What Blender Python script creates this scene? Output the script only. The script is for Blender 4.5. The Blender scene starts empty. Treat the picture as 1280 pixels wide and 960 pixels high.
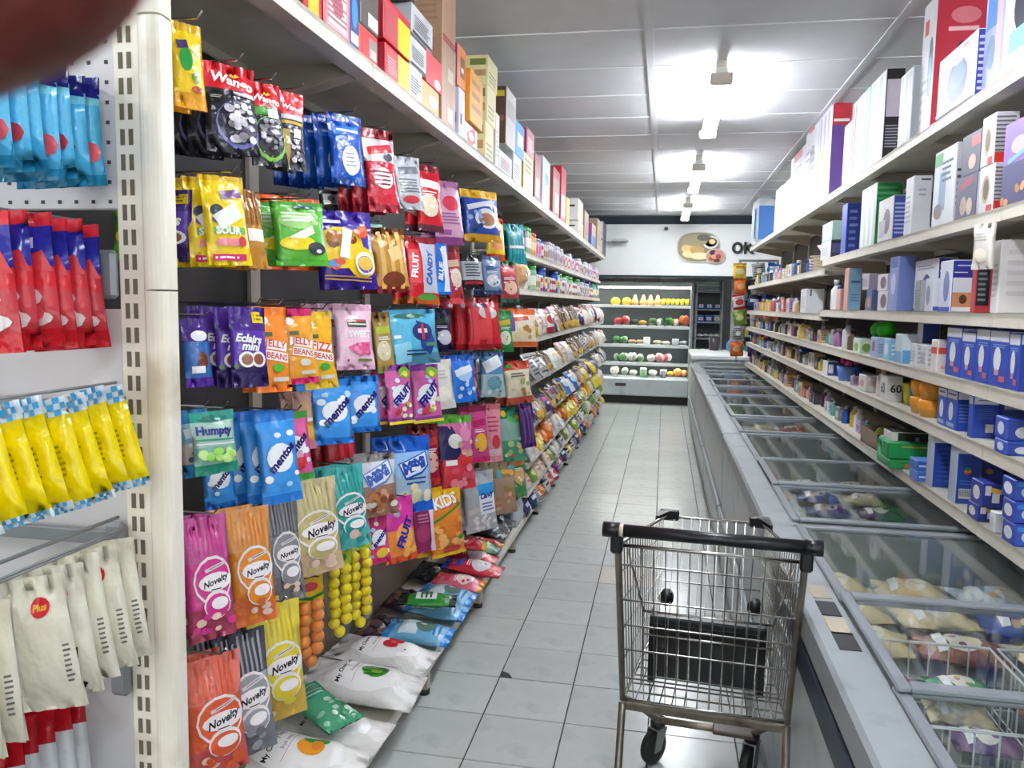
import bpy, math, random
from mathutils import Vector, Matrix
SC = bpy.context.scene
COL = SC.collection
R = math.radians

# ------------------------------------------------------------------ camera, world, exposure
EYE = Vector((0.0, 0.0, 1.66))
def look(yaw, pitch, roll):
    f = Vector((-math.sin(yaw)*math.cos(pitch), math.cos(yaw)*math.cos(pitch), -math.sin(pitch)))
    r = Vector((math.cos(yaw), math.sin(yaw), 0))
    d = f.cross(r)
    r2 = r*math.cos(roll) + d*math.sin(roll); d2 = d*math.cos(roll) - r*math.sin(roll)
    return Matrix(((r2.x, -d2.x, -f.x, EYE.x), (r2.y, -d2.y, -f.y, EYE.y), (r2.z, -d2.z, -f.z, EYE.z), (0, 0, 0, 1)))
cd = bpy.data.cameras.new('camera'); cam = bpy.data.objects.new('camera', cd); COL.objects.link(cam)
cam.matrix_world = look(R(10.668), R(5.748), R(-1.003))
cd.sensor_width = 36; cd.lens = 28.10; cd.clip_start = 0.01; cd.clip_end = 60
cd.dof.use_dof = True; cd.dof.focus_distance = 3.2; cd.dof.aperture_fstop = 25
SC.camera = cam
w = bpy.data.worlds.new('world'); SC.world = w; w.use_nodes = True
w.node_tree.nodes['Background'].inputs[0].default_value = (.86, .87, .87, 1)
w.node_tree.nodes['Background'].inputs[1].default_value = 0.8
SC.view_settings.view_transform = 'Standard'; SC.view_settings.look = 'None'
SC.view_settings.exposure = 1.95; SC.view_settings.gamma = 1
SC.cycles.max_bounces = 7; SC.cycles.diffuse_bounces = 4; SC.cycles.glossy_bounces = 3
SC.cycles.transparent_max_bounces = 12; SC.cycles.caustics_reflective = False; SC.cycles.caustics_refractive = False
TUBE = 26.0          # strength of every fluorescent tube

# ------------------------------------------------------------------ materials
def lin(h):
    if not isinstance(h, str): return tuple(h)
    h = h.lstrip('#')
    if len(h) == 3: h = ''.join(c+c for c in h)
    f = lambda v: v/12.92 if v <= .04045 else ((v+.055)/1.055)**2.4
    return tuple(f(int(h[i:i+2], 16)/255) for i in (0, 2, 4))
def mat(name, col='#888', rough=.5, metal=0, bump=0, bscale=30, var=0, vscale=6, coat=0, attr=False, rnd=0, spec=.5, dirt=None, dscale=5):
    m = bpy.data.materials.new(name); m.use_nodes = True
    nt = m.node_tree; N = nt.nodes; L = nt.links; b = N['Principled BSDF']
    b.inputs['Roughness'].default_value = rough; b.inputs['Metallic'].default_value = metal
    b.inputs['Specular IOR Level'].default_value = spec; b.inputs['Coat Weight'].default_value = coat
    tc = N.new('ShaderNodeTexCoord')
    if attr:
        a = N.new('ShaderNodeAttribute'); a.attribute_name = 'Col'; src = a.outputs['Color']
    else:
        a = N.new('ShaderNodeRGB'); a.outputs[0].default_value = (*lin(col), 1); src = a.outputs[0]
    if rnd:
        oi = N.new('ShaderNodeObjectInfo'); mr = N.new('ShaderNodeMapRange'); L.new(oi.outputs['Random'], mr.inputs[0])
        mr.inputs[3].default_value = 1-rnd; mr.inputs[4].default_value = 1+rnd
        h = N.new('ShaderNodeHueSaturation'); L.new(mr.outputs[0], h.inputs['Value']); L.new(src, h.inputs['Color']); src = h.outputs[0]
    n = N.new('ShaderNodeTexNoise'); n.inputs['Scale'].default_value = vscale; n.inputs['Detail'].default_value = 4
    L.new(tc.outputs['Object'], n.inputs['Vector'])
    if var:
        mr = N.new('ShaderNodeMapRange'); L.new(n.outputs[0], mr.inputs[0]); mr.inputs[1].default_value = .3; mr.inputs[2].default_value = .7
        mr.inputs[3].default_value = 1-var; mr.inputs[4].default_value = 1+var
        h = N.new('ShaderNodeHueSaturation'); L.new(mr.outputs[0], h.inputs['Value']); L.new(src, h.inputs['Color']); src = h.outputs[0]
    if dirt:
        n2 = N.new('ShaderNodeTexNoise'); n2.inputs['Scale'].default_value = dscale; n2.inputs['Detail'].default_value = 8
        L.new(tc.outputs['Object'], n2.inputs['Vector'])
        mr = N.new('ShaderNodeMapRange'); L.new(n2.outputs[0], mr.inputs[0]); mr.inputs[1].default_value = .55; mr.inputs[2].default_value = .75; mr.inputs[4].default_value = .7
        mx = N.new('ShaderNodeMix'); mx.data_type = 'RGBA'; L.new(mr.outputs[0], mx.inputs[0]); L.new(src, mx.inputs[6]); mx.inputs[7].default_value = (*lin(dirt), 1); src = mx.outputs[2]
    L.new(src, b.inputs['Base Color'])
    if bump:
        n3 = N.new('ShaderNodeTexNoise'); n3.inputs['Scale'].default_value = bscale; n3.inputs['Detail'].default_value = 2
        L.new(tc.outputs['Object'], n3.inputs['Vector'])
        bp = N.new('ShaderNodeBump'); bp.inputs['Strength'].default_value = bump; bp.inputs['Distance'].default_value = .01
        L.new(n3.outputs[0], bp.inputs['Height']); L.new(bp.outputs[0], b.inputs['Normal'])
    return m
def emit(name, col, s):
    m = bpy.data.materials.new(name); m.use_nodes = True; nt = m.node_tree; nt.nodes.clear()
    e = nt.nodes.new('ShaderNodeEmission'); o = nt.nodes.new('ShaderNodeOutputMaterial')
    e.inputs[0].default_value = (*lin(col), 1); e.inputs[1].default_value = s; nt.links.new(e.outputs[0], o.inputs[0]); return m
def clear(name, tint, gl=.12, rough=.06, haze=0):
    m = bpy.data.materials.new(name); m.use_nodes = True; nt = m.node_tree; N = nt.nodes; L = nt.links; N.clear()
    o = N.new('ShaderNodeOutputMaterial'); t = N.new('ShaderNodeBsdfTransparent'); t.inputs[0].default_value = (*tint, 1)
    g = N.new('ShaderNodeBsdfGlossy'); g.inputs['Roughness'].default_value = rough
    lw = N.new('ShaderNodeLayerWeight'); lw.inputs[0].default_value = .5
    pw = N.new('ShaderNodeMath'); pw.operation = 'POWER'; L.new(lw.outputs['Facing'], pw.inputs[0]); pw.inputs[1].default_value = 4
    ad = N.new('ShaderNodeMath'); ad.operation = 'MULTIPLY_ADD'; L.new(pw.outputs[0], ad.inputs[0]); ad.inputs[1].default_value = gl; ad.inputs[2].default_value = .03
    mx = N.new('ShaderNodeMixShader'); L.new(ad.outputs[0], mx.inputs[0]); L.new(t.outputs[0], mx.inputs[1]); L.new(g.outputs[0], mx.inputs[2])
    out = mx.outputs[0]
    if haze:
        df = N.new('ShaderNodeBsdfDiffuse'); df.inputs[0].default_value = (.55, .6, .6, 1)
        n = N.new('ShaderNodeTexNoise'); n.inputs['Scale'].default_value = 3; n.inputs['Detail'].default_value = 3
        tc = N.new('ShaderNodeTexCoord'); L.new(tc.outputs['Object'], n.inputs['Vector'])
        mr = N.new('ShaderNodeMapRange'); L.new(n.outputs[0], mr.inputs[0]); mr.inputs[1].default_value = .3; mr.inputs[2].default_value = .7; mr.inputs[3].default_value = haze*.5; mr.inputs[4].default_value = haze*1.5
        m2 = N.new('ShaderNodeMixShader'); L.new(mr.outputs[0], m2.inputs[0]); L.new(out, m2.inputs[1]); L.new(df.outputs[0], m2.inputs[2]); out = m2.outputs[0]
    L.new(out, o.inputs[0]); return m
FILM = mat('printed_film', attr=True, rough=.21, bump=.6, bscale=30, var=.06, vscale=18, spec=.5)
INK = mat('film_print', attr=True, rough=.23, bump=.5, bscale=30)
CARD = mat('printed_carton', attr=True, rough=.42, var=.05, vscale=12, bump=.05, bscale=20)
PLAS = mat('coloured_plastic', attr=True, rough=.3, var=.03)
SHELF = mat('shelf_cream_enamel', '#d9d4c8', .42, var=.05, dirt='#8a7d68', dscale=3)
POST = mat('post_cream_enamel', '#f1eada', .36, var=.04, vscale=3, dirt='#b09a78', dscale=5)
SLOT = mat('slot_shadow_hole', '#6f6657', .8, var=.1)
PEG = mat('pegboard_white_enamel', '#d8d5d6', .4, var=.04, dirt='#b5aca8', dscale=3)
HOLE = mat('peg_hole', '#4d4a48', .8, var=.1)
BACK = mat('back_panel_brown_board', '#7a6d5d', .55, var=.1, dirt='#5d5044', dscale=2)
BACKD = mat('back_panel_dark_tone', '#2b2827', .6, var=.15, dirt='#1c1a1a', dscale=3)  # darker back tone: upper sweets panel and whole homeware back
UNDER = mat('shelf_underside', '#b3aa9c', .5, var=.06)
STEEL = mat('zinc_steel', '#9a9c9e', .32, metal=.9, var=.06, vscale=25)
GREYSTEEL = mat('painted_grey_bar', '#8d9194', .4, metal=.3, var=.06)
WIRE = mat('chrome_wire', '#b9b7b2', .22, metal=1, var=.12, vscale=30)
RUST = mat('worn_zinc_tube', '#8f877a', .38, metal=.8, var=.2, vscale=20, dirt='#5e4630', dscale=14)
BLACK = mat('black_plastic', '#15161a', .32, var=.1)
RUBBER = mat('dark_rubber', '#232221', .6, var=.15)
TILE = mat('pale_floor_tile', '#bcc0bd', .2, var=.05, vscale=5, rnd=.045, dirt='#9a9f9f', dscale=6)
TILEB = mat('beige_floor_tile', '#b5aea2', .32, var=.05, vscale=5)
GROUT = mat('dark_grout', '#3a3836', .85, var=.2, vscale=20)
CEIL = mat('grey_ceiling_panel', '#c6c6c8', .6, var=.03, rnd=.02)
STRIP = mat('white_ceiling_strip', '#e2e4e6', .5, var=.02)
WALL = mat('white_painted_wall', '#eceeec', .6, var=.02)
DARK = mat('dark_blue_gap', '#1d2b38', .6, var=.1)
FRZ = mat('freezer_grey_enamel', '#bcc2c4', .35, var=.05, dirt='#8f9290', dscale=4)
RIM = mat('freezer_rim_grey_plastic', '#969c9f', .38, var=.06, dirt='#6b6e6e', dscale=8)
LIDF = mat('lid_frame_aluminium', '#a3a9b0', .3, metal=.55, var=.05)
BUMP = mat('blue_grey_bumper', '#2c3747', .45, var=.08)
LINER = mat('freezer_liner', '#8f9a9c', .5, var=.05)
GLASS = clear('lid_glass', (.95, .97, .965), .55, .05, .012)
CLEARF = clear('clear_film', (.95, .95, .95), .5, .2)
LAMPW = mat('lamp_white_enamel', '#e4e4e0', .4, var=.02)
LAMPT = mat('lamp_end_beige', '#d2ccbe', .5, var=.04)
GLOW = emit('fluorescent_tube', '#f4f8ff', TUBE)
COOLGLOW = emit('cooler_strip_light', '#f8faf2', 9)
SKIN = mat('skin', '#7c3b33', .5, bump=.15, bscale=400, var=.08, vscale=60)
NAIL = mat('nail', '#c08a7c', .3, var=.03)

# ------------------------------------------------------------------ mesh collector and scene helpers
def tag(o, label, cat, group=None, kind=None):
    o['label'] = label; o['category'] = cat
    if group: o['group'] = group
    if kind: o['kind'] = kind
    return o
class MB:
    def __init__(s): s.v = []; s.f = []; s.c = []; s.m = []; s.sm = []
    def add(s, vs, fs, col='#888', mi=0, smooth=False):
        o = len(s.v); s.v += [tuple(v) for v in vs]; col = lin(col)
        for f in fs: s.f.append(tuple(i+o for i in f)); s.c.append(col); s.m.append(mi); s.sm.append(smooth)
        return s
    def box(s, x0, x1, y0, y1, z0, z1, col='#888', mi=0, ch=0):
        if ch <= 0:
            vs = [(x, y, z) for x in (x0, x1) for y in (y0, y1) for z in (z0, z1)]
            return s.add(vs, [(0, 1, 3, 2), (4, 6, 7, 5), (0, 4, 5, 1), (2, 3, 7, 6), (0, 2, 6, 4), (1, 5, 7, 3)], col, mi)
        c = min(ch, (x1-x0)*.4, (y1-y0)*.4, (z1-z0)*.4); vs = []; ix = {}
        lo = (x0, y0, z0); hi = (x1, y1, z1)
        for sx in (0, 1):
            for sy in (0, 1):
                for sz in (0, 1):
                    for k in range(3):
                        p = []
                        for a, sg in enumerate((sx, sy, sz)):
                            e = hi[a] if sg else lo[a]
                            p.append(e if a == k else e + (-c if sg else c))
                        ix[sx, sy, sz, k] = len(vs); vs.append(p)
        I = lambda sx, sy, sz, k: ix[sx, sy, sz, k]
        fs = []
        for k in range(3):
            for sg in (0, 1):
                q = []
                for a, b in ((0, 0), (1, 0), (1, 1), (0, 1)):
                    t = [a, b]; t.insert(k, sg); q.append(I(*t, k))
                fl = (sg == 0) != (k == 1)
                fs.append(q[::-1] if fl else q)
        for k in range(3):
            for a in (0, 1):
                for b in (0, 1):
                    k1, k2 = [i for i in range(3) if i != k]
                    def at(e, kk):
                        t = [0, 0, 0]; t[k] = e; t[k1] = a; t[k2] = b; return I(*t, kk)
                    fs.append((at(0, k1), at(1, k1), at(1, k2), at(0, k2)))
        for sx in (0, 1):
            for sy in (0, 1):
                for sz in (0, 1): fs.append(tuple(I(sx, sy, sz, k) for k in range(3)))
        return s.add(vs, fs, col, mi)
    def tube(s, pts, r, n=6, col='#888', mi=0, caps=True):
        pts = [Vector(p) for p in pts]; rs = r if isinstance(r, (list, tuple)) else [r]*len(pts)
        vs = []; fs = []; up = None
        for i, p in enumerate(pts):
            a = pts[max(i-1, 0)]; b = pts[min(i+1, len(pts)-1)]; t = (b-a).normalized()
            if up is None: up = t.orthogonal().normalized()
            else: up = (up - t*up.dot(t)).normalized() if (up - t*up.dot(t)).length > 1e-6 else t.orthogonal().normalized()
            q = t.cross(up)
            for k in range(n):
                an = 2*math.pi*k/n; vs.append(p + (up*math.cos(an)+q*math.sin(an))*rs[i])
        for i in range(len(pts)-1):
            for k in range(n): fs.append((i*n+k, i*n+(k+1) % n, (i+1)*n+(k+1) % n, (i+1)*n+k))
        if caps: fs.append(tuple(range(n))[::-1]); fs.append(tuple(range((len(pts)-1)*n, len(pts)*n)))
        return s.add(vs, fs, col, mi, n > 5)
    def lathe(s, prof, n=16, col='#888', mi=0, c=(0, 0, 0), cols=None, sx=1, sy=1):
        vs = []; o = len(prof)
        for k in range(n):
            a = 2*math.pi*k/n
            for r, z in prof: vs.append((c[0]+r*math.cos(a)*sx, c[1]+r*math.sin(a)*sy, c[2]+z))
        for i in range(o-1):
            fs = [(k*o+i, ((k+1) % n)*o+i, ((k+1) % n)*o+i+1, k*o+i+1) for k in range(n)]
            if cols: 
                s.add(vs if i == 0 else [], [], col)
                b = len(s.v)-len(vs)
                for f in fs: s.f.append(tuple(j+b for j in f)); s.c.append(lin(cols[i])); s.m.append(mi); s.sm.append(True)
            else:
                if i == 0: s.add(vs, fs, col, mi, True); b = len(s.v)-len(vs)
                else:
                    for f in fs: s.f.append(tuple(j+b for j in f)); s.c.append(lin(col)); s.m.append(mi); s.sm.append(True)
        return s
    def ell(s, c, r, n=10, m=6, col='#888', mi=0):
        r = r if isinstance(r, (tuple, list)) else (r, r, r)
        prof = [(math.sin(math.pi*i/m), -math.cos(math.pi*i/m)) for i in range(m+1)]
        vs = [(c[0], c[1], c[2]-r[2])]; 
        for i in range(1, m):
            for k in range(n):
                a = 2*math.pi*k/n; vs.append((c[0]+r[0]*prof[i][0]*math.cos(a), c[1]+r[1]*prof[i][0]*math.sin(a), c[2]+r[2]*prof[i][1]))
        vs.append((c[0], c[1], c[2]+r[2])); fs = []
        for k in range(n): fs.append((0, 1+(k+1) % n, 1+k)); fs.append((len(vs)-1, 1+(m-2)*n+k, 1+(m-2)*n+(k+1) % n))
        for i in range(m-2):
            for k in range(n): fs.append((1+i*n+k, 1+i*n+(k+1) % n, 1+(i+1)*n+(k+1) % n, 1+(i+1)*n+k))
        return s.add(vs, fs, col, mi, True)
    def mesh(s, name, mats):
        me = bpy.data.meshes.new(name); me.from_pydata(s.v, [], s.f)
        for m in (mats if isinstance(mats, (list, tuple)) else [mats]): me.materials.append(m)
        n = len(me.polygons)
        me.polygons.foreach_set('material_index', s.m[:n]); me.polygons.foreach_set('use_smooth', s.sm[:n])
        ca = me.color_attributes.new('Col', 'FLOAT_COLOR', 'CORNER'); buf = []
        for f, c in zip(s.f, s.c): buf += [c[0], c[1], c[2], 1.0]*len(f)
        if len(buf) == 4*len(me.loops): ca.data.foreach_set('color', buf)
        me.update(); return me
    def build(s, name, mats, parent=None, loc=None, rz=0):
        o = bpy.data.objects.new(name, s.mesh(name, mats)); COL.objects.link(o)
        if parent: o.parent = parent
        if loc is not None: o.location = loc
        if rz: o.rotation_euler.z = rz
        return o
def link(name, me, parent=None, loc=None, rot=None):
    o = bpy.data.objects.new(name, me); COL.objects.link(o)
    if parent: o.parent = parent
    if loc is not None: o.location = loc
    if rot is not None: o.rotation_euler = rot
    return o
def empty(name, loc=(0, 0, 0), rz=0):
    o = bpy.data.objects.new(name, None); COL.objects.link(o); o.location = loc; o.rotation_euler.z = rz; o.empty_display_size = .1; return o
def struct(o): o['kind'] = 'structure'; return o
def copy_tree(o):
    c = o.copy(); COL.objects.link(c)
    for k in list(o.children):
        d = k.copy(); COL.objects.link(d); d.parent = c
        for g in list(k.children):
            e = g.copy(); COL.objects.link(e); e.parent = d
    return c

# ------------------------------------------------------------------ setting
CZ = 3.06
fl = MB().box(-6, 5, -3, 16, -.12, -.004).build('floor', GROUT); struct(fl)
T = .3303; X0 = -.6651; Y0 = 2.695
tile_me = MB().box(-T/2+.0026, T/2-.0026, -T/2+.0026, T/2-.0026, -.01, 0, ch=.0015).mesh('floor_tile', TILE)
tileb_me = MB().box(-T/2+.0026, T/2-.0026, -T/2+.0026, T/2-.0026, -.01, 0, ch=.0015).mesh('floor_tile', TILEB)
c_ = T/2-.0026
chip = MB(); pl = [(-c_+.055, -c_), (c_, -c_), (c_, c_), (-c_, c_), (-c_, -c_+.06), (-c_+.03, -c_+.045)]
chip.add([(x, y, 0) for x, y in pl]+[(x, y, -.01) for x, y in pl], [tuple(range(6))]+[(i, i+6, (i+1) % 6+6, (i+1) % 6) for i in range(6)])
chip_me = chip.mesh('floor_tile', TILE)
for i in range(-2, 4):
    for j in range(-3, 34):
        if i == 3 and j < -1: continue
        me = tileb_me if (i, j) == (1, 6) else chip_me if (i, j) == (0, 2) else tile_me
        o = link('floor_tile', me, fl, (X0+T*(i+.5), Y0+T*(j+.5), 0))
ce = MB().box(-6, 5, -3, 16, CZ+.012, CZ+.1).build('ceiling', CEIL); struct(ce)
CX = -.13; CY = 4.27; PY = .64; PX = 1.2
pan = MB().box(-PX/2+.001, PX/2-.001, -PY/2+.001, PY/2-.001, 0, .015).mesh('ceiling_panel', CEIL)
for i in range(-4, 4):
    for j in range(-9, 15): link('ceiling_panel', pan, ce, (CX+PX*(i+.5), CY+PY*(j+.5), CZ))
sx_ = MB().box(-4.8, 4.8, -.006, .006, -.004, .012).mesh('ceiling_strip', STRIP)
for j in range(-9, 15): link('ceiling_strip', sx_, ce, (CX, CY+PY*j, CZ))
sy_ = MB().box(-.022, .022, -1.6, 12.75, -.007, .012).mesh('ceiling_strip', CEIL)
for i in range(-3, 4): link('ceiling_strip', sy_, ce, (CX+PX*i, 0, CZ))
struct(MB().box(-6.1, -6, -3, 16, 0, CZ).build('wall_left', WALL))
struct(MB().box(5, 5.1, -3, 16, 0, CZ).build('wall_right', WALL))
struct(MB().box(-6, 5, 15.9, 16, 0, CZ).build('wall_back', WALL))
wf = MB()
wf.box(-6, 5, -3.1, -3, 0, .5); wf.box(-6, 5, -3.1, -3, 2.7, CZ)
for x in (-6, -3.4, -.7, 1.9, 4.7): wf.box(x, x+.3, -3.1, -3, .5, 2.7)
struct(wf.build('wall_front', WALL))
for k, x in enumerate((-5.7, -3.1, -.4, 2.2)):  # unseen shop-front windows, added to let fill light in from behind
    t = empty('fill_window_%d' % (k+1), (x, -3.05, 0)); t['kind'] = 'structure'
    x1 = (2.3, 2.4, 2.3, 2.5)[k]
    f_ = MB(); f_.box(0, x1, -.02, .02, .5, .55); f_.box(0, x1, -.02, .02, 2.65, 2.7); f_.box(0, .05, -.02, .02, .55, 2.65); f_.box(x1-.05, x1, -.02, .02, .55, 2.65); f_.build('fill_window_frame', LIDF, t)
    MB().box(.05, x1-.05, -.004, .004, .55, 2.65).build('pane', GLASS, t)
struct(MB().box(-6, 5, 12.80, 12.95, 2.135, 2.925, ch=.004).build('wall_bulkhead', WALL))
struct(MB().box(-6, 5, 12.88, 13.0, 2.925, CZ+.01).build('trim_1', DARK))
struct(MB().box(-6, 5, 12.785, 12.96, 2.10, 2.135).build('trim_2', DARK))

# fluorescent battens (lamp's own light stays here)
def batten(x, y0, y1, label):
    t = empty('ceiling_batten_light', (x, y0, CZ))
    L_ = y1-y0
    MB().box(-.035, .035, .02, L_-.02, -.095, -.055, ch=.006).build('housing', LAMPW, t)
    for yy in (.10, L_-.10): MB().box(-.03, .03, yy-.03, yy+.03, -.055, 0).build('ceiling_bracket', LAMPT, t)
    for yy in (0, L_-.05): MB().box(-.062, .062, yy, yy+.05, -.15, -.085, ch=.01).build('end_cap', LAMPT, t)
    tm = MB().tube([(0, .05, 0), (0, L_-.05, 0)], .014, 8).mesh('tube', GLOW)
    for sx in (-.034, .034): link('tube', tm, t, (sx, 0, -.128))
    tag(t, label, 'ceiling light', 'fluorescent lights')
batten(.27, 1.55, 3.10, 'twin tube fluorescent batten above the trolley, over the near end of the aisle')
batten(.27, 4.77, 6.32, 'glaring twin tube fluorescent batten, the largest and first one seen along the aisle ceiling')
batten(.265, 7.70, 9.30, 'second glowing fluorescent batten along the aisle ceiling, halfway to the white sign wall')
batten(.245, 10.60, 12.20, 'small far fluorescent batten just before the white sign wall')
batten(.27, -1.6, -.05, 'twin tube fluorescent batten over the aisle behind the viewpoint')
for x in (-2.9, 3.1):
    for k, y in enumerate((-1.0, 2.2, 5.4, 8.6)):
        batten(x, y, y+1.55, 'twin tube fluorescent batten over the aisle %s, %s from the front' % ('beyond the sweet racks' if x < 0 else 'beyond the bulb shelves', ('first', 'second', 'third', 'fourth')[k]))

# ------------------------------------------------------------------ sweets gondola, bay by bay
XB, XF = -1.32, -.92; ZT = 2.40
ORD = ['first', 'second', 'third', 'fourth', 'fifth', 'sixth', 'seventh', 'eighth', 'ninth', 'tenth', 'eleventh', 'twelfth', 'thirteenth', 'fourteenth']
def shelf_mesh(L_, x0, x1, front, th=.05, name='shelf'):
    b = MB(); b.box(x0, x1, .002, L_-.002, -.014, 0)
    f = x1 if front > 0 else x0
    i = f-front*.018
    b.box(min(f, i), max(f, i), .002, L_-.002, -th, 0.0)
    j = f-front*.06
    b.box(min(i, j), max(i, j), .002, L_-.002, -th, -th+.006)
    k = x0 if front > 0 else x1
    b.box(min(k, k+front*.02), max(k, k+front*.02), .002, L_-.002, -.04, -.014)
    return b.mesh(name, SHELF)
def bracket_mesh(x0, x1, front, hb=.13, hf=.035):
    b = MB(); a, c = (x0, x1-.055) if front > 0 else (x1, x0+.055)
    for y0, y1 in ((-.016, -.010), (.010, .016)):
        b.add([(a, y0, -.014), (c, y0, -.014), (c, y0, -.014-hf), (a, y0, -.014-hb), (a, y1, -.014), (c, y1, -.014), (c, y1, -.014-hf), (a, y1, -.014-hb)],
              [(0, 1, 2, 3), (7, 6, 5, 4), (3, 2, 6, 7), (0, 4, 5, 1), (1, 5, 6, 2)])
    b.add([(a, -.03, -.014-hb), (c, -.03, -.014-hf), (c, .03, -.014-hf), (a, .03, -.014-hb), (a, -.03, -.018-hb), (c, -.03, -.018-hf), (c, .03, -.018-hf), (a, .03, -.018-hb)],
          [(0, 1, 2, 3), (7, 6, 5, 4), (0, 4, 5, 1), (3, 2, 6, 7)])
    return b.mesh('shelf_bracket', UNDER)
top_me = shelf_mesh(1, XB-.01, XF, 1, .048); brk_me = bracket_mesh(XB, XF, 1)
deck_me = MB().box(XB, XF, .002, .998, -.05, 0, ch=.004).mesh('base_deck', SHELF)
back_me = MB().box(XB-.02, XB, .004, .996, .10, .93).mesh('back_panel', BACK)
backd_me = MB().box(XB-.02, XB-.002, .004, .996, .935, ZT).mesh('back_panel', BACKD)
upr_me = MB().box(XB-.03, XB+.012, -.03, .03, 0, ZT).mesh('upright', UNDER)
leg_me = MB().box(-.02, .02, -.02, .02, .025, .11).mesh('leg', UNDER)
foot_me = MB().lathe([(0, 0), (.026, 0), (.026, .018), (.012, .026), (0, .026)], 10).mesh('foot', RUBBER)
FARSHELF = [(2.03, -.985), (1.765, -.985), (1.42, -.92), (1.125, -.90), (.82, -.89), (.545, -.90), (.34, -.90)]
fs_me = [shelf_mesh(1, XB, x, 1, .04) for z, x in FARSHELF]; fb_me = [bracket_mesh(XB, x, 1, .09, .03) for z, x in FARSHELF]
for k in range(11):
    y = 1.45+k
    t = empty('gondola_bay', (0, y, 0))
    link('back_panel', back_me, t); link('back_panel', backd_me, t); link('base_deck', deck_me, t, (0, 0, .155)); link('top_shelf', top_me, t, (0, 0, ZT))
    link('upright', upr_me, t, (0, .965, 0)); link('shelf_bracket', brk_me, t, (0, .965, ZT))
    if k == 0: link('shelf_bracket', brk_me, t, (0, .05, ZT))
    lg = link('leg', leg_me, t, (XF-.03, .69, 0)); link('foot', foot_me, lg)
    lg = link('leg', leg_me, t, (XB+.1, .69, 0)); link('foot', foot_me, lg)
    if k >= 4:
        for i, (z, x) in enumerate(FARSHELF):
            link('shelf', fs_me[i], t, (0, 0, z))
            if i < 2: link('shelf_bracket', fb_me[i], t, (0, .965, z))
    tag(t, ('cream metal rack bay with hooks of hanging sweets, ' if k < 4 else 'cream metal shelf bay of snack packets, ') + ORD[k] + ' bay from the slotted end post', 'shelving', 'bays of the sweets gondola')

# ------------------------------------------------------------------ gondola end with pegboard and slotted post
YE = 1.42
e = empty('gondola_end', (0, YE, 0))
MB().box(-2.05, -1.054, .0, .02, 1.83, 2.55, ch=.003).build('pegboard', PEG, e)
h_ = MB()
for i in range(25):
    for j in range(18): h_.box(-1.075-.0378*i-.0035, -1.075-.0378*i+.0035, -.0015, .002, 1.845+.0378*j-.0035, 1.845+.0378*j+.0035)
h_.build('peg_hole_dot', HOLE, e)['kind'] = 'stuff'
MB().box(-2.05, -1.054, .004, .02, .25, 1.635, ch=.003).build('lower_panel', PEG, e)
MB().box(-1.054, -.988, -.012, .012, 0, 2.55, ch=.004).build('slotted_upright', POST, e)
s_ = MB()
for k in range(52):
    for x in (-1.035, -1.017): s_.box(x-.0045, x+.0045, -.0135, -.010, .05+.0475*k, .05+.0475*k+.030)
s_.build('slot_dot', SLOT, e)['kind'] = 'stuff'
def cover(z0, z1):
    b = MB(); n = 9; vs = []
    for z in (z0, z1):
        for k in range(n):
            a = math.pi*(1-k/(n-1)); vs.append((-.963+.025*math.cos(a), -.020-.016*math.sin(a)**.6, z))
        vs += [(-.942, .012, z), (-.988, .012, z)]
    m = n+2; b.add(vs, [(i, (i+1) % m, (i+1) % m+m, i+m) for i in range(m)]+[tuple(range(m))[::-1], tuple(range(m, 2*m))], smooth=False)
    return b
cover(0, 1.672).build('corner_cover', POST, e); cover(1.675, 2.181).build('corner_cover', POST, e); cover(2.185, 2.55).build('corner_cover', POST, e)
# cross bars that carry hooks on the end panel
for z, d in ((1.715, .014), (1.44, .012), (1.175, .014), (.905, .014)):
    b = MB().box(-2.05, -1.07, -.028, -.016, z-d, z+d, ch=.002).build('cross_bar', GREYSTEEL, e)
    MB().box(-1.09, -1.048, -.034, -.0125, z-.06, z+.035, ch=.008).build('bar_bracket', GREYSTEEL, b)
tag(e, 'cream gondola end panel with pegboard, slotted post and rounded corner cover', 'shelving')

# ------------------------------------------------------------------ lighting and homeware gondola
RX, RB = 1.06, 1.46
RSH = [2.43, 2.0, 1.655, 1.415, 1.215, .955]
rs_me = shelf_mesh(1, RX, RB+.01, -1, .045); rb_me = bracket_mesh(RX, RB, -1, .10, .03)
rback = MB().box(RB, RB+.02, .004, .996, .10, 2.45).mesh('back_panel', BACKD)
rupr = MB().box(RB-.012, RB+.03, -.03, .03, 0, 2.45).mesh('upright', UNDER)
for k in range(9):
    y = 1.88+k
    t = empty('shelf_bay', (0, y, 0)); n_far = k >= 4
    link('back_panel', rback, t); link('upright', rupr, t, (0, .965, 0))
    for i, z in enumerate(RSH):
        zz = z-(.06 if n_far and i in (1,) else .03 if n_far and i == 2 else 0)
        link('shelf', rs_me, t, (0, 0, zz))
        if i < 2: link('shelf_bracket', rb_me, t, (0, .965, zz))
    tag(t, 'cream metal shelf bay of boxed homeware behind the freezers, %s bay along' % ORD[k], 'shelving', 'bays of the homeware gondola')

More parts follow.
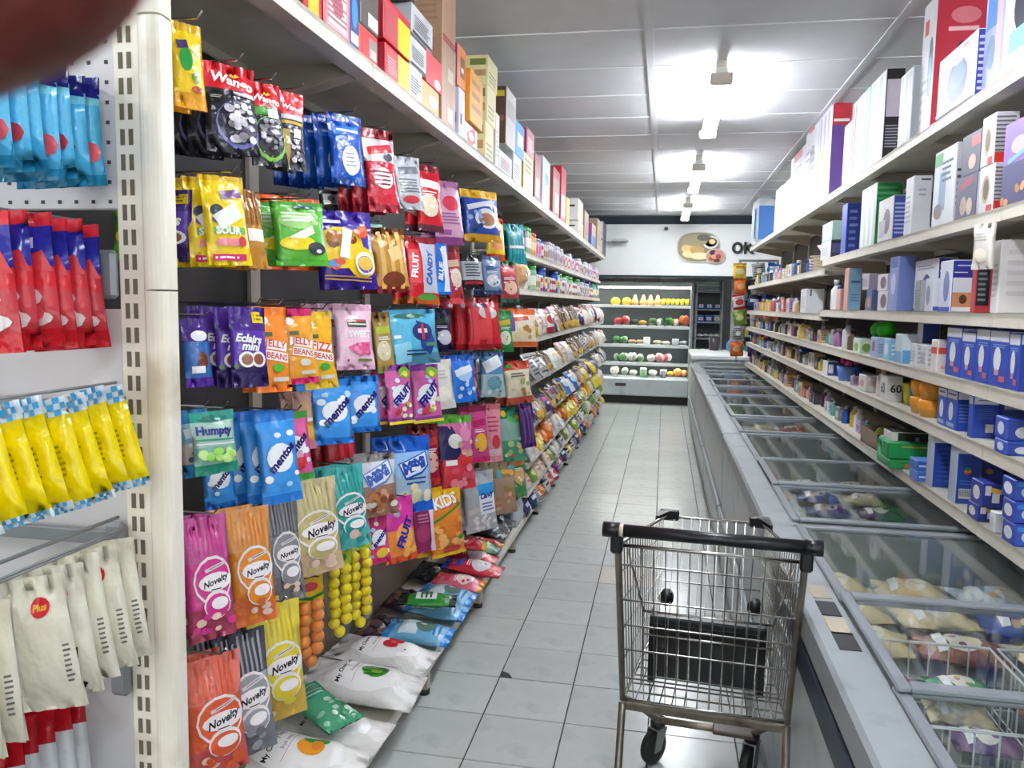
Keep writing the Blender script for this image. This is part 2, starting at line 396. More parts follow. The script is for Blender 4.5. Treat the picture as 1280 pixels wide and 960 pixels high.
# ------------------------------------------------------------------ chest freezers
FX, FB, FZ = .40, 1.30, .86
def freezer(y0, y1, lids, label, near=False, floors=None):
    L_ = y1-y0
    t = empty('chest_freezer', (0, y0, 0))
    b = MB(); b.box(FX+.004, FX+.05, .004, L_-.004, .09, FZ-.09, ch=.006); b.box(FB-.05, FB, .004, L_-.004, .09, FZ-.09)
    b.box(FX+.05, FB-.05, .004, .05, .09, FZ-.09); b.box(FX+.05, FB-.05, L_-.05, L_-.004, .09, FZ-.09); b.box(FX+.05, FB-.05, .05, L_-.05, .09, .14)
    b.build('cabinet', FRZ, t)
    MB().box(FX+.012, FB-.05, .012, L_-.012, 0, .09).build('plinth', RIM, t)
    if not near: MB().box(FX-.022, FX+.002, .01, L_-.01, .33, .39, ch=.008).build('kick_rail', RIM, t)
    r = MB(); r.box(FX-.006, FX+.125, 0, L_, FZ-.09, FZ, ch=.01); r.box(FB-.08, FB+.01, 0, L_, FZ-.09, FZ, ch=.01)
    r.box(FX+.1, FB-.08, 0, .06, FZ-.09, FZ-.004); r.box(FX+.1, FB-.08, L_-.06, L_, FZ-.09, FZ-.004)
    r.build('rim', RIM, t)
    if near: MB().box(FX-.006, FX+.004, 0, L_, FZ-.185, FZ-.10, ch=.01).build('bumper_strip', BUMP, t)
    l = MB(); l.box(FX+.05, FX+.055, .05, L_-.05, .14, FZ-.09); l.box(FB-.055, FB-.05, .05, L_-.05, .14, FZ-.09); l.box(FX+.05, FB-.05, .05, .056, .14, FZ-.09); l.box(FX+.05, FB-.05, L_-.056, L_-.05, .14, FZ-.09)
    for fa, fb, fz in (floors or [(y0+.05, y1-.05, .60)]): l.box(FX+.055, FB-.055, fa-y0, fb-y0, .14, fz)
    l.build('liner', LINER, t)
    for k, (a, c) in enumerate(lids):
        a -= y0; c -= y0; z = FZ+.002+(.014 if k % 2 else 0); x0, x1 = FX+.10, FB-.06
        f = MB(); w_ = .034
        f.box(x0, x0+.028, a, c, z, z+.012, ch=.003); f.box(x1-.028, x1, a, c, z, z+.012, ch=.003)
        f.box(x0+.028, x1-.028, a, a+w_, z, z+.013, ch=.003); f.box(x0+.028, x1-.028, c-w_, c, z, z+.013, ch=.003)
        o = f.build('lid_frame', LIDF, t)
        MB().box(x0+.026, x1-.026, a+w_-.004, c-w_+.004, z+.004, z+.008).build('glass_pane', GLASS, o)
    tag(t, label, 'freezer', 'row of chest freezers'); return t
f1 = freezer(.72, 3.04, [(.74, 1.74), (1.70, 2.27), (2.24, 3.02)], 'grey chest freezer beside the trolley with blue-grey bumper strip and torn stickers', True, [(.78, 1.72, .42), (1.72, 2.26, .44), (2.26, 2.98, .66)])
freezer(3.07, 5.20, [(3.09, 3.70), (3.67, 4.28), (4.25, 5.18)], 'second grey glass-lidded chest freezer, just beyond the trolley')
freezer(5.24, 7.44, [(5.26, 5.95), (5.92, 6.60), (6.57, 7.42)], 'third grey glass-lidded chest freezer along the aisle')
freezer(7.48, 9.74, [(7.5, 8.2), (8.17, 8.9), (8.87, 9.72)], 'fourth grey glass-lidded chest freezer along the aisle')
freezer(9.78, 11.55, [(9.8, 10.65), (10.6, 11.53)], 'fifth glass-lidded chest freezer, last before the white closed one')
t = empty('closed_freezer', (0, 11.65, 0))
MB().box(.42, 1.26, 0, 1.5, 0, .90, ch=.02).build('cabinet', FRZ, t); MB().box(.40, 1.28, -.02, 1.52, .905, .985, ch=.02).build('lid', WALL, t)
tag(t, 'white closed-lid chest freezer at the far end of the freezer row', 'freezer')
for y, c in ((2.33, '#a79c88'), (2.20, '#1d2024'), (2.08, '#b8ac97'), (1.985, '#23262a')):
    MB().box(FX+.035, FX+.085, y-.055, y+.05, FZ+.0005, FZ+.002, c).build('torn_sticker', CARD, f1, (0, -.72, 0))
# wire baskets and frozen goods
def basket(x0, x1, y0, y1, z0, z1, label):
    b = MB(); st = .045
    n = int((y1-y0)/st)
    for k in range(n+1):
        y = y0+(y1-y0)*k/n
        for x in (x0, x1): b.tube([(x, y, z0), (x, y, z1)], .0022, 4)
        b.tube([(x0, y, z0), (x1, y, z0)], .0022, 4)
    n = int((x1-x0)/st)
    for k in range(n+1):
        x = x0+(x1-x0)*k/n
        for y in (y0, y1): b.tube([(x, y, z0), (x, y, z1)], .0022, 4)
    for z in (z0, (z0+z1)/2, z1): b.tube([(x0, y0, z), (x1, y0, z), (x1, y1, z), (x0, y1, z), (x0, y0, z)], .004 if z != (z0+z1)/2 else .0025, 5)
    b.build('wire_basket', mats_white, f1, (0, -.72, 0))
mats_white = mat('white_coated_wire', '#d5d8d8', .35, var=.03)
basket(.48, .87, 1.76, 2.22, .45, .78, '')
basket(.89, 1.22, 1.76, 2.22, .45, .78, '')

# ------------------------------------------------------------------ produce cooler on the back wall
KY = 13.62
t = empty('display_cooler', (0, KY, 0)); cooler = t
x0, x1 = -1.55, .47
MB().box(x0, x1, .62, .70, .14, 2.05).build('back_panel', mat('cooler_back_grey', '#495154', .5, var=.05), t)
MB().box(x0, x1, 0, .70, .14, .44, ch=.02).build('front_panel', FRZ, t)
MB().box(x0, x1-.01, .10, .65, 0, .14).build('plinth', RUBBER, t)
MB().box(x1-.045, x1, -.01, .70, .14, 2.06, ch=.01).build('side_panel', RIM, t)
MB().box(x0, x0+.045, -.01, .70, .14, 2.06, ch=.01).build('side_panel', RIM, t)
MB().box(x0, x1, .05, .70, 1.98, 2.06, ch=.01).build('canopy', FRZ, t)
MB().box(x0+.05, x1-.05, .06, .12, 1.955, 1.98).build('strip_light', COOLGLOW, t)
COOLZ = [1.66, 1.31, .99, .68]
for z in COOLZ:
    sh = MB().box(x0+.045, x1-.045, .14, .62, z-.02, z, ch=.003).build('shelf', FRZ, t)
    MB().box(x0+.06, x1-.06, .17, .19, z-.028, z-.021).build('strip_light', COOLGLOW, sh)  # extra strip added under each shelf to brighten the produce
    MB().box(x0+.045, x1-.045, .125, .14, z-.035, z+.012, ch=.003).build('price_rail', WALL, sh)
MB().box(-.78, -.60, -.004, 0, .30, .35, '#3b2c30').build('badge', CARD, t)
tag(t, 'grey open-fronted produce cooler at the end of the aisle', 'cooler')

# ------------------------------------------------------------------ bulkhead sign
def disc(b, cx, cz, rx, rz, y, th, col, n=28, pw=1.0, mi=0):
    vs = []
    for yy in (y, y+th):
        for k in range(n):
            a = 2*math.pi*k/n; c, s = math.cos(a), math.sin(a)
            vs.append((cx+rx*math.copysign(abs(c)**pw, c), yy, cz+rz*math.copysign(abs(s)**pw, s)))
    b.add(vs, [tuple(range(n))]+[tuple(range(n, 2*n))[::-1]]+[(k, k+n, (k+1) % n+n, (k+1) % n) for k in range(n)], col, mi)
random.seed(5)
o = empty('bread_picture', (0, 12.8, 0))
b = MB(); disc(b, .48, 2.575, .33, .235, -.022, .022, '#d9d6cf', pw=.78); b.build('plaque', CARD, o)
b = MB(); disc(b, .48, 2.575, .315, .222, -.0235, .001, '#8b8364', pw=.78)
for (x, z, rx, rz, c) in ((.42, 2.68, .2, .09, '#9c9068'), (.55, 2.72, .1, .05, '#5d5a4c'), (.34, 2.55, .12, .07, '#e2bd7c'), (.46, 2.53, .11, .065, '#c99a58'), (.36, 2.47, .12, .06, '#efd79a'), (.5, 2.44, .14, .055, '#f0dfae'), (.3, 2.62, .07, .05, '#b98c52'),
                          (.66, 2.65, .12, .1, '#dfe3dc'), (.66, 2.65, .09, .07, '#c9b887'), (.68, 2.66, .05, .04, '#e6c98e')):
    disc(b, x, z, rx, rz, -.0245-.0004*(x*10 % 3), .001, c)
b.build('print', CARD, o); tag(o, 'rounded picture of bread rolls and a soup bowl on the white bulkhead', 'sign')
o = empty('pastry_picture', (0, 12.8, 0))
b = MB(); disc(b, .735, 2.435, .145, .115, -.034, .010, '#cfc8c2', pw=.9); b.build('plaque', CARD, o)
b = MB(); disc(b, .735, 2.435, .132, .104, -.0355, .001, '#c88f74', pw=.9)
for (x, z, rx, rz, c) in ((.70, 2.49, .05, .04, '#2b2a33'), (.77, 2.49, .05, .03, '#d58c92'), (.73, 2.43, .06, .035, '#e0a07a'), (.78, 2.43, .04, .04, '#a4453e'), (.68, 2.40, .04, .03, '#8d4f35'), (.76, 2.37, .05, .025, '#4b2c26')):
    disc(b, x, z, rx, rz, -.037-.0004*(x*10 % 3), .001, c)
b.build('print', CARD, o); tag(o, 'small round pastry picture overlapping the bread picture on the bulkhead', 'sign')
b = MB(); n = 28; vs = []
for y in (-.03, 0):
    for rx, rz in ((.082, .09), (.044, .05)):
        for k in range(n):
            a = 2*math.pi*k/n; vs.append((1.06+rx*math.cos(a), y, 2.565+rz*math.sin(a)))
fs = []
for k in range(n):
    q = (k+1) % n; fs += [(k, q, n+q, n+k), (2*n+k, 3*n+k, 3*n+q, 2*n+q), (k, 2*n+k, 2*n+q, q), (n+k, n+q, 3*n+q, 3*n+k)]
b.add(vs, fs, '#1a1c20'); tag(b.build('sign_letter', PLAS, None, (0, 12.8, 0)), 'black letter O standing alone on the white bulkhead, first of the word', 'sign', 'letters of the bulkhead sign')
b = MB()
b.box(1.158, 1.195, -.03, 0, 2.475, 2.655, '#1a1c20')
for s in (1, -1): b.add([(1.195, -.03, 2.565-.025*s), (1.195, -.03, 2.565+.025*s), (1.27, -.03, 2.565+.09*s), (1.32, -.03, 2.565+.09*s), (1.195, 0, 2.565-.025*s), (1.195, 0, 2.565+.025*s), (1.27, 0, 2.565+.09*s), (1.32, 0, 2.565+.09*s)], [(0, 1, 2, 3), (7, 6, 5, 4), (1, 5, 6, 2), (0, 3, 7, 4), (2, 6, 7, 3)], '#1a1c20')
tag(b.build('sign_letter', PLAS, None, (0, 12.8, 0)), 'black letter K on the bulkhead, half hidden by the top homeware shelf', 'sign', 'letters of the bulkhead sign')
o = empty('dome_camera', (-.02, 12.8, 2.86))
MB().box(-.02, .02, -.04, 0, -.02, .03, '#cfd2d2', ch=.004).build('mount_plate', PLAS, o); MB().ell((0, -.07, -.01), (.035, .05, .03), col='#55595c').build('dome', PLAS, o)
tag(o, 'tiny grey camera fixed to the upper part of the white bulkhead', 'camera')
o = empty('wall_bracket', (-.72, 12.8, 2.66))
MB().box(-.13, .13, -.22, 0, -.012, .012, '#b9bcbb', ch=.004).build('bracket_arm', PLAS, o); MB().box(-.1, .1, -.02, 0, -.08, .05, '#c9cccb', ch=.004).build('back_plate', PLAS, o)
tag(o, 'small pale bracket sticking out of the bulkhead beside the sweets gondola end', 'bracket')

# grey shelf rack beside the cooler and steel post
t = empty('steel_rack', (.52, 13.75, 0)); RKZ = [.45, .86, 1.14, 1.41, 1.62, 1.92]
for x in (0, .42):
    for y in (0, .4): MB().box(x-.015, x+.015, y-.015, y+.015, 0, 2.08).build('post', RIM, t)
for z in RKZ: MB().box(-.015, .435, -.015, .415, z-.02, z).build('shelf', RIM, t)
MB().box(-.015, .435, .415, .43, .1, 2.08).build('back_panel', mat('rack_back_grey', '#4d5658', .5, var=.06), t)
tag(t, 'grey steel rack of blue packs between the produce cooler and the freezers', 'shelving')
t = empty('shop_column', (1.10, 13.34, 0)); MB().box(-.05, .05, -.05, .05, .02, 2.1, ch=.01).build('shaft', RIM, t); MB().box(-.08, .08, -.08, .08, 0, .03).build('foot', RIM, t)
tag(t, 'pale grey square steel column behind the white closed freezer', 'column')
t = empty('wall_shelving', (1.2, 13.55, 0))
for z in (.9, 1.2, 1.5, 1.8): MB().box(0, .9, 0, .4, z-.02, z).build('shelf', RIM, t)
MB().box(0, .9, .4, .43, .05, 2.1).build('back_panel', mat('dark_back_board', '#3b4446', .6, var=.08), t)
for x in (.0, .87): MB().box(x, x+.03, 0, .03, 0, 2.1).build('post', RIM, t)
tag(t, 'dim shelving behind the hanging snack strips at the far end', 'shelving')

# ------------------------------------------------------------------ trolley
cart = empty('shopping_trolley', (.138, 2.13, 0), R(-4.6))
HW = .283
MB().tube([(-HW, 0, 1.05), (-HW+.045, 0, 1.05)], .021, 12).build('handle_end', BLACK, cart)
MB().tube([(HW-.045, 0, 1.05), (HW, 0, 1.05)], .021, 12).build('handle_end', BLACK, cart)
MB().tube([(-HW+.045, 0, 1.05), (-HW+.056, 0, 1.05)], .018, 12, '#c9b8a4').build('handle_ring', PLAS, cart)
MB().tube([(-HW+.056, 0, 1.05), (HW-.045, 0, 1.05)], .0175, 12).build('handle_bar', BLACK, cart)
for s in (-1, 1):
    b = MB(); b.box(s*.245-.016, s*.245+.016, -.012, .03, .985, 1.042, ch=.006); b.build('handle_bracket', BLACK, cart)
# corners: rear top, rear bottom, front top, front bottom
RT, RBm, FT, FBm = (.245, .03, 1.0), (.228, .12, .51), (.175, .84, .88), (.17, .72, .545)
def lerp(a, b, t): return tuple(a[i]+(b[i]-a[i])*t for i in range(3))
def mir(p): return (-p[0], p[1], p[2])
def panel(a, b, c, d, nu, nv, hs, r=.0022, name='wire_mesh'):   # a-b top edge, d-c bottom edge
    m = MB()
    for k in range(1, nu): m.tube([lerp(a, b, k/nu), lerp(d, c, k/nu)], r, 4)
    for h in hs: m.tube([lerp(a, d, h), lerp(b, c, h)], r*1.25, 4)
    return m.build(name, WIRE, cart)
panel(mir(RT), RT, RBm, mir(RBm), 15, 0, (.12, .34, .5, .66, .85))          # rear gate
panel(mir(FT), FT, FBm, mir(FBm), 11, 0, (.33, .66))
for s in (1, -1):
    q = (lambda p: p) if s > 0 else mir
    panel(q(RT), q(FT), q(FBm), q(RBm), 20, 0, (.18, .36, .55, .75))
panel(mir(RBm), RBm, FBm, mir(FBm), 13, 0, tuple(k/12 for k in range(1, 12)))
b = MB(); b.tube([mir(RT), RT, FT, mir(FT), mir(RT)], .0055, 8); b.build('top_rim', WIRE, cart)
b = MB(); b.tube([mir(RBm), RBm, FBm, mir(FBm), mir(RBm)], .005, 8); b.build('bottom_rim', WIRE, cart)
b = MB(); b.box(-.235, .235, .118, .132, .478, .5, ch=.003); b.build('bottom_bar', RUST, cart)
for s in (-1, 1):
    b = MB(); b.tube([(s*.247, .0, 1.03), (s*.245, .03, .99), (s*.229, .12, .51)], .009, 8); b.build('frame_post', RUST, cart)
    b = MB(); b.tube([(s*.229, .12, .50), (s*.229, .06, .30), (s*.23, .0, .17)], .011, 8); b.build('rear_leg', RUST, cart)
    b = MB(); b.tube([(s*.225, .16, .49), (s*.215, .40, .36), (s*.165, .68, .165)], .012, 8); b.build('lower_frame', RUST, cart)
b = MB(); b.tube([(-.165, .68, .165), (.165, .68, .165)], .013, 8); b.build('cross_tube', RUST, cart)
b = MB(); b.box(.03, .17, .62, .72, .172, .19, '#4a3b30', ch=.004); b.build('base_tray', PLAS, cart)
def caster(x, y, rz):
    f = empty('caster', (x, y, 0), rz); f.parent = cart; f.matrix_parent_inverse = Matrix()
    MB().lathe([(0, .165), (.026, .165), (.028, .135), (.02, .128), (0, .128)], 12).build('swivel_cap', BLACK, f)
    b = MB()
    for s in (-1, 1): b.add([(s*.02, -.028, .13), (s*.02, .028, .13), (s*.02, .028-.035, .05), (s*.02, -.012-.035, .05), (s*.024, -.028, .13), (s*.024, .028, .13), (s*.024, .028-.035, .05), (s*.024, -.012-.035, .05)], [(0, 1, 2, 3), (7, 6, 5, 4), (0, 4, 5, 1), (1, 5, 6, 2), (2, 6, 7, 3), (3, 7, 4, 0)])
    b.box(-.024, .024, -.028, .028, .125, .132); b.build('fork', STEEL, f)
    b = MB(); n = 20; pr = [(.056, -.016), (.062, -.009), (.062, .009), (.056, .016), (.03, .018), (.0, .018)]
    vs = []
    full = [(0, -.018), (.03, -.018)]+pr
    for k in range(n):
        a = 2*math.pi*k/n
        for r_, x_ in full: vs.append((x_, -.022+r_*math.cos(a), .062+r_*math.sin(a)))
    o_ = len(full); b.add(vs, [(k*o_+i, k*o_+i+1, ((k+1) % n)*o_+i+1, ((k+1) % n)*o_+i) for k in range(n) for i in range(o_-1)], smooth=True)
    b.build('wheel', RUBBER, f)
for x, y, a in ((-.165, .70, R(-32)), (.165, .70, R(-20)), (-.23, .0, R(10)), (.215, 0, R(5))): caster(x, y, a)
# folded child seat flap, its wire frame and the black corner caps
fl_ = MB(); a_ = [(-.165, .275, .695), (.165, .285, .695), (.165, .325, .50), (-.165, .325, .50)]
fl_.add([(x, y-.008, z) for x, y, z in a_]+[(x, y+.008, z) for x, y, z in a_], [(0, 1, 2, 3), (7, 6, 5, 4), (0, 4, 5, 1), (1, 5, 6, 2), (2, 6, 7, 3), (3, 7, 4, 0)])
fl_.box(-.172, .172, .262, .30, .69, .715, ch=.006)
for x in (-.172, .152): fl_.box(x, x+.02, .27, .335, .5, .70)
fl_.build('seat_flap', BLACK, cart)
b = MB(); b.tube([(-.19, .26, .73), (.19, .26, .73)], .004, 6); b.tube([(-.19, .255, .66), (.19, .255, .66)], .004, 6)
for k in range(12): b.tube([(-.18+.0327*k, .255, .73), (-.18+.0327*k, .30, .50)], .0022, 4)
for s in (-1, 1): b.tube([(s*.19, .26, .73), (s*.232, .16, .95)], .004, 6); b.tube([(s*.19, .26, .73), (s*.19, .26, .50)], .003, 6)
b.build('seat_wire_mesh', WIRE, cart)
for s in (-1, 1):
    b = MB(); b.add([(s*.197, .845, .862), (s*.197, .855, .90), (s*.13, .86, .902), (s*.13, .85, .862), (s*.20, .70, .885), (s*.20, .70, .915), (s*.188, .70, .915), (s*.16, .82, .905)], [(0, 1, 2, 3), (0, 4, 5, 1), (1, 5, 6, 7, 2)])
    b.box(min(s*.197, s*.125), max(s*.197, s*.125), .835, .862, .866, .905, ch=.005); b.build('corner_cap', BLACK, cart)
    MB().tube([(s*.155, .735, .60), (s*.155, .775, .60)], .027, 12).build('bumper_roller', BLACK, cart)
tag(cart, 'empty wire shopping trolley with a black handle bar parked beside the freezers', 'trolley')

# ------------------------------------------------------------------ fingertip held across the lens corner
me = bpy.data.meshes.new('finger')
ax = [Vector((-.0361, .0445, 1.6805)), Vector((-.0425, .0461, 1.6798)), Vector((-.0515, .048, 1.679)), Vector((-.066, .051, 1.6785)), Vector((-.084, .052, 1.681)), Vector((-.105, .045, 1.690))]
rad = [.0048, .0068, .0074, .0078, .0084, .0092]
b = MB(); n = 14; vs = []; up = Vector((0, -.3, 1)).normalized(); 
ring = []
t0 = (ax[0]-ax[1]).normalized(); ring.append((ax[0]+t0*.0035, .0022))
for p, r_ in zip(ax, rad): ring.append((p, r_))
ring = [(p+Vector((.0017, 0, .0008)), r_) for p, r_ in ring]
for i, (p, r_) in enumerate(ring):
    t_ = (ring[min(i+1, len(ring)-1)][0]-ring[max(i-1, 0)][0]).normalized(); u_ = (up-t_*up.dot(t_)).normalized(); q_ = t_.cross(u_)
    for k in range(n):
        a = 2*math.pi*k/n; vs.append(p+(u_*math.cos(a)+q_*math.sin(a)*1.02)*r_)
fs = [(i*n+k, i*n+(k+1) % n, (i+1)*n+(k+1) % n, (i+1)*n+k) for i in range(len(ring)-1) for k in range(n)]
fs += [tuple(range(n))[::-1], tuple(range((len(ring)-1)*n, len(ring)*n))]
b.add(vs, fs, smooth=True); fg = b.build('finger', SKIN)
sm = fg.modifiers.new('smooth', 'SUBSURF'); sm.levels = 2; sm.render_levels = 2
c_n = ax[1]; tn = (ax[0]-ax[2]).normalized(); un = Vector((.25, -.25, 1)); un = (un-tn*un.dot(tn)).normalized(); qn = tn.cross(un); nb = MB(); vs = []
for i in range(5):
    for k in range(5):
        a = (k-2)*.42; s_ = (i-1.2)*.0028; wd = 1-.12*max(0, i-3)
        vs.append(c_n+tn*s_+(un*math.cos(a*wd)+qn*math.sin(a*wd))*(.0071-.0006*max(0, i-2)))
nb.add(vs, [(i*5+k, i*5+k+1, (i+1)*5+k+1, (i+1)*5+k) for i in range(4) for k in range(4)], smooth=True); nb.build('fingernail', NAIL, fg)
tag(fg, 'blurred fingertip covering the upper corner of the view, in front of the pegboard', 'finger')

# ------------------------------------------------------------------ printed art on packs
TXT = {}
def text2d(s, shear=0.0, bold=0.0):
    key = (s, shear, bold)
    if key not in TXT:
        cu = bpy.data.curves.new('lettering', 'FONT'); cu.body = s; cu.shear = shear; cu.offset = bold; cu.resolution_u = 2
        o = bpy.data.objects.new('lettering', cu); me = bpy.data.meshes.new_from_object(o)
        vs = [(v.co.x, v.co.y) for v in me.vertices]; fs = [tuple(p.vertices) for p in me.polygons]
        x0 = min(v[0] for v in vs); x1 = max(v[0] for v in vs); y0 = min(v[1] for v in vs); y1 = max(v[1] for v in vs); k = 1/(x1-x0)
        TXT[key] = ([((x-(x0+x1)/2)*k, (y-(y0+y1)/2)*k) for x, y in vs], fs)
        bpy.data.objects.remove(o); bpy.data.curves.remove(cu); bpy.data.meshes.remove(me)
    return TXT[key]
def prims2d(prims, w, h, seed=1):
    """flat print -> [(points, faces, colour)]; x across from the middle, z down from the top, in metres"""
    rn = random.Random(seed); out = []
    def grid(x0, x1, z0, z1, nx, nz, c, rot=0):
        cx, cz = (x0+x1)/2, (z0+z1)/2; ca, sa = math.cos(rot), math.sin(rot); ps = []
        for j in range(nz+1):
            for i in range(nx+1):
                x = (x0+(x1-x0)*i/nx-cx); z = (z0+(z1-z0)*j/nz-cz); ps.append((cx+x*ca+z*sa, cz-x*sa+z*ca))
        out.append((ps, [(j*(nx+1)+i, j*(nx+1)+i+1, (j+1)*(nx+1)+i+1, (j+1)*(nx+1)+i) for j in range(nz) for i in range(nx)], c))
    def ellp(cx, cz, rx, rz, c, n=14):
        ps = [(cx, cz)]+[(cx+rx*f*math.cos(2*math.pi*k/n), cz+rz*f*math.sin(2*math.pi*k/n)) for f in (.55, 1) for k in range(n)]
        out.append((ps, [(0, 1+k, 1+(k+1) % n) for k in range(n)]+[(1+k, 1+n+k, 1+n+(k+1) % n, 1+(k+1) % n) for k in range(n)], c))
    for p in prims:
        k = p[0]
        if k == 'r':
            x0, x1, z0, z1 = p[1]*w, p[2]*w, p[3]*h, p[4]*h
            grid(x0, x1, z0, z1, max(1, round((x1-x0)/.04)), max(1, round((z1-z0)/.04)), p[5], R(p[6]) if len(p) > 6 else 0)
        elif k == 'e': ellp(p[1]*w, p[2]*h, p[3]*w, p[4]*h, p[5])
        elif k == 'c': ellp(p[1]*w, p[2]*h, p[3]*w, p[3]*w, p[4])
        elif k == 't':
            vs, fs = text2d(p[1], p[7] if len(p) > 7 else 0, p[8] if len(p) > 8 else .02)
            s = p[4]*w; a = R(p[6]) if len(p) > 6 else 0; ca, sa = math.cos(a), math.sin(a)
            out.append(([(p[2]*w+(x*ca-y*sa)*s, p[3]*h-(x*sa+y*ca)*s) for x, y in vs], fs, p[5]))
        elif k == 'b':
            for _ in range(p[5]):
                r_ = p[6]*w*rn.uniform(.75, 1.2); ellp(rn.uniform(p[1], p[2])*w, rn.uniform(p[3], p[4])*h, r_, r_*rn.uniform(.6, .95), rn.choice(p[7]), 8)
        elif k == 's':
            x0, x1, z0, z1, n = p[1]*w, p[2]*w, p[3]*h, p[4]*h, p[5]
            for i in range(n):
                a = x0+(x1-x0)*(i+.2)/n; b_ = x0+(x1-x0)*(i+.65)/n; grid(a, b_, z0, z1, 1, max(1, round((z1-z0)/.05)), p[6])
        elif k == 'l':                                    # thin lines of unreadable small print
            x0, x1, z0, z1, n = p[1]*w, p[2]*w, p[3]*h, p[4]*h, p[5]
            for i in range(n):
                z = z0+(z1-z0)*(i+.5)/n; d = (z1-z0)/n*.22; grid(x0, x1-(x1-x0)*rn.uniform(0, .25), z-d, z+d, 2, 1, p[6])
        elif k == 'k':
            z0, z1, rows, c = p[1]*h, p[2]*h, p[3], p[4]; st = (z1-z0)/rows; n = max(2, int(w/st)); st2 = w/n
            for i in range(n):
                for j in range(rows):
                    if (i+j) % 2: grid(-w/2+st2*i, -w/2+st2*(i+1), z0+st*j, z0+st*(j+1), 1, 1, c)
        elif k == 'p':
            ps = [(x*w, z*h) for x, z in p[1]]; cx = sum(q[0] for q in ps)/len(ps); cz = sum(q[1] for q in ps)/len(ps)
            out.append(([(cx, cz)]+ps, [(0, 1+i, 1+(i+1) % len(ps)) for i in range(len(ps))], p[2]))
    return out
def finer(ps, fs, lim):
    """split flat print into small triangles so that it follows a bulging pack"""
    ps = list(ps); out = []; mid = {}
    todo = [(f[0], f[i], f[i+1]) for f in fs for i in range(1, len(f)-1)]
    while todo:
        t = todo.pop(); e = max(((t[0], t[1], t[2]), (t[1], t[2], t[0]), (t[2], t[0], t[1])), key=lambda k: (ps[k[0]][0]-ps[k[1]][0])**2+(ps[k[0]][1]-ps[k[1]][1])**2)
        a, b, c = e
        if (ps[a][0]-ps[b][0])**2+(ps[a][1]-ps[b][1])**2 <= lim*lim: out.append(e); continue
        k = (min(a, b), max(a, b))
        if k not in mid: mid[k] = len(ps); ps.append(((ps[a][0]+ps[b][0])/2, (ps[a][1]+ps[b][1])/2))
        m = mid[k]; todo += [(a, m, c), (m, b, c)]
    return ps, out
def pack_surface(w, h, t, seed, loose=.12):
    rn = random.Random(seed); s1, s2, s3 = rn.uniform(0, 6), rn.uniform(0, 6), rn.uniform(0, 6)
    sm = lambda a, b, x: (lambda q: q*q*(3-2*q))(min(1, max(0, (x-a)/(b-a))))
    def f(x, z):
        u, v = x/w, z/h
        pv = sm(.05, .34, v)*sm(1.0, .72, v) if h >= w*.8 else sm(.04, .3, v)*sm(1, .7, v)
        pu = max(0, 1-abs(2*u)**2.4)
        return t/2*pu*pv*(1+loose*math.sin(8*u+5*v+s1)*math.sin(9*v-5*u+s2)) + .0035*math.sin(16*u+s3)*(1-pv)
    return f
def pack_mesh(w, h, t, bands, prims, seed, nx=8, nz=10):
    """body mesh and print mesh of a film pack hanging from its top edge: width along y, front towards +x"""
    f = pack_surface(w, h, t, seed); ends = [b_[0] for b_ in bands]
    zs = sorted(set([round(i/nz, 4) for i in range(nz+1)]+[round(e_, 4) for e_ in ends[:-1]]))
    zs = [z for i, z in enumerate(zs) if i == 0 or z-zs[i-1] > .012 or z in ends]
    b = MB(); front = []; back = []
    def pinch(v): return 1-.05*math.sin(math.pi*min(1, max(0, v)))
    for v in zs: 
        for i in range(nx+1):
            u = i/nx-.5; d = f(u*w, v*h); front.append((d+.0008, u*w*pinch(v), -v*h)); back.append((-d-.0008+2*.0035*0, u*w*pinch(v), -v*h))
    m = nx+1
    for j in range(len(zs)-1):
        mid = (zs[j]+zs[j+1])/2; c = next((cc for e_, cc in bands if mid <= e_+1e-6), bands[-1][1])
        vs = front[j*m:(j+2)*m]; b.add(vs, [(i, m+i, m+i+1, i+1) for i in range(nx)], c, smooth=True)
        vs = back[j*m:(j+2)*m]; b.add(vs, [(i+1, m+i+1, m+i, i) for i in range(nx)], c, smooth=True)
    me = b.mesh('film', FILM)
    import bmesh
    bm = bmesh.new(); bm.from_mesh(me); bmesh.ops.remove_doubles(bm, verts=bm.verts, dist=.0018); bm.to_mesh(me); bm.free()
    pm = None
    if prims:
        q = MB(); e_ = .0022
        for ps, fs, c in prims2d(prims, w, h, seed):
            ps, fs = finer(ps, fs, max(.013, w*.09)); vs = []
            for x, z in ps:
                x = max(-w*.5, min(w*.5, x)); z = max(0, min(h, z)); vs.append((f(x, z)+e_, x*pinch(z/h), -z))
            q.add(vs, [g[::-1] for g in fs], c, smooth=True); e_ += .0003
        pm = q.mesh('film_print', INK)
    return me, pm
def PRINT(pm, o, name='film_print'):
    p = link(name, pm, o); p['kind'] = 'stuff'; return p
PACKC = {}
def pack(kind, w, h, t, seed, key=None):
    k = (kind, round(w, 2), round(h, 2), seed % 3)
    if k not in PACKC:
        bands, prims = ART[kind]; PACKC[k] = pack_mesh(w, h, t, bands, prims, seed % 3+hash(len(kind)) % 7+len(PACKC))
    return PACKC[k]
def hang(name, kind, loc, rz, w, h, t, seed, label, cat, group=None, roll=0, lean=0):
    me, pm = pack(kind, w, h, t, seed)
    o = link(name, me, None, loc, (roll, lean, rz))
    if pm: PRINT(pm, o)
    tag(o, label, cat, group); return o
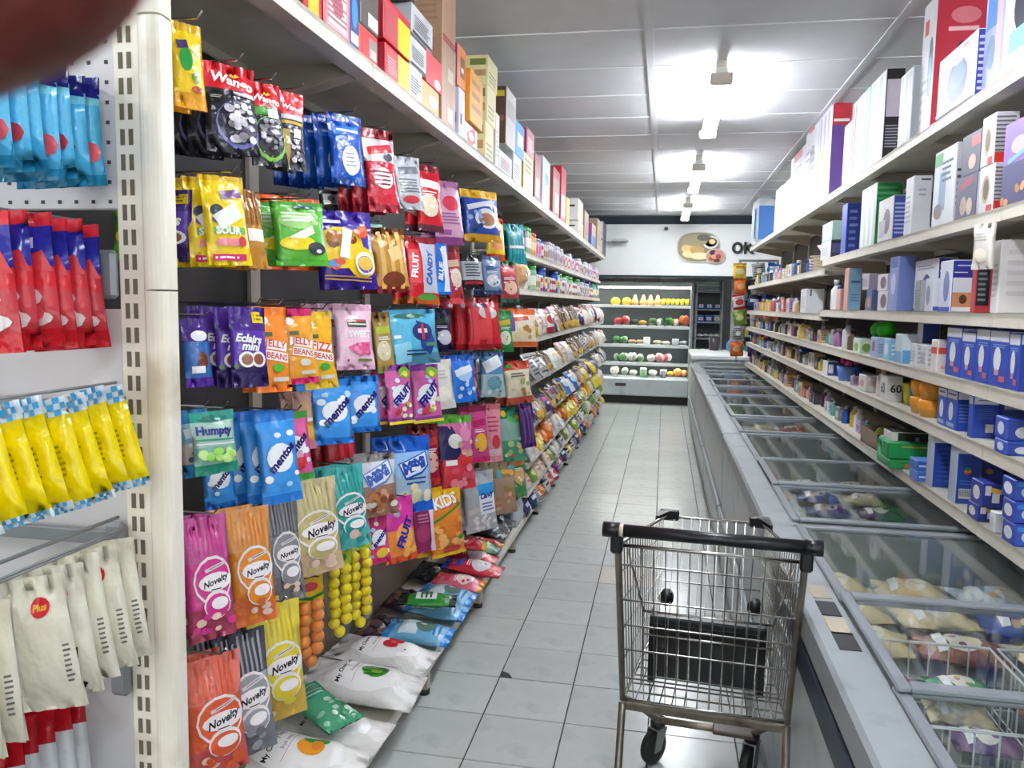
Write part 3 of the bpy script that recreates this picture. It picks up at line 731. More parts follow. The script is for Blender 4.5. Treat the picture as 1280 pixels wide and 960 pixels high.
def carton_mesh(lx, ly, lz, cols, faces, side, seed=0):
    """carton with its aisle face towards side*x and its near end towards -y; origin at the middle of its base"""
    b = MB(); c = .003
    b.box(-lx/2, lx/2, -ly/2, ly/2, 0, lz, cols[0], ch=c)
    # colour the faces: order of the first six quads of a chamfered box is x0,x1,y0,y1,z0,z1
    fx = 1 if side > 0 else 0
    for i, k in ((fx, 0), (2, 1), (5, 2), (3, 1)): b.c[i] = lin(cols[k])
    me = b.mesh('carton', CARD); q = MB()
    for which, prims in faces.items():
        w = ly if which == 'f' else lx; e_ = .0006
        for ps, fs, col in prims2d(prims, w, lz, seed+7):
            vs = []
            for x, z in ps:
                x = max(-w/2+.003, min(w/2-.003, x)); z = max(.003, min(lz-.003, z))
                if which == 'f': vs.append((side*(lx/2+e_), x*side, lz-z))
                else: vs.append((x, -ly/2-e_, lz-z))
            q.add(vs, fs if False else [g for g in fs], col); e_ += .0002
    pm = q.mesh('carton_print', CARD) if q.f else None
    return me, pm
def carton(name, loc, dims, cols, faces, side, label, cat='box', group=None, rz=0, seed=0):
    me, pm = carton_mesh(*dims, cols, faces, side, seed)
    o = link(name, me, None, loc, (0, 0, rz))
    if pm: PRINT(pm, o, 'carton_print')
    tag(o, label, cat, group); return o

# ------------------------------------------------------------------ designs printed on the packs: bands down the pack, then print on top
W_ = '#f2f2f0'
def novelty(top, mid, low, dark='#26242a'):
    st = [('s', -.48, .40, .02, .34, 9, mid)]
    em = [('e', .06, .52, .42, .20, '#e9e2e2'), ('e', .06, .52, .385, .175, mid), ('e', .10, .72, .30, .12, '#e9e2e2'), ('e', .10, .73, .27, .10, mid), ('r', -.12, .36, .40, .43, '#d9cfd0', 14), ('e', .10, .535, .37, .075, '#efe9ea'), ('t', 'Novelty', .11, .535, .60, dark, 12, .35, .03),
          ('l', -.02, .22, .585, .605, 1, dark), ('e', .14, .71, .19, .05, '#efe9ea'), ('r', -.04, .26, .41, .415, dark, 14)]
    return ([(.06, top), (.36, top), (.74, mid), (1, low)], st+em+[('b', -.4, .4, .8, .94, 9, .10, [low, mid, '#e8c9b8'])])
def mentos(base, deep, ink='#241a6a', tw='mentos', extra=()):
    return ([(.1, deep), (.9, base), (1, deep)], [('b', -.42, .42, .2, .85, 6, .10, ['#dfeaf6', '#a8d0f2', '#f3f4f4']), ('e', .0, .5, .34, .16, '#e9eef2')]+list(extra)+[('t', tw, .04, .50, .86, ink, 42, 0, .05)])
def jelly(base, deep, l1, l2, leaf='#58b22e'):
    return ([(.1, deep), (.92, base), (1, deep)], [('e', -.2, .16, .14, .05, '#e5e0ea'), ('r', -.28, -.0, .3, .35, '#51603f'), ('r', -.30, .42, .40, .51, '#f5ece6', -10), ('r', -.26, .44, .53, .64, '#f5ece6', -10), ('t', l1, .06, .455, .62, '#d2402f', -10), ('t', l2, .09, .585, .62, '#d2402f', -10), ('e', .1, .72, .17, .05, leaf), ('r', -.05, .4, .83, .88, '#d8d5c8')])
def plain(base, top, bot, acc, ink, seed, n=7):
    rn = random.Random(seed); p = [('e', rn.uniform(-.1, .1), rn.uniform(.55, .68), .36, .17, acc), ('r', -.36, .36, .24, .36, ink, rn.uniform(-12, 12)), ('l', -.3, .3, .40, .47, 2, W_)]
    if n: p.append(('b', -.3, .3, .52, .76, n, .07, [acc, W_, ink]))
    return ([(.10, top), (.90, base), (1, bot)], p)
GREYB = ['#b9b4bd', '#d5d0d6', '#8e8792', '#e6e3e6']
ART = {
 'ybag': ([(.1, '#d9a70f'), (.82, '#ecc81a'), (1, '#e09c12')], [('e', -.1, .44, .2, .14, '#2f9a42'), ('r', -.35, -.02, .22, .32, '#4b3a66', 8), ('e', .18, .64, .16, .07, '#6b8f2a'), ('r', .05, .4, .3, .36, '#f5eaa0', -40), ('e', .2, .78, .2, .04, '#b54b2a')]),
 'wango': ([(.3, '#d9232e'), (1, '#2c2a33')], [('e', .1, .68, .44, .26, '#7b80c4'), ('e', .1, .66, .41, .235, '#353346'), ('t', 'Wango', .06, .21, .78, W_, -8, .2, .04), ('p', [(.0, .13), (.06, .09), (.1, .12), (.14, .09), (.2, .13), (.1, .15)], '#e7a83a'), ('r', .0, .46, .31, .36, '#16151a'), ('l', .02, .44, .32, .35, 1, W_), ('c', -.3, .40, .12, '#17161a'), ('l', -.4, -.2, .38, .42, 2, '#b8b4b0'), ('b', -.2, .4, .46, .86, 26, .085, GREYB)]),
 'wangog': ([(.3, '#d9232e'), (1, '#2a2930')], [('e', .04, .68, .46, .27, '#7fc04c'), ('e', .04, .66, .43, .24, '#2b2d33'), ('t', 'Wango', .06, .22, .78, W_, -8, .2, .04), ('p', [(.0, .14), (.06, .10), (.1, .13), (.14, .10), (.2, .14), (.1, .16)], '#e7a83a'), ('r', -.4, .1, .31, .40, '#4da436'), ('r', .02, .34, .33, .43, W_), ('b', -.3, .34, .46, .86, 30, .07, ['#6d6a76', '#8d8894', '#55525e', '#a7a3ad'])]),
 'wangoy': ([(.3, '#d9232e'), (1, '#33323a')], [('t', 'Wango', .06, .22, .78, W_, -8, .2, .04), ('r', -.42, .44, .31, .37, '#c9c6c4'), ('r', -.4, .42, .39, .43, '#c9a53e'), ('r', -.38, -.12, .5, .98, '#b09a52'), ('r', .02, .3, .48, .6, '#dcdcda'), ('b', -.05, .4, .62, .9, 12, .08, GREYB)]),
 'blueoval': ([(.12, '#17479c'), (.9, '#1c55b8'), (1, '#12408f')], [('e', .06, .66, .27, .21, '#dfe4ec'), ('l', -.1, .22, .54, .76, 4, '#8a93a6'), ('r', -.4, .4, .18, .30, '#2f6fd6', 8), ('l', -.3, .34, .20, .28, 1, '#e4ecf8')]),
 'redsil': ([(.12, '#8c1f2c'), (.4, '#cfc9cb'), (.9, '#c6273a'), (1, '#a01f30')], [('r', -.4, .4, .2, .30, '#d8323f', 10), ('e', .0, .6, .3, .13, '#e7e4e6'), ('l', -.3, .3, .5, .7, 4, '#7d2a38'), ('e', .2, .34, .16, .05, '#51535d')]),
 'silver': ([(1, '#b9bcc2')], [('r', -.35, .38, .2, .34, '#6f737c', 6), ('l', -.36, .36, .42, .70, 5, '#6d6f78'), ('e', 0, .82, .3, .07, '#c9404c')]),
 'redtall': plain('#c81f2c', '#7d1620', '#5a2230', '#e4d3b4', '#f0ece8', 3),
 'lilac': ([(.1, '#b16f9c'), (.88, '#cf9cbb'), (1, '#86427a')], [('e', .06, .36, .3, .12, '#d73f56'), ('l', -.3, .34, .5, .7, 4, '#8f5d86'), ('r', -.4, .0, .78, .86, '#a05a98')]),
 'blueyel': ([(.16, '#e7b21c'), (.86, '#2a4ba6'), (1, '#c9951d')], [('e', .1, .56, .33, .2, '#e9eaf0'), ('e', .1, .58, .24, .13, '#a4683f'), ('r', -.4, .36, .24, .34, '#dfe3ee', 12), ('b', -.4, .4, .4, .8, 8, .06, ['#8fb0e6', '#17336f'])]),
 'yelsnack': ([(.14, '#d8531f'), (.85, '#efc92a'), (1, '#c9481f')], [('e', .0, .62, .34, .14, '#e3884a'), ('r', -.3, .3, .26, .36, '#d8531f', 6), ('e', .1, .44, .2, .06, W_)]),
 'teal': ([(1, '#1b7f86')], [('s', -.45, .45, .03, .97, 5, '#2a98a0'), ('r', -.4, .4, .55, .62, '#c9d7d6')]),
 'dkpack': ([(1, '#3a3536')], [('r', -.36, .36, .2, .72, '#9d9a98', 4), ('e', 0, .44, .2, .14, '#4a4748'), ('l', -.3, .3, .56, .68, 2, '#3a3536')]),
 'whpack': ([(1, '#b8b0ae')], [('l', -.36, .36, .1, .8, 7, '#5c5757'), ('r', -.4, .4, .84, .92, '#3a2f30')]),
 'sour': ([(.06, '#d7ac12'), (1, '#efd016')], [('e', -.22, .40, .15, .07, '#3c4250'), ('e', -.2, .50, .15, .05, '#7b549c'), ('r', -.1, .42, .16, .26, '#7a4f86', 10), ('r', -.34, .42, .58, .66, '#74b13c'), ('t', 'SOUR', .0, .62, .6, W_, 0, 0, .05), ('r', -.16, .2, .30, .62, '#e9ede6', -60), ('r', -.3, .36, .71, .79, '#e98b92'), ('r', -.4, .36, .88, .95, '#d8276e'), ('l', -.34, .3, .89, .94, 1, W_), ('e', .3, .74, .1, .06, '#c9403f')]),
 'magenta': ([(.4, '#d3278d'), (.75, '#d23f5f'), (1, '#b01f6f')], [('e', -.2, .36, .4, .12, '#f0d01e'), ('p', [(-.4, .25), (.0, .2), (.2, .34), (.0, .44), (-.4, .5)], '#f2d428')]),
 'tan': ([(.1, '#8a5520'), (1, '#b9802f')], [('r', -.4, .4, .5, .66, '#efe9dd'), ('s', -.5, .5, .02, .45, 4, '#9a6526')]),
 'ortop': ([(.24, '#f0601d'), (.84, '#3f9a35'), (1, '#e9571f')], [('e', 0, .62, .34, .12, '#e8d230'), ('l', -.3, .4, .06, .16, 1, '#fbe3d2')]),
 'lemon': ([(.06, '#3e9f30'), (.9, '#63b93f'), (1, '#4faa36')], [('e', -.05, .3, .36, .14, '#9ccf78'), ('l', -.34, .3, .16, .34, 3, '#e2efd8'), ('e', -.1, .66, .34, .11, '#efd829'), ('e', .26, .74, .2, .10, '#3a4044'), ('e', .3, .78, .06, .03, W_), ('p', [(-.3, .58), (.2, .38), (.24, .5), (.0, .6)], '#f2ead8'), ('r', -.06, .3, .06, .1, '#33508a')]),
 'bluesl': plain('#58aecb', '#3f92b4', '#3f92b4', '#dfe8ec', '#d8743f', 8, 3),
 'chips': ([(.16, '#3a2290'), (.84, '#3a2290'), (1, '#331d80')], [('e', -.12, .48, .4, .27, '#ecc41b'), ('e', .22, .66, .3, .2, '#ecc41b'), ('b', -.34, .1, .32, .44, 9, .1, ['#9c5b2c', '#b4743c', '#7c4624']), ('e', .26, .30, .1, .06, '#c54a1f'), ('p', [(.1, .26), (.36, .16), (.4, .3), (.2, .36)], '#c8501f'), ('r', -.14, .02, .24, .62, W_, -14), ('e', .26, .68, .2, .15, '#f2f0ea'), ('e', .26, .69, .16, .11, '#6c4aa0'), ('e', .26, .68, .15, .09, '#e8b54a'), ('b', -.4, -.05, .66, .72, 5, .08, ['#d64f2e', '#4a8fd0', '#e9a13a']), ('r', -.44, .36, .84, .855, '#c8983a', -3), ('r', -.44, .36, .88, .895, '#c8983a', -3), ('l', -.4, .0, .1, .2, 1, '#cfc9e6')]),
 'browncandy': ([(.1, '#6c3a1c'), (.9, '#c08a3c'), (1, '#7b2420')], [('s', -.4, .4, .06, .94, 3, '#e0b05a'), ('e', .0, .8, .34, .12, '#7a3b22'), ('r', -.1, .3, .3, .5, '#e6c98a', 20)]),
 'tealsl': plain('#67b7a6', '#9fd0c0', '#c9b42a', '#e0ece6', '#c8504e', 12, 4),
 'vertred': ([(.1, '#8f1620'), (.9, '#d0202e'), (1, '#b9541f')], [('r', -.04, .46, .1, .84, '#b8bccb'), ('t', 'CANDY', .2, .46, .9, '#3f63b4', 82, .1, .06), ('r', -.42, -.1, .2, .7, '#e0404a'), ('t', 'FRUIT', -.26, .44, .6, W_, 82, 0, .04), ('e', .1, .9, .3, .05, '#4f9a40')]),
 'bluev': ([(1, '#1e6fd0')], [('t', 'BLUE', -.05, .55, .8, '#e6eefa', 78, .1, .05), ('r', .1, .4, .05, .95, '#dfe4ec', 0), ('r', -.44, .1, .78, .96, '#2790ee')]),
 'redv2': plain('#b3343c', '#8f2630', '#d8505a', '#e6cfc4', '#d9b7a0', 15, 5),
 'silverblk': ([(.2, '#26262b'), (.74, '#b7bcc2'), (1, '#25252a')], [('l', -.36, .36, .26, .66, 5, '#4c5058'), ('r', -.4, .4, .78, .86, '#c4303c')]),
 'bluesil': plain('#7f97ba', '#4a5e8a', '#3d4c78', '#d8dde6', '#47659c', 17),
 'redgreen': plain('#a8323e', '#40794a', '#35624a', '#e5b9a0', '#d04a4c', 19),
 'purpblue': ([(.34, '#3f1f7c'), (.86, '#2f66ae'), (1, '#4a2290')], [('e', .1, .26, .32, .08, '#e8e6ec'), ('e', .15, .62, .2, .13, '#6d3a28'), ('r', -.3, .2, .70, .80, W_)]),
 'purple': ([(.3, '#43237f'), (.74, '#5a35a6'), (1, '#2c1b58')], [('r', .12, .44, .06, .2, '#e8c81e'), ('l', .16, .4, .08, .18, 2, '#7c6a20'), ('t', 'Eclairs', -.02, .40, .72, W_, -6, .2, .04), ('t', 'mini', .02, .50, .5, W_, -6, .2, .04), ('e', -.12, .66, .22, .10, '#efeae6'), ('e', .2, .66, .22, .10, '#efeae6'), ('e', -.12, .66, .15, .07, '#8a5640'), ('e', .2, .66, .15, .07, '#8a5640'), ('c', -.4, .74, .06, '#587a3a')]),
 'orangejb': jelly('#f08a2a', '#ee7a22', 'JELLY', 'BEANS'),
 'pinkjb': jelly('#e9a02c', '#d3246b', 'JELLY', 'BEANS', '#d0d0c4'),
 'yeljb': jelly('#eab026', '#e3bd2e', 'FIZZ', 'BEANS', '#3f9a3c'),
 'pinklt': ([(.1, '#d9a8bd'), (.94, '#edc3d4'), (1, '#d7a0b8')], [('r', -.22, .3, .24, .36, '#465a42'), ('r', -.24, .26, .25, .28, '#b83a36'), ('l', -.2, .28, .29, .34, 1, '#e6e8e0'), ('t', 'SWEET', .1, .46, .62, W_, 0, 0, .05), ('p', [(-.24, .66), (.0, .60), (.38, .58), (.36, .74), (.1, .8), (-.1, .74)], '#dd5f8c'), ('b', -.1, .34, .62, .76, 7, .06, ['#e98bab', '#d14a7c']), ('r', .0, .4, .84, .88, '#7b8a5c'), ('c', -.24, .86, .03, '#c9405a')]),
 'goldsl': plain('#b08d45', '#8d6c34', '#8a8f36', '#d9d0b0', '#b9c23a', 21, 5),
 'bluecross': ([(.08, '#4a9cc0'), (.8, '#58b4d6'), (1, '#4a7f98')], [('p', [(.06, .2), (.3, .3), (.44, .6), (.3, .84), (.1, .7)], '#27408a'), ('e', .16, .42, .22, .17, '#27306c'), ('r', .06, .26, .36, .44, '#d9dde6'), ('r', .13, .19, .28, .56, '#c43040'), ('r', -.4, -.28, .46, .52, W_), ('r', -.4, -.1, .6, .96, '#8ccfe4', 8), ('e', -.05, .12, .3, .05, '#2f6f5a'), ('r', .2, .46, .62, .68, '#4f9a72'), ('l', -.2, .3, .72, .84, 2, '#27406c')]),
 'navy': plain('#242048', '#1b1838', '#1b1838', '#c9cad6', '#3a4a44', 23, 3),
 'redshiny': ([(.1, '#8a1c26'), (.9, '#cf2431'), (1, '#a41d29')], [('e', .1, .3, .3, .12, '#d9cdd0'), ('e', -.1, .62, .26, .2, '#e04a50'), ('s', -.45, .3, .1, .9, 2, '#e5484f'), ('r', -.3, .1, .12, .2, '#5a2a60')]),
 'greenside': plain('#2e8a44', '#24743a', '#24743a', '#cfdcc8', '#b9a93a', 25, 5),
 'creamfood': ([(.16, '#d8642c'), (.86, '#ddd0b4'), (1, '#c8642f')], [('e', .1, .44, .3, .14, '#e3d6c0'), ('b', -.3, .4, .5, .76, 9, .09, ['#a8794a', '#c99a62', '#d9c090']), ('r', -.36, .2, .22, .32, '#c24a30', 5), ('r', -.46, -.28, .1, .6, '#6c5aa0')]),
 'humph': ([(.16, '#2f9a8a'), (.56, '#a9c9bd'), (.84, '#7fae9a'), (1, '#22856f')], [('e', .0, .12, .34, .06, '#227a6c'), ('t', 'Humpty', .0, .33, .84, '#2d3a86', -3, 0, .05), ('r', -.44, .44, .44, .47, '#2f9a7a', -3), ('r', -.44, .44, .51, .53, '#e2ece6', -3), ('b', -.36, .36, .60, .80, 14, .11, ['#a9e06a', '#8fd056', '#c4ec92', '#d9f0c0'])]),
 'bluewht': ([(.2, '#2f7fb8'), (.5, '#8fb8cc'), (.8, '#c9c2b6'), (1, '#2f80b8')], [('r', -.4, .4, .26, .4, '#e2ecf0', 8), ('b', -.3, .4, .5, .74, 9, .1, ['#efece8', '#b9b3a6', '#3a4a66'])]),
 'mentosb': mentos('#3f96e4', '#2476cf'),
 'mentosp': mentos('#d65f96', '#3f9a3a', '#3a2060', 'mentos', [('e', .1, .72, .2, .12, '#d83c46'), ('r', -.3, .2, .56, .66, '#c89ab4')]),
 'fruitm': mentos('#cf5fa0', '#8a3f9a', '#2f2a86', 'FRUIT', [('e', .24, .14, .22, .10, '#6aa830'), ('e', .24, .16, .1, .05, '#ecd53a'), ('c', -.16, .8, .1, '#d6363e'), ('b', .0, .44, .6, .9, 7, .09, ['#e3dc7a', '#efe6c0', '#c4b64c']), ('r', -.5, .5, .95, 1, '#e6cc2a')]),
 'mentopk': mentos('#d43a78', '#c42a6c', '#2a2480', 'mentos', [('e', .1, .8, .3, .1, '#e8c53a')]),
 'mentoorg': ([(.5, '#d13a9a'), (.9, '#e88a3c'), (1, '#d8542f')], [('e', .1, .6, .3, .2, '#f0a95a'), ('c', -.1, .24, .1, '#a8a4b4'), ('b', .1, .42, .7, .9, 5, .1, ['#f3e2b0', '#f0b25a']), ('t', 'FRUIT', .1, .54, .86, '#2b2a92', 60, 0, .05)]),
 'greenapple': plain('#6cb84a', '#59a83c', '#7f9a72', '#a9d88a', '#c9d030', 27, 5),
 'tanpk': ([(.5, '#c9a090'), (.85, '#c58a3a'), (1, '#b8748a')], [('e', 0, .3, .34, .14, '#d9b08a'), ('e', .1, .7, .3, .12, '#d8a84a'), ('r', -.4, .4, .46, .52, '#e9dfe4')]),
 'whitepk': ([(1, '#dcd8d0')], [('l', -.3, .3, .2, .4, 3, '#b9b4ac'), ('e', 0, .7, .3, .16, '#efe9d8')]),
 'bluesweet': ([(.12, '#1f5cc0'), (1, '#2a78dc')], [('e', .0, .4, .32, .16, '#a9d2f2'), ('r', -.36, .34, .26, .4, '#e9f0f8', 14), ('b', -.34, .4, .55, .9, 8, .09, ['#58a4ee', '#cfe4f6'])]),
 'reddark': plain('#8c2430', '#501a26', '#501a26', '#c98a80', '#b04050', 29, 4),
 'bluewhite2': ([(.1, '#34567e'), (.5, '#4f86b4'), (1, '#a9c3cc')], [('r', -.4, .36, .14, .4, '#dfe8ee', 20), ('e', 0, .7, .32, .16, '#6fa6b4'), ('b', -.3, .3, .6, .9, 5, .08, ['#dfe6e4', '#5a8a80'])]),
 'creamred': ([(.2, '#c9452f'), (.84, '#ddd3b6'), (1, '#b8503a')], [('b', -.34, .4, .44, .8, 10, .09, ['#a87f58', '#c9b48a', '#8f9a6a']), ('e', -.3, .1, .12, .05, '#3f9a3c'), ('l', -.3, .3, .26, .38, 2, '#6a5a48')]),
 'redpk': ([(.3, '#8f2028'), (1, '#bf2732')], [('s', -.45, .45, .2, .95, 3, '#d8404a')]),
 'nov_pink': novelty('#c0609c', '#cf3a8c', '#a8455f'), 'nov_orange': novelty('#d59a62', '#e08a2c', '#d8703a'),
 'nov_grey': novelty('#6c6c70', '#8a8a8e', '#77777a'), 'nov_cream': novelty('#c7bd96', '#c2b478', '#cdb08c'),
 'nov_teal': novelty('#4fb0ac', '#2f9c98', '#58b4b4'), 'nov_salmon': novelty('#df7a70', '#e2603c', '#cc5a58'),
 'nov_black': novelty('#51545c', '#9a9ca2', '#77797e', '#23252b'), 'nov_yellow': novelty('#dcc94e', '#e0cc3c', '#cda94a'),
 'greensl': plain('#8fae3c', '#5f8a34', '#7a8a3a', '#d9dca0', '#4f9a30', 31, 4),
 'mimi_w': ([(.12, '#8a8584'), (.5, '#c9cdd8'), (1, '#9a7260')], [('p', [(-.36, .3), (.36, .1), (.42, .34), (.2, .48), (-.2, .56)], '#6f86b8'), ('p', [(-.32, .31), (.33, .13), (.37, .33), (.18, .44), (-.18, .52)], '#e2e8f2'), ('t', 'MiMi', .02, .33, .58, '#3f62b0', 22, 0, .08), ('b', -.36, .4, .62, .92, 22, .09, ['#a8644a', '#c99a78', '#8a4a3a', '#e3d6cc', '#b97a4a'])]),
 'mimi_b': ([(.2, '#1b5cc4'), (.5, '#8fc0ea'), (.86, '#9cb8cc'), (1, '#1e5fc8')], [('p', [(-.36, .34), (.36, .2), (.42, .4), (.2, .5), (-.22, .56)], '#2450a8'), ('p', [(-.33, .35), (.33, .22), (.38, .39), (.18, .47), (-.2, .53)], '#d9e6f6'), ('t', 'MiMi', .02, .375, .58, '#2a50b0', 14, 0, .08), ('r', -.06, .14, .40, .45, W_), ('l', -.2, .34, .52, .64, 2, '#2a5090'), ('b', -.34, .36, .66, .84, 9, .11, ['#d9d2a8', '#c9c4a0', '#e6e0c4'])]),
 'redwrap': plain('#a02030', '#6c1a24', '#c9302f', '#d9b0a8', '#c84030', 33, 5),
 'navypink': ([(.1, '#5aa83a'), (.5, '#cf6a9c'), (1, '#d8404e')], [('p', [(-.5, .12), (-.1, .14), (.06, .5), (-.1, .58), (-.5, .6)], '#2a2658'), ('e', -.1, .34, .2, .1, '#dcd8d0'), ('e', .24, .26, .18, .1, '#e087b4'), ('b', .0, .44, .36, .56, 6, .09, ['#e3c9a8', '#c99a8a']), ('r', -.46, .46, .58, .66, '#d6303a'), ('r', -.4, -.1, .59, .66, W_), ('b', -.2, .44, .68, .95, 12, .1, ['#e0566a', '#f08a98', '#c83044'])]),
 'magpink': plain('#d04a8c', '#8a2a4c', '#c4306c', '#e8b43a', '#c02a6a', 35, 4),
 'pinkred': ([(.1, '#c86a78'), (1, '#e0909c')], [('e', .1, .66, .24, .12, '#cc3a46'), ('l', -.3, .3, .2, .5, 4, '#c04a68'), ('r', -.3, .36, .78, .9, '#ecc6cc')]),
 'toygreen': ([(.2, '#2f7a5a'), (.6, '#8ab0a4'), (1, '#4a9a78')], [('b', -.36, .36, .1, .24, 6, .12, ['#e39a3a', '#d8563a', '#4fa84a', '#e8c83a']), ('b', -.3, .3, .5, .9, 9, .1, ['#d9b878', '#c9704a', '#a8c48a', '#e8dcae'])]),
 'purpleedge': ([(1, '#4a2a66')], [('s', -.4, .4, .1, .9, 3, '#6a4a8a')]),
 'magwhite': ([(1, '#8f2a5c')], [('r', .28, .5, 0, 1, '#e2cfd8'), ('e', -.1, .6, .3, .2, '#a83a6a'), ('l', -.3, .2, .2, .4, 3, '#c47a9c')]),
 'cheese': ([(.24, '#e6b21a'), (1, '#e88a34')], [('t', 'KIDS', .02, .18, .76, '#d0502a', 8, 0, .06), ('t', 'KIDS', .0, .17, .72, W_, 8, 0, .04), ('r', -.5, .5, .34, .38, '#4f8a2c', 22), ('b', -.4, .4, .46, .88, 26, .12, ['#f0a04a', '#e88434', '#f4b468', '#d8742c']), ('e', .1, .9, .26, .05, '#c03a34'), ('e', .34, .74, .1, .04, '#3f8a34'), ('r', -.5, .5, .95, 1, '#e2b02a')]),
 'clearwhite': ([(.3, '#a9b0b4'), (1, '#b4b6b8')], [('r', -.1, .48, .22, .40, '#2f97dc'), ('r', -.1, .48, .40, .72, '#e6e9ee'), ('t', 'Candy', .19, .42, .5, '#2a3f9a', 6, .3, .05), ('l', -.02, .4, .52, .68, 3, '#5a6cb4'), ('b', -.4, .4, .74, .96, 22, .06, ['#e2e2e0', '#c9c8c6', '#f0efec']), ('r', -.46, -.14, .6, .68, '#c8c4c0', 10)]),
 'brownclear': ([(.3, '#8a7a60'), (1, '#a88c74')], [('b', -.36, .4, .12, .26, 6, .12, ['#e0a83a', '#c9902c', '#5aa0a8']), ('b', -.4, .4, .5, .92, 16, .1, ['#c48a6a', '#d8a88a', '#b07a58', '#9a8a4c'])]),
 'toyg2': plain('#3f8a50', '#2c6a44', '#55925a', '#d8b070', '#e0843a', 37, 6),
 'efish': ([(.16, '#2a2a80'), (.26, '#7fd0e4'), (.9, '#4fb2dc'), (1, '#2a8cb4')], [('p', [(-.2, .0), (.5, .0), (.5, .2), (.2, .16)], '#22227c'), ('r', -.3, .3, .22, .27, '#2f3a96'), ('e', -.06, .42, .17, .10, '#8aa83a'), ('b', -.3, .34, .54, .72, 7, .16, ['#d43a44', '#e0505a', '#c42a3a']), ('r', -.3, .2, .55, .64, '#e88a90')]),
 'ered': ([(.10, '#d9303c'), (.40, '#2f2f9e'), (.55, '#d6323c'), (.86, '#c9404a'), (1, '#cf2430')], [('r', -.3, .3, .2, .28, '#dfe0ee', 6), ('p', [(-.5, .3), (.0, .36), (.4, .28), (.5, .44), (-.5, .42)], '#d6323c'), ('e', .0, .62, .36, .10, '#e8dcdc'), ('e', .1, .78, .34, .07, '#ece2e0'), ('b', -.4, .4, .55, .85, 6, .12, ['#d8545c', '#f0e6e6'])]),
 'echeck': ([(.16, '#e4eef4'), (.93, '#ecd400'), (1, '#e4eef4')], [('k', 0, .16, 3, '#3f9ad6'), ('k', .93, 1, 2, '#3f9ad6'), ('l', .2, .34, .4, .7, 6, '#9a8a10')]),
 'eplus': ([(1, '#ddd9c6')], [('c', .12, .22, .15, '#c9202e'), ('t', 'Plus', .12, .22, .22, '#e9a83a', 4, .1, .05), ('l', .36, .46, .5, .8, 8, '#6a6a66')]),
 'edog': ([(1, '#dcd8c8')], [('t', 'rice', -.05, .40, .6, '#1c1c1e', 6, 0, .06), ('t', 'for', -.1, .30, .3, '#1c1c1e', 6, 0, .06), ('p', [(-.2, .54), (.06, .52), (.08, .66), (.3, .62), (.28, .7), (.1, .78), (-.1, .72)], '#141416'), ('p', [(-.05, .80), (.1, .76), (.16, .86), (.3, .92), (.2, .98), (.0, .92)], '#141416'), ('c', .12, .22, .15, '#c9202e'), ('t', 'Plus', .12, .22, .22, '#e9a83a', 4, .1, .05)]),
 'eredw': ([(.28, '#b81c26'), (.7, '#d6d9de'), (1, '#c7cbd2')], [('r', -.4, .0, .1, .18, '#d8404a')]),
}
def fruitcrop(extra): return ([(1, '#dcdad6')], [('e', .02, .5, .42, .36, '#eceae8'), ('t', 'My Chewy Crop', -.02, .34, .62, '#2a2a2c', 0, .2, .02), ('t', 'fruit sweets', .04, .42, .34, '#5a5a5c', 0, .2, .0), ('r', -.3, .3, .455, .46, '#c99aa4')]+extra)
ART['crop_mango'] = fruitcrop([('e', .02, .60, .15, .10, '#e8962a'), ('e', .14, .62, .08, .10, '#3f9a2c'), ('e', .06, .64, .1, .04, '#d8832a'), ('e', -.36, .2, .06, .03, '#5a9a3a')])
ART['crop_melon'] = fruitcrop([('e', .04, .60, .19, .12, '#3f9a2a'), ('r', -.1, -.07, .52, .68, '#1d5a1c', 20), ('r', -.02, .01, .50, .70, '#1d5a1c', 12), ('r', .08, .11, .50, .70, '#1d5a1c', 2), ('r', .16, .18, .53, .67, '#1d5a1c', -8), ('e', -.02, .62, .05, .05, '#8ab82a'), ('e', .3, .72, .04, .03, '#4f8a3c'), ('e', .36, .64, .04, .04, '#4f7a4c')])
ART['crop_berry'] = fruitcrop([('e', -.05, .58, .11, .075, '#c42a38'), ('e', .12, .61, .12, .08, '#c42a38'), ('e', .02, .6, .04, .03, '#d8504c'), ('c', -.1, .74, .02, '#7a2a30')])
ART['crop_blue'] = fruitcrop([('e', -.04, .58, .06, .05, '#6aa83a'), ('e', .08, .58, .1, .06, '#2c4a9a'), ('r', .0, .26, .56, .6, '#27408a', -14), ('c', .36, .7, .06, '#c9303a')])
ART['greenclear'] = ([(.45, '#3f9a78'), (1, '#4a9a74')], [('b', -.4, .4, .5, .9, 14, .09, ['#8fc0a4', '#3f8a5c', '#b4d4c0']), ('l', -.4, .4, .06, .4, 5, '#9cd0b8')])
ART['bluejar'] = ([(.1, '#2f86cc'), (.9, '#6fb0d4'), (1, '#2a8ad8')], [('r', -.36, .4, .22, .5, '#cfdfe6'), ('e', .0, .6, .26, .16, '#5f8074'), ('e', .06, .56, .08, .05, '#dfe9e6'), ('l', -.3, .3, .72, .86, 2, '#3f7ab0'), ('e', .3, .3, .1, .06, '#3f9a4a')])
ART['greenblk'] = ([(.12, '#172c1a'), (.88, '#2c8a34'), (1, '#142a18')], [('r', -.3, .2, .3, .66, '#d9e2dc'), ('e', .1, .5, .14, .1, '#5f8a70'), ('l', -.26, .16, .36, .6, 3, '#3f5a48'), ('r', -.5, .5, .1, .16, '#101c12')])
ART['redlay'] = plain('#b3202c', '#7f1620', '#d8a02a', '#d85a5c', '#e6d6cc', 41, 5)
ART['redblue'] = plain('#c9303f', '#2a3a96', '#c02a3a', '#e3dce2', '#3a4aa8', 43, 6)
ART['pinkmix'] = plain('#d86a80', '#d8404c', '#e89a4a', '#f0d6d0', '#c9404e', 45, 9)
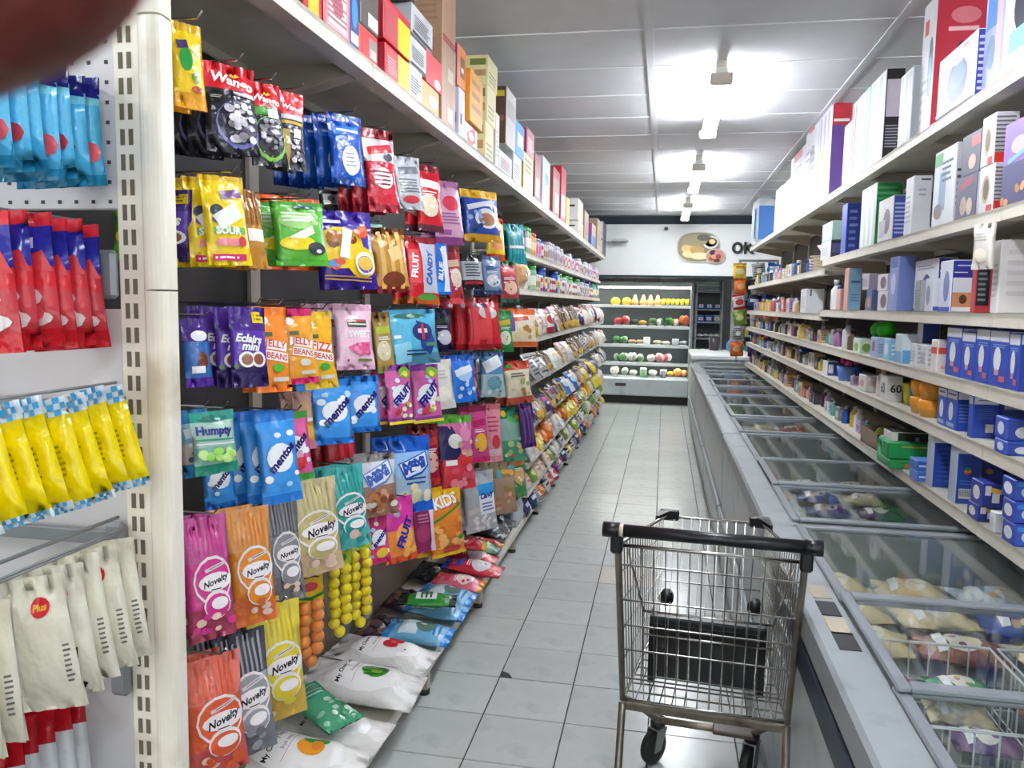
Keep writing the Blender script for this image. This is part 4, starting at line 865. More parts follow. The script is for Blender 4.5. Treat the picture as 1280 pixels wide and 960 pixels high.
ART['purplebrown'] = ([(1, '#3a2438')], [('b', -.4, .4, .2, .9, 14, .1, ['#5a3a3a', '#6a4a3c', '#2a1a2c'])])
ART['darkbag'] = ([(1, '#17181c')], [('r', -.4, .3, .3, .36, '#3a3c44', 4), ('r', -.3, .4, .6, .64, '#2c2e36', -6)])
ART['leafgreen'] = plain('#5a9a70', '#3f7a54', '#3f7a54', '#b4d4ba', '#8abf94', 47, 8)

HUNG = [
 ('ybag', -1.0, 1.565, 2.226, 0.068, 0.18, 0.02, 35, 1, 'yellow bag with green print beside the post, top row'),
 ('wango', -1.0, 1.727, 2.189, 0.129, 0.205, 0.028, 35, 2, 'red-topped black sweet bag with grey sweets and lilac arc'),
 ('wangog', -1.0, 1.885, 2.191, 0.096, 0.207, 0.021, 35, 0, 'red-topped black sweet bag with a green arc'),
 ('wangoy', -1.0, 2.037, 2.207, 0.08, 0.209, 0.02, 35, 1, 'red-topped black sweet bag with a gold stripe'),
 ('blueoval', -1.0, 2.403, 2.232, 0.124, 0.219, 0.027, 35, 4, 'deep blue sweet bag with a white oval'),
 ('redsil', -1.0, 2.692, 2.249, 0.135, 0.288, 0.03, 35, 2, 'slim red and silver sweet bag in the top row'),
 ('silver', -1.0, 3.001, 2.212, 0.134, 0.203, 0.029, 35, 1, 'silver grey sweet bag in the top row'),
 ('redtall', -1.0, 3.28, 2.229, 0.136, 0.281, 0.03, 35, 1, 'tall red sweet bag beside the lilac bag'),
 ('lilac', -1.0, 3.56, 2.205, 0.173, 0.29, 0.038, 35, 1, 'lilac pink sweet bag with a red blotch'),
 ('blueyel', -1.0, 4.23, 2.256, 0.264, 0.274, 0.045, 35, 1, 'blue snack bag with a yellow top under the shelf'),
 ('yelsnack', -1.0, 4.623, 2.155, 0.153, 0.252, 0.034, 35, 0, 'yellow and orange snack bag beside the teal bag'),
 ('teal', -1.0, 5.25, 2.18, 0.177, 0.264, 0.039, 35, 1, 'plain teal bag in the top row before the far shelves'),
 ('dkpack', -1.16, 2.658, 2.04, 0.083, 0.072, 0.02, 35, 0, 'small black and grey pack hanging behind the blue bags'),
 ('whpack', -1.14, 2.786, 2.063, 0.072, 0.087, 0.02, 35, 0, 'small whitish pack behind the slim red bags'),
 ('dkpack', -1.12, 2.954, 2.086, 0.111, 0.098, 0.024, 35, 1, 'small dark pack below the slim red bags'),
 ('sour', -1.0, 1.691, 1.936, 0.104, 0.204, 0.023, 35, 2, 'bright yellow sour sweet bag beside the cream post'),
 ('magenta', -1.1, 1.892, 1.957, 0.082, 0.216, 0.02, 35, 0, 'magenta bag with a yellow splash behind the sour bags'),
 ('tan', -1.03, 1.871, 1.929, 0.075, 0.196, 0.02, 10, 2, 'tan and brown bag seen edge-on with a white label'),
 ('ortop', -1.13, 2.287, 1.969, 0.21, 0.223, 0.045, 35, 0, 'orange-topped green bag behind the lemon bag'),
 ('lemon', -1.0, 2.071, 1.925, 0.161, 0.175, 0.035, 35, 1, 'green bag with a lemon and a dark fruit'),
 ('bluesl', -1.12, 2.419, 1.951, 0.056, 0.133, 0.02, 35, 0, 'pale blue bag peeping out behind the lemon bag'),
 ('chips', -1.0, 2.381, 1.936, 0.213, 0.245, 0.045, 35, 0, 'big purple snack bag with yellow patches'),
 ('tealsl', -1.05, 2.782, 1.937, 0.088, 0.232, 0.02, 35, 0, 'thin teal bag beside the big purple snack bag'),
 ('browncandy', -1.0, 2.799, 1.924, 0.15, 0.236, 0.033, 35, 1, 'amber and brown toffee bag in the second row'),
 ('vertred', -1.0, 3.186, 1.925, 0.166, 0.276, 0.037, 35, 1, 'tall red bag with blue lettering running upwards'),
 ('bluev', -1.0, 3.463, 1.92, 0.105, 0.228, 0.023, 35, 0, 'slim bright blue bag with lettering running upwards'),
 ('redv2', -1.0, 3.681, 1.922, 0.103, 0.272, 0.023, 35, 0, 'slim dull red bag beside the slim blue one'),
 ('silverblk', -1.0, 4.066, 1.909, 0.154, 0.182, 0.034, 35, 0, 'small silver bag with black ends'),
 ('bluesil', -1.0, 4.55, 1.93, 0.151, 0.222, 0.033, 35, 1, 'small blue and silver bag before the far shelves, second row'),
 ('redgreen', -1.0, 5.027, 1.928, 0.169, 0.265, 0.037, 35, 1, 'small red bag with a green top before the far shelves'),
 ('purpblue', -1.06, 1.667, 1.613, 0.064, 0.158, 0.02, 35, 0, 'purple and blue chocolate bag cut off by the cream post'),
 ('purple', -1.0, 1.796, 1.64, 0.096, 0.195, 0.021, 35, 3, 'shiny purple chocolate sweets bag with yellow price ticket'),
 ('orangejb', -1.0, 1.907, 1.64, 0.1, 0.219, 0.022, 35, 1, 'orange jelly bean bag with white lettering panels'),
 ('pinkjb', -1.0, 2.052, 1.635, 0.103, 0.207, 0.023, 35, 1, 'pink and yellow jelly bean bag'),
 ('yeljb', -1.0, 2.178, 1.626, 0.108, 0.224, 0.024, 35, 0, 'golden yellow jelly bean bag'),
 ('pinklt', -1.0, 2.467, 1.649, 0.146, 0.214, 0.032, 35, 2, 'pale pink sweet bag with a dark pink picture'),
 ('goldsl', -1.06, 2.889, 1.619, 0.088, 0.231, 0.02, 35, 0, 'narrow gold bag beside the pale pink bags'),
 ('bluecross', -1.0, 3.064, 1.629, 0.254, 0.221, 0.045, 35, 0, 'wide light blue sweet bag with red and navy emblem'),
 ('navy', -1.08, 3.784, 1.632, 0.131, 0.215, 0.029, 35, 0, 'dark navy bag behind the light blue one'),
 ('redshiny', -1.0, 4.341, 1.69, 0.251, 0.289, 0.045, 35, 3, 'shiny red sweet bag in the middle row'),
 ('greenside', -1.0, 4.95, 1.616, 0.139, 0.262, 0.031, 35, 1, 'narrow green bag beside the shiny red bags'),
 ('creamfood', -0.952, 5.28, 1.626, 0.287, 0.257, 0.045, 35, 1, 'cream snack bag with an orange top before the far shelves'),
 ('humph', -1.0, 1.634, 1.406, 0.103, 0.142, 0.023, 35, 0, 'pale green and white sweet bag with navy lettering'),
 ('bluewht', -1.07, 1.671, 1.402, 0.069, 0.157, 0.02, 35, 0, 'blue and white sweet bag cut off by the cream post'),
 ('mentosb', -1.12, 1.845, 1.274, 0.085, 0.152, 0.02, 35, 0, 'lower bright blue sweet bag below the pale green one'),
 ('mentosb', -1.0, 1.927, 1.365, 0.114, 0.239, 0.025, 35, 2, 'big bright blue sweet bag beside the pale green bag'),
 ('mentosp', -1.05, 2.113, 1.337, 0.118, 0.198, 0.026, 35, 1, 'pink sweet bag with a green top behind big blue bags'),
 ('tanpk', -1.05, 2.195, 1.388, 0.066, 0.171, 0.02, 35, 1, 'dusty pink and amber bag in the fourth row'),
 ('mentosb', -1.0, 2.301, 1.419, 0.139, 0.2, 0.031, 35, 1, 'bright blue sweet bag below the pale pink bags'),
 ('mentosb', -1.0, 2.547, 1.408, 0.137, 0.19, 0.03, 35, 1, 'smaller bright blue sweet bag beside the purple fruit sweets'),
 ('fruitm', -1.0, 2.915, 1.419, 0.125, 0.227, 0.028, 35, 1, 'pink and purple fruit sweet bag with diagonal lettering'),
 ('fruitm', -1.0, 3.252, 1.395, 0.155, 0.245, 0.034, 35, 1, 'second pink and purple fruit sweet bag, beside the white bag'),
 ('whitepk', -1.0, 3.465, 1.401, 0.162, 0.224, 0.036, 35, 1, 'plain white bag between the fruit sweets and blue bags'),
 ('bluesweet', -1.0, 3.899, 1.397, 0.165, 0.238, 0.036, 35, 1, 'bright blue candy bag beside the white bag, fourth row'),
 ('reddark', -1.08, 4.366, 1.34, 0.12, 0.235, 0.026, 35, 0, 'dark red bag behind the bright blue candy bag'),
 ('bluewhite2', -1.0, 4.612, 1.373, 0.194, 0.265, 0.043, 35, 2, 'blue and pale grey bag in the fourth row'),
 ('creamred', -0.976, 5.28, 1.273, 0.25, 0.286, 0.045, 35, 1, 'cream bag with a red top, fourth row end'),
 ('redpk', -1.12, 2.631, 1.209, 0.134, 0.136, 0.029, 35, 1, 'small red bag tucked under the bright blue bags'),
 ('nov_pink', -1.0, 1.59, 1.174, 0.11, 0.274, 0.024, 35, 1, 'pink striped marshmallow bag with oval emblem'),
 ('nov_orange', -1.0, 1.779, 1.145, 0.119, 0.285, 0.026, 35, 1, 'orange striped sweet bag with oval emblem'),
 ('nov_grey', -1.04, 2.026, 1.11, 0.111, 0.292, 0.024, 35, 1, 'grey striped sweet bag with oval emblem'),
 ('nov_cream', -1.0, 2.126, 1.141, 0.183, 0.275, 0.04, 35, 1, 'cream coloured sweet bag with oval emblem'),
 ('nov_teal', -1.0, 2.373, 1.132, 0.158, 0.265, 0.035, 35, 1, 'teal sweet bag with oval emblem'),
 ('greensl', -1.06, 2.675, 1.048, 0.083, 0.159, 0.02, 35, 0, 'small green sweet bag between the teal and clear bags'),
 ('mimi_w', -1.0, 2.661, 1.118, 0.18, 0.22, 0.04, 35, 1, 'clear bag of brown sweets with a white and blue badge'),
 ('mimi_b', -1.0, 3.066, 1.116, 0.208, 0.306, 0.045, 35, 1, 'blue and white sweet bag with a blue top and badge'),
 ('redwrap', -1.09, 3.622, 1.084, 0.131, 0.29, 0.029, 35, 1, 'dark red wrapped bag behind the blue badge bag'),
 ('navypink', -1.0, 3.78, 1.105, 0.218, 0.364, 0.045, 35, 1, 'pink bag of red sweets with a navy corner'),
 ('magpink', -1.0, 4.259, 1.094, 0.131, 0.31, 0.029, 35, 1, 'magenta sweet bag in the fifth row'),
 ('pinkred', -1.0, 4.625, 1.063, 0.15, 0.345, 0.033, 35, 1, 'pale pink bag with a red spot, fifth row'),
 ('toygreen', -1.0, 5.21, 0.966, 0.247, 0.36, 0.045, 35, 1, 'clear green bag of mixed toys and sweets'),
 ('purpleedge', -0.907, 5.28, 0.989, 0.138, 0.298, 0.034, 35, 0, 'narrow purple bag before the far shelves'),
 ('nov_salmon', -1.0, 1.607, 0.84, 0.141, 0.271, 0.031, 35, 1, 'salmon striped sweet bag with oval emblem, lowest row'),
 ('nov_black', -1.0, 1.735, 0.844, 0.135, 0.301, 0.03, 35, 1, 'charcoal striped sweet bag with oval emblem, lowest row'),
 ('nov_yellow', -1.0, 1.906, 0.853, 0.157, 0.305, 0.035, 35, 1, 'yellow sweet bag with oval emblem, lowest row'),
 ('mentopk', -1.0, 2.681, 0.904, 0.095, 0.185, 0.021, 35, 1, 'hot pink sweet bag in the lowest row'),
 ('mentoorg', -1.0, 2.915, 0.901, 0.147, 0.25, 0.032, 35, 1, 'pink and orange fruit sweet bag, lowest row'),
 ('greenapple', -1.06, 3.34, 0.738, 0.09, 0.193, 0.02, 35, 0, 'small green apple sweet bag, lowest row'),
 ('magwhite', -1.03, 3.35, 0.767, 0.118, 0.214, 0.026, 35, 0, 'plum bag with a white edge, lowest row'),
 ('cheese', -1.0, 3.586, 0.78, 0.206, 0.311, 0.045, 35, 1, 'yellow bag of round orange puffs'),
 ('clearwhite', -1.0, 4.291, 0.721, 0.235, 0.333, 0.045, 35, 1, 'clear bag of white sweets with a blue label'),
 ('brownclear', -1.0, 5.007, 0.637, 0.216, 0.333, 0.045, 35, 1, 'clear brown bag of sweets, lowest row'),
 ('toyg2', -0.962, 5.28, 0.686, 0.154, 0.338, 0.035, 35, 1, 'small green toy bag, lowest row by the far shelves'),
]
CARTONS = [
 ('carton', 'box', -1.0, 2.062, 2.401, 0.12, 0.109, 0.146, 1, ('#b8292a', '#8f2023', '#b8292a'), [('r', -0.3, 0.3, 0.55, 0.9, '#e3b92a')], [], 'red carton with a yellow panel on the sweets rack top, first along'),
 ('carton', 'box', -1.0, 2.221, 2.401, 0.12, 0.18, 0.177, 1, ('#d4707e', '#b04a5c', '#d4707e'), [('r', -0.42, 0.42, 0.1, 0.9, '#e0a0a8'), ('r', -0.34, 0.34, 0.2, 0.84, '#e8dcdc'), ('e', 0, 0.5, 0.22, 0.2, '#a8485c'), ('l', -0.4, 0.4, 0.3, 0.8, 6, '#a87078')], [], 'pink and white printed carton beside the red one on top of the rack'),
 ('carton', 'box', -1.0, 2.349, 2.401, 0.12, 0.075, 0.227, 1, ('#3a4a7c', '#6c6258', '#3a4a7c'), [('e', 0, 0.5, 0.3, 0.2, '#3f8ad8'), ('r', -0.4, 0.4, 0.76, 0.9, '#d8d6d4')], [], 'navy and blue pack between the pink carton and red boxes'),
 ('carton', 'box', -1.0, 2.468, 2.401, 0.12, 0.153, 0.101, 1, ('#d63a38', '#c43030', '#d63a38'), [('r', 0.0, 0.46, 0.2, 0.8, '#8a8480'), ('r', 0.06, 0.4, 0.5, 0.78, '#b9b4ae')], [('r', -0.4, 0.4, 0.15, 0.9, '#e05048')], 'small red box with a photo panel on the shelf edge'),
 ('carton', 'box', -1.0, 2.476, 2.503, 0.12, 0.153, 0.137, 1, ('#5c5450', '#6a6360', '#5c5450'), [('r', -0.1, 0.46, 0.62, 0.92, '#dcd8d4')], [('r', -0.4, 0.4, 0.6, 0.9, '#d8d4d0')], 'dark box with a white label on top of the small red box'),
 ('carton', 'box', -1.0, 2.746, 2.401, 0.12, 0.252, 0.116, 1, ('#c42230', '#b01f2c', '#c42230'), [('r', 0.0, 0.5, 0.0, 1, '#e9c81e'), ('e', 0.25, 0.4, 0.2, 0.3, '#efd63a'), ('r', -0.48, -0.02, 0.1, 0.9, '#b84a54'), ('l', -0.42, -0.06, 0.3, 0.8, 6, '#e0a8a8')], [('r', -0.4, 0.4, 0.1, 0.9, '#a8323c')], 'red carton with a yellow front, lowest of the red pile on the rack'),
 ('carton', 'box', -1.0, 2.743, 2.525, 0.12, 0.278, 0.139, 1, ('#c42230', '#b01f2c', '#c42230'), [('r', 0.0, 0.5, 0.2, 1, '#e9c81e'), ('r', -0.48, -0.02, 0.1, 0.9, '#b84a54')], [('r', -0.4, 0.4, 0.1, 0.9, '#a8323c')], 'red carton with a yellow front, top of the red pile on the rack'),
 ('carton', 'box', -1.0, 2.859, 2.745, 0.12, 0.154, 0.069, 1, ('#3a3834', '#2c2a28', '#3a3834'), [('r', -0.4, 0.4, 0.6, 0.9, '#8a8a2c')], [], 'olive and black box topping the red pile'),
 ('carton', 'box', -1.0, 2.952, 2.401, 0.12, 0.154, 0.123, 1, ('#cfd0d2', '#b4b6ba', '#cfd0d2'), [('l', -0.4, 0.4, 0.3, 0.8, 6, '#55575e'), ('e', 0.2, 0.8, 0.2, 0.12, '#efefef')], [], 'silver white pack, lowest of the pale pile on the rack'),
 ('carton', 'box', -1.0, 2.982, 2.525, 0.12, 0.197, 0.102, 1, ('#c9ccd0', '#b0b3b8', '#c9ccd0'), [('l', -0.4, 0.4, 0.3, 0.8, 6, '#4c4f58'), ('r', -0.5, 0.5, 0.9, 1, '#2c2e34')], [], 'silver white pack, middle of the pale pile on the rack'),
 ('carton', 'box', -1.0, 3.032, 2.638, 0.12, 0.265, 0.106, 1, ('#c4c6ca', '#a8abb0', '#c4c6ca'), [('l', -0.4, 0.4, 0.3, 0.8, 6, '#4a4e58'), ('r', -0.5, 0.5, 0.88, 1, '#33353c')], [], 'silver white pack, top of the pale pile on the rack'),
 ('carton', 'box', -1.0, 3.193, 2.511, 0.12, 0.22, 0.126, 1, ('#d42a3a', '#b82433', '#d42a3a'), [('e', 0.2, 0.8, 0.2, 0.16, '#e9e9ea')], [], 'red pouch box with a white flash, above the amber box'),
 ('carton', 'box', -1.0, 3.147, 2.401, 0.12, 0.231, 0.109, 1, ('#c49a50', '#b08a44', '#c49a50'), [('e', 0.15, 0.5, 0.26, 0.22, '#e9e9ea')], [], 'amber box with a white oval on the shelf edge'),
 ('carton', 'box', -1.0, 3.415, 2.401, 0.12, 0.217, 0.355, 1, ('#b08c70', '#9c7a60', '#b08c70'), [('r', -0.5, 0.5, 0.0, 0.04, '#a83038'), ('r', -0.1, 0.3, 0.75, 0.92, '#d8ccc0'), ('r', -0.1, 0.3, 0.3, 0.45, '#c9b8a8')], [('l', -0.4, 0.4, 0.1, 0.5, 4, '#8a6a54')], 'tall brown carton with red tape, lower of two on the rack'),
 ('carton', 'box', -1.0, 3.413, 2.757, 0.12, 0.203, 0.296, 1, ('#b48f72', '#a07e62', '#b48f72'), [('r', -0.5, 0.5, 0.95, 1, '#a83038')], [('l', -0.4, 0.4, 0.45, 0.8, 4, '#8f6f58')], 'brown carton stacked on the tall taped carton'),
 ('carton', 'box', -1.0, 3.64, 2.401, 0.12, 0.106, 0.224, 1, ('#d3d3e6', '#c0bedc', '#d3d3e6'), [('r', -0.3, 0.0, 0.5, 0.7, '#3a3a6a'), ('r', 0.0, 0.46, 0.2, 0.9, '#e9e9ea')], [('r', -0.4, 0.4, 0.5, 0.7, '#6a68a0')], 'lilac and white carton beside the brown cartons'),
 ('carton', 'box', -1.0, 3.631, 2.626, 0.12, 0.156, 0.181, 1, ('#e8853a', '#5a2f8a', '#e8853a'), [('r', -0.2, 0.3, 0.25, 0.75, '#8a4a2c'), ('r', -0.1, 0.2, 0.5, 0.62, '#e9e9ea')], [], 'orange box with a purple side, above the lilac carton'),
 ('carton', 'box', -0.98, 3.843, 2.504, 0.12, 0.262, 0.238, 1, ('#eaa52a', '#e0982a', '#eaa52a'), [('l', -0.4, 0.4, 0.1, 0.8, 3, '#c9801c')], [], 'amber yellow box sticking out beside the cream pile'),
 ('carton', 'box', -1.0, 3.824, 2.401, 0.12, 0.256, 0.102, 1, ('#e3dcdc', '#c8a8b0', '#e3dcdc'), [('r', -0.3, 0.3, 0.2, 0.9, '#cf4a58', 20), ('e', 0, 0.5, 0.2, 0.2, '#e9e9ea')], [], 'small red and white printed carton on the shelf edge below the lilac ones'),
 ('carton', 'box', -1.0, 4.227, 2.401, 0.12, 0.194, 0.198, 1, ('#e2dcae', '#d9cf94', '#e2dcae'), [('l', -0.4, 0.4, 0.5, 0.9, 3, '#a8a478')], [('r', -0.3, 0.4, 0.12, 0.34, '#6a7a3a'), ('r', -0.1, 0.4, 0.5, 0.72, '#b08a5c')], 'pale cream carton with green lettering panel, lowest of the cream pile'),
 ('carton', 'box', -1.0, 4.267, 2.6, 0.12, 0.216, 0.189, 1, ('#e2dcae', '#d9cf94', '#e2dcae'), [('l', -0.4, 0.4, 0.5, 0.9, 3, '#a8a478')], [('r', -0.3, 0.4, 0.12, 0.34, '#6a7a3a'), ('r', -0.1, 0.4, 0.5, 0.72, '#b08a5c')], 'pale cream carton with green lettering panel, middle of the cream pile'),
 ('carton', 'box', -1.0, 4.285, 2.79, 0.12, 0.237, 0.145, 1, ('#e2dcae', '#d9cf94', '#e2dcae'), [('l', -0.4, 0.4, 0.5, 0.9, 3, '#a8a478')], [('r', -0.3, 0.4, 0.12, 0.34, '#6a7a3a'), ('r', -0.1, 0.4, 0.5, 0.72, '#b08a5c')], 'pale cream carton with green lettering panel, topmost of the cream pile'),
 ('carton', 'box', -1.0, 4.431, 2.401, 0.12, 0.096, 0.296, 1, ('#dfdfd8', '#cfcfc8', '#dfdfd8'), [('l', -0.4, 0.4, 0.3, 0.8, 6, '#b8b8b0')], [], 'plain white carton after the cream pile'),
 ('carton', 'box', -1.0, 4.814, 2.583, 0.12, 0.298, 0.329, 1, ('#c9c4c0', '#54392e', '#c9c4c0'), [('r', -0.4, 0.4, 0.2, 0.5, '#a8a4a4')], [('r', -0.4, 0.4, 0.08, 0.18, '#c9b030'), ('r', -0.4, 0.4, 0.5, 0.6, '#8a4a3a')], 'dark brown carton with yellow letters panel above the white one'),
 ('carton', 'box', -1.0, 4.671, 2.401, 0.12, 0.377, 0.123, 1, ('#c8cace', '#b8babf', '#c8cace'), [('e', 0, 0.5, 0.3, 0.25, '#d8a8b0'), ('l', -0.4, 0.4, 0.3, 0.8, 6, '#6a6e76')], [], 'silver grey packet carton on the shelf edge'),
 ('carton', 'box', -1.0, 5.05, 2.401, 0.12, 0.275, 0.181, 1, ('#cfd2d6', '#a8adb4', '#cfd2d6'), [('l', -0.4, 0.4, 0.3, 0.8, 6, '#4f5560')], [], 'grey white packet carton beside the silver one'),
 ('carton', 'box', -1.0, 5.125, 2.583, 0.12, 0.294, 0.211, 1, ('#5a9ad8', '#3f8ad0', '#5a9ad8'), [('r', -0.3, 0.3, 0.3, 0.7, '#e9e9ea')], [], 'bright blue box topping the grey packet carton'),
 ('carton', 'box', -1.0, 5.466, 2.401, 0.12, 0.383, 0.257, 1, ('#c9b08a', '#d8a848', '#c9b08a'), [('r', -0.3, 0.4, 0.5, 0.9, '#e9e9ea'), ('l', -0.4, 0.4, 0.1, 0.5, 3, '#8a6a4a')], [], 'tan and amber carton along the rack top'),
 ('carton', 'box', -1.0, 5.528, 2.659, 0.12, 0.293, 0.174, 1, ('#b98a92', '#c42a40', '#b98a92'), [('l', -0.4, 0.4, 0.3, 0.8, 6, '#efe0e0')], [], 'red box topping the tan and amber carton'),
 ('carton', 'box', -1.0, 5.857, 2.401, 0.12, 0.256, 0.33, 1, ('#8a4a48', '#33222c', '#8a4a48'), [('r', -0.3, 0.3, 0.5, 0.9, '#d0a080')], [], 'dark maroon carton along the rack top'),
 ('carton', 'box', -1.0, 6.294, 2.401, 0.12, 0.378, 0.376, 1, ('#b9cfe0', '#c9b4c4', '#b9cfe0'), [('r', -0.4, 0.4, 0.6, 0.96, '#e9e9ea'), ('e', 0, 0.4, 0.3, 0.12, '#6fa0c8')], [], 'pale lilac and blue carton along the rack top'),
 ('carton', 'box', -1.0, 6.88, 2.401, 0.12, 0.401, 0.396, 1, ('#a07860', '#8a4038', '#a07860'), [('r', -0.4, 0.4, 0.0, 0.2, '#c02a40'), ('r', -0.2, 0.4, 0.5, 0.9, '#d9c0a8')], [], 'brown and red carton along the rack top'),
 ('carton', 'box', -1.0, 7.359, 2.401, 0.12, 0.343, 0.488, 1, ('#d84a5c', '#c42a44', '#d84a5c'), [('r', -0.4, 0.4, 0.5, 0.9, '#e9e9ea')], [], 'crimson carton beyond the brown and red one'),
 ('carton', 'box', -1.0, 7.713, 2.401, 0.12, 0.252, 0.262, 1, ('#e3c43a', '#d8b428', '#e3c43a'), [('l', -0.4, 0.4, 0.3, 0.8, 6, '#a8842a')], [], 'yellow packet carton before the white pile'),
 ('carton', 'box', -1.004, 8.932, 2.401, 0.129, 0.504, 0.161, 1, ('#c9b8a4', '#e6e6e4', '#dcdcda'), [('l', -0.4, 0.4, 0.3, 0.8, 6, '#8a7a68')], [('r', -0.3, 0.2, 0.3, 0.4, '#3a3a3c')], 'white carton with a dark slot, lower of the far white pile'),
 ('carton', 'box', -1.004, 8.88, 2.563, 0.128, 0.497, 0.227, 1, ('#c9b8a4', '#e6e6e4', '#dcdcda'), [('l', -0.4, 0.4, 0.3, 0.8, 6, '#8a7a68')], [('r', -0.3, 0.2, 0.3, 0.4, '#3a3a3c')], 'white carton with a dark slot, upper of the far white pile'),
 ('carton', 'box', -1.0, 9.575, 2.401, 0.12, 0.481, 0.346, 1, ('#b09a86', '#a08872', '#b09a86'), [('l', -0.4, 0.4, 0.3, 0.8, 6, '#7a6654')], [], 'brown carton beyond the far white pile'),
 ('carton', 'box', -1.0, 10.576, 2.401, 0.12, 0.585, 0.297, 1, ('#c9b8a8', '#b04a90', '#c9b8a8'), [('r', -0.4, 0.4, 0.5, 0.95, '#4a7ab8')], [('r', -0.4, 0.4, 0.5, 0.95, '#3f78b4')], 'pink and blue carton near the far end of the rack top'),
 ('carton', 'box', -1.0, 11.443, 2.401, 0.12, 0.683, 0.443, 1, ('#b8a48e', '#a8947e', '#b8a48e'), [('l', -0.4, 0.4, 0.3, 0.8, 6, '#86725e')], [], 'tan carton near the far end of the rack top'),
 ('carton', 'box', -1.0, 12.419, 2.401, 0.12, 0.642, 0.502, 1, ('#4a4c54', '#c9ccd6', '#4a4c54'), [], [('r', -0.3, 0.3, 0.1, 0.45, '#8a94c0'), ('r', -0.4, 0.4, 0.5, 0.56, '#3a3a40'), ('r', -0.3, 0.3, 0.6, 0.95, '#6a6468')], 'framed grey and dark box at the far end of the rack top'),
 ('carton', 'box', 1.124, 2.909, 2.431, 0.088, 0.229, 0.344, -1, ('#e4e5e8', '#d5d7dc', '#e4e5e8'), [('e', 0.1, 0.4, 0.3, 0.25, '#2a2a3c'), ('r', -0.3, 0.4, 0.6, 0.8, '#7fc4b0')], [('r', -0.4, 0.4, 0.1, 0.7, '#26283a')], 'tall white carton with a navy picture, cut off at the top homeware shelf'),
 ('carton', 'box', 1.126, 3.114, 2.431, 0.091, 0.173, 0.417, -1, ('#9aa4d0', '#b49ac8', '#9aa4d0'), [('r', -0.4, 0.1, 0.1, 0.5, '#4a7fd0'), ('r', 0.1, 0.4, 0.2, 0.9, '#c8a8d4'), ('e', -0.1, 0.7, 0.2, 0.14, '#5a7a98')], [('l', -0.4, 0.4, 0.1, 0.9, 9, '#d9d9ee')], 'tall lilac and blue carton beside the cut-off white one'),
 ('carton', 'box', 1.098, 3.413, 2.431, 0.075, 0.406, 0.233, -1, ('#e6e7ee', '#3a3f96', '#e6e7ee'), [('e', 0.04, 0.56, 0.27, 0.34, '#3a55b0'), ('e', 0.04, 0.5, 0.22, 0.2, '#4f78c8'), ('r', -0.06, 0.16, 0.24, 0.3, '#e9e9ea'), ('r', 0.16, 0.3, 0.06, 0.12, '#e0a0a0'), ('l', -0.42, -0.22, 0.2, 0.9, 4, '#a8a8c0'), ('r', -0.5, 0.5, 0.92, 1, '#8a90c8')], [('l', -0.4, 0.4, 0.08, 0.94, 9, '#c4c8e4')], 'white kettle carton with a blue oval, in front of the big red one'),
 ('carton', 'box', 1.218, 3.962, 2.431, 0.216, 0.176, 0.594, -1, ('#e9ebee', '#bf2c40', '#e9ebee'), [('r', -0.32, -0.02, 0.13, 0.24, '#d8404c'), ('e', 0.26, 0.5, 0.16, 0.22, '#3a5a78'), ('e', 0.28, 0.56, 0.12, 0.14, '#6fb0c8'), ('l', -0.3, 0.2, 0.55, 0.9, 5, '#b4bac4')], [('e', 0.05, 0.16, 0.28, 0.06, '#d87a84'), ('r', -0.26, 0.3, 0.24, 0.27, '#e6b8bc'), ('e', 0.04, 0.4, 0.13, 0.06, '#1f2f50')], 'big red and white fan carton towering over the top homeware shelf'),
 ('carton', 'box', 1.118, 4.154, 2.431, 0.075, 0.202, 0.346, -1, ('#d0d4d8', '#aab0b8', '#d0d4d8'), [('s', -0.45, 0.45, 0.05, 0.95, 3, '#aeb6c0')], [], 'slim silver grey carton beside the big red one'),
 ('carton', 'box', 1.127, 4.693, 2.431, 0.093, 0.306, 0.469, -1, ('#d4d8dc', '#1c1c22', '#d4d8dc'), [('s', -0.45, 0.45, 0.04, 0.96, 2, '#b0b8c2')], [('r', -0.42, 0.34, 0.12, 0.52, '#cfcad6'), ('l', -0.4, 0.4, 0.6, 0.86, 8, '#9a9ca4'), ('r', 0.1, 0.44, 0.86, 0.97, '#7a7c84')], 'black backed carton with a lilac grey panel on the top shelf'),
 ('carton', 'box', 1.118, 4.917, 2.431, 0.075, 0.135, 0.47, -1, ('#8fb8b0', '#a8c8c0', '#8fb8b0'), [('s', -0.4, 0.4, 0.05, 0.95, 2, '#d8e4e2')], [], 'thin teal edged carton upright on the top shelf'),
 ('carton', 'box', 1.118, 5.065, 2.431, 0.075, 0.144, 0.468, -1, ('#dcdfe2', '#c9ccd2', '#dcdfe2'), [('r', -0.3, 0.3, 0.6, 0.95, '#f4f6f8')], [], 'thin white carton upright beside the teal edged one'),
 ('carton', 'box', 1.118, 5.216, 2.431, 0.075, 0.138, 0.466, -1, ('#d8c9cc', '#c4b4bc', '#d8c9cc'), [('s', -0.4, 0.4, 0.05, 0.95, 2, '#b8404c')], [], 'thin pale pink edged carton upright on the top shelf'),
 ('carton', 'box', 1.118, 5.393, 2.431, 0.075, 0.211, 0.378, -1, ('#b9c4d8', '#a4aec8', '#b9c4d8'), [('s', -0.4, 0.4, 0.05, 0.95, 3, '#8a90b8')], [], 'low pale blue striped carton on the top shelf'),
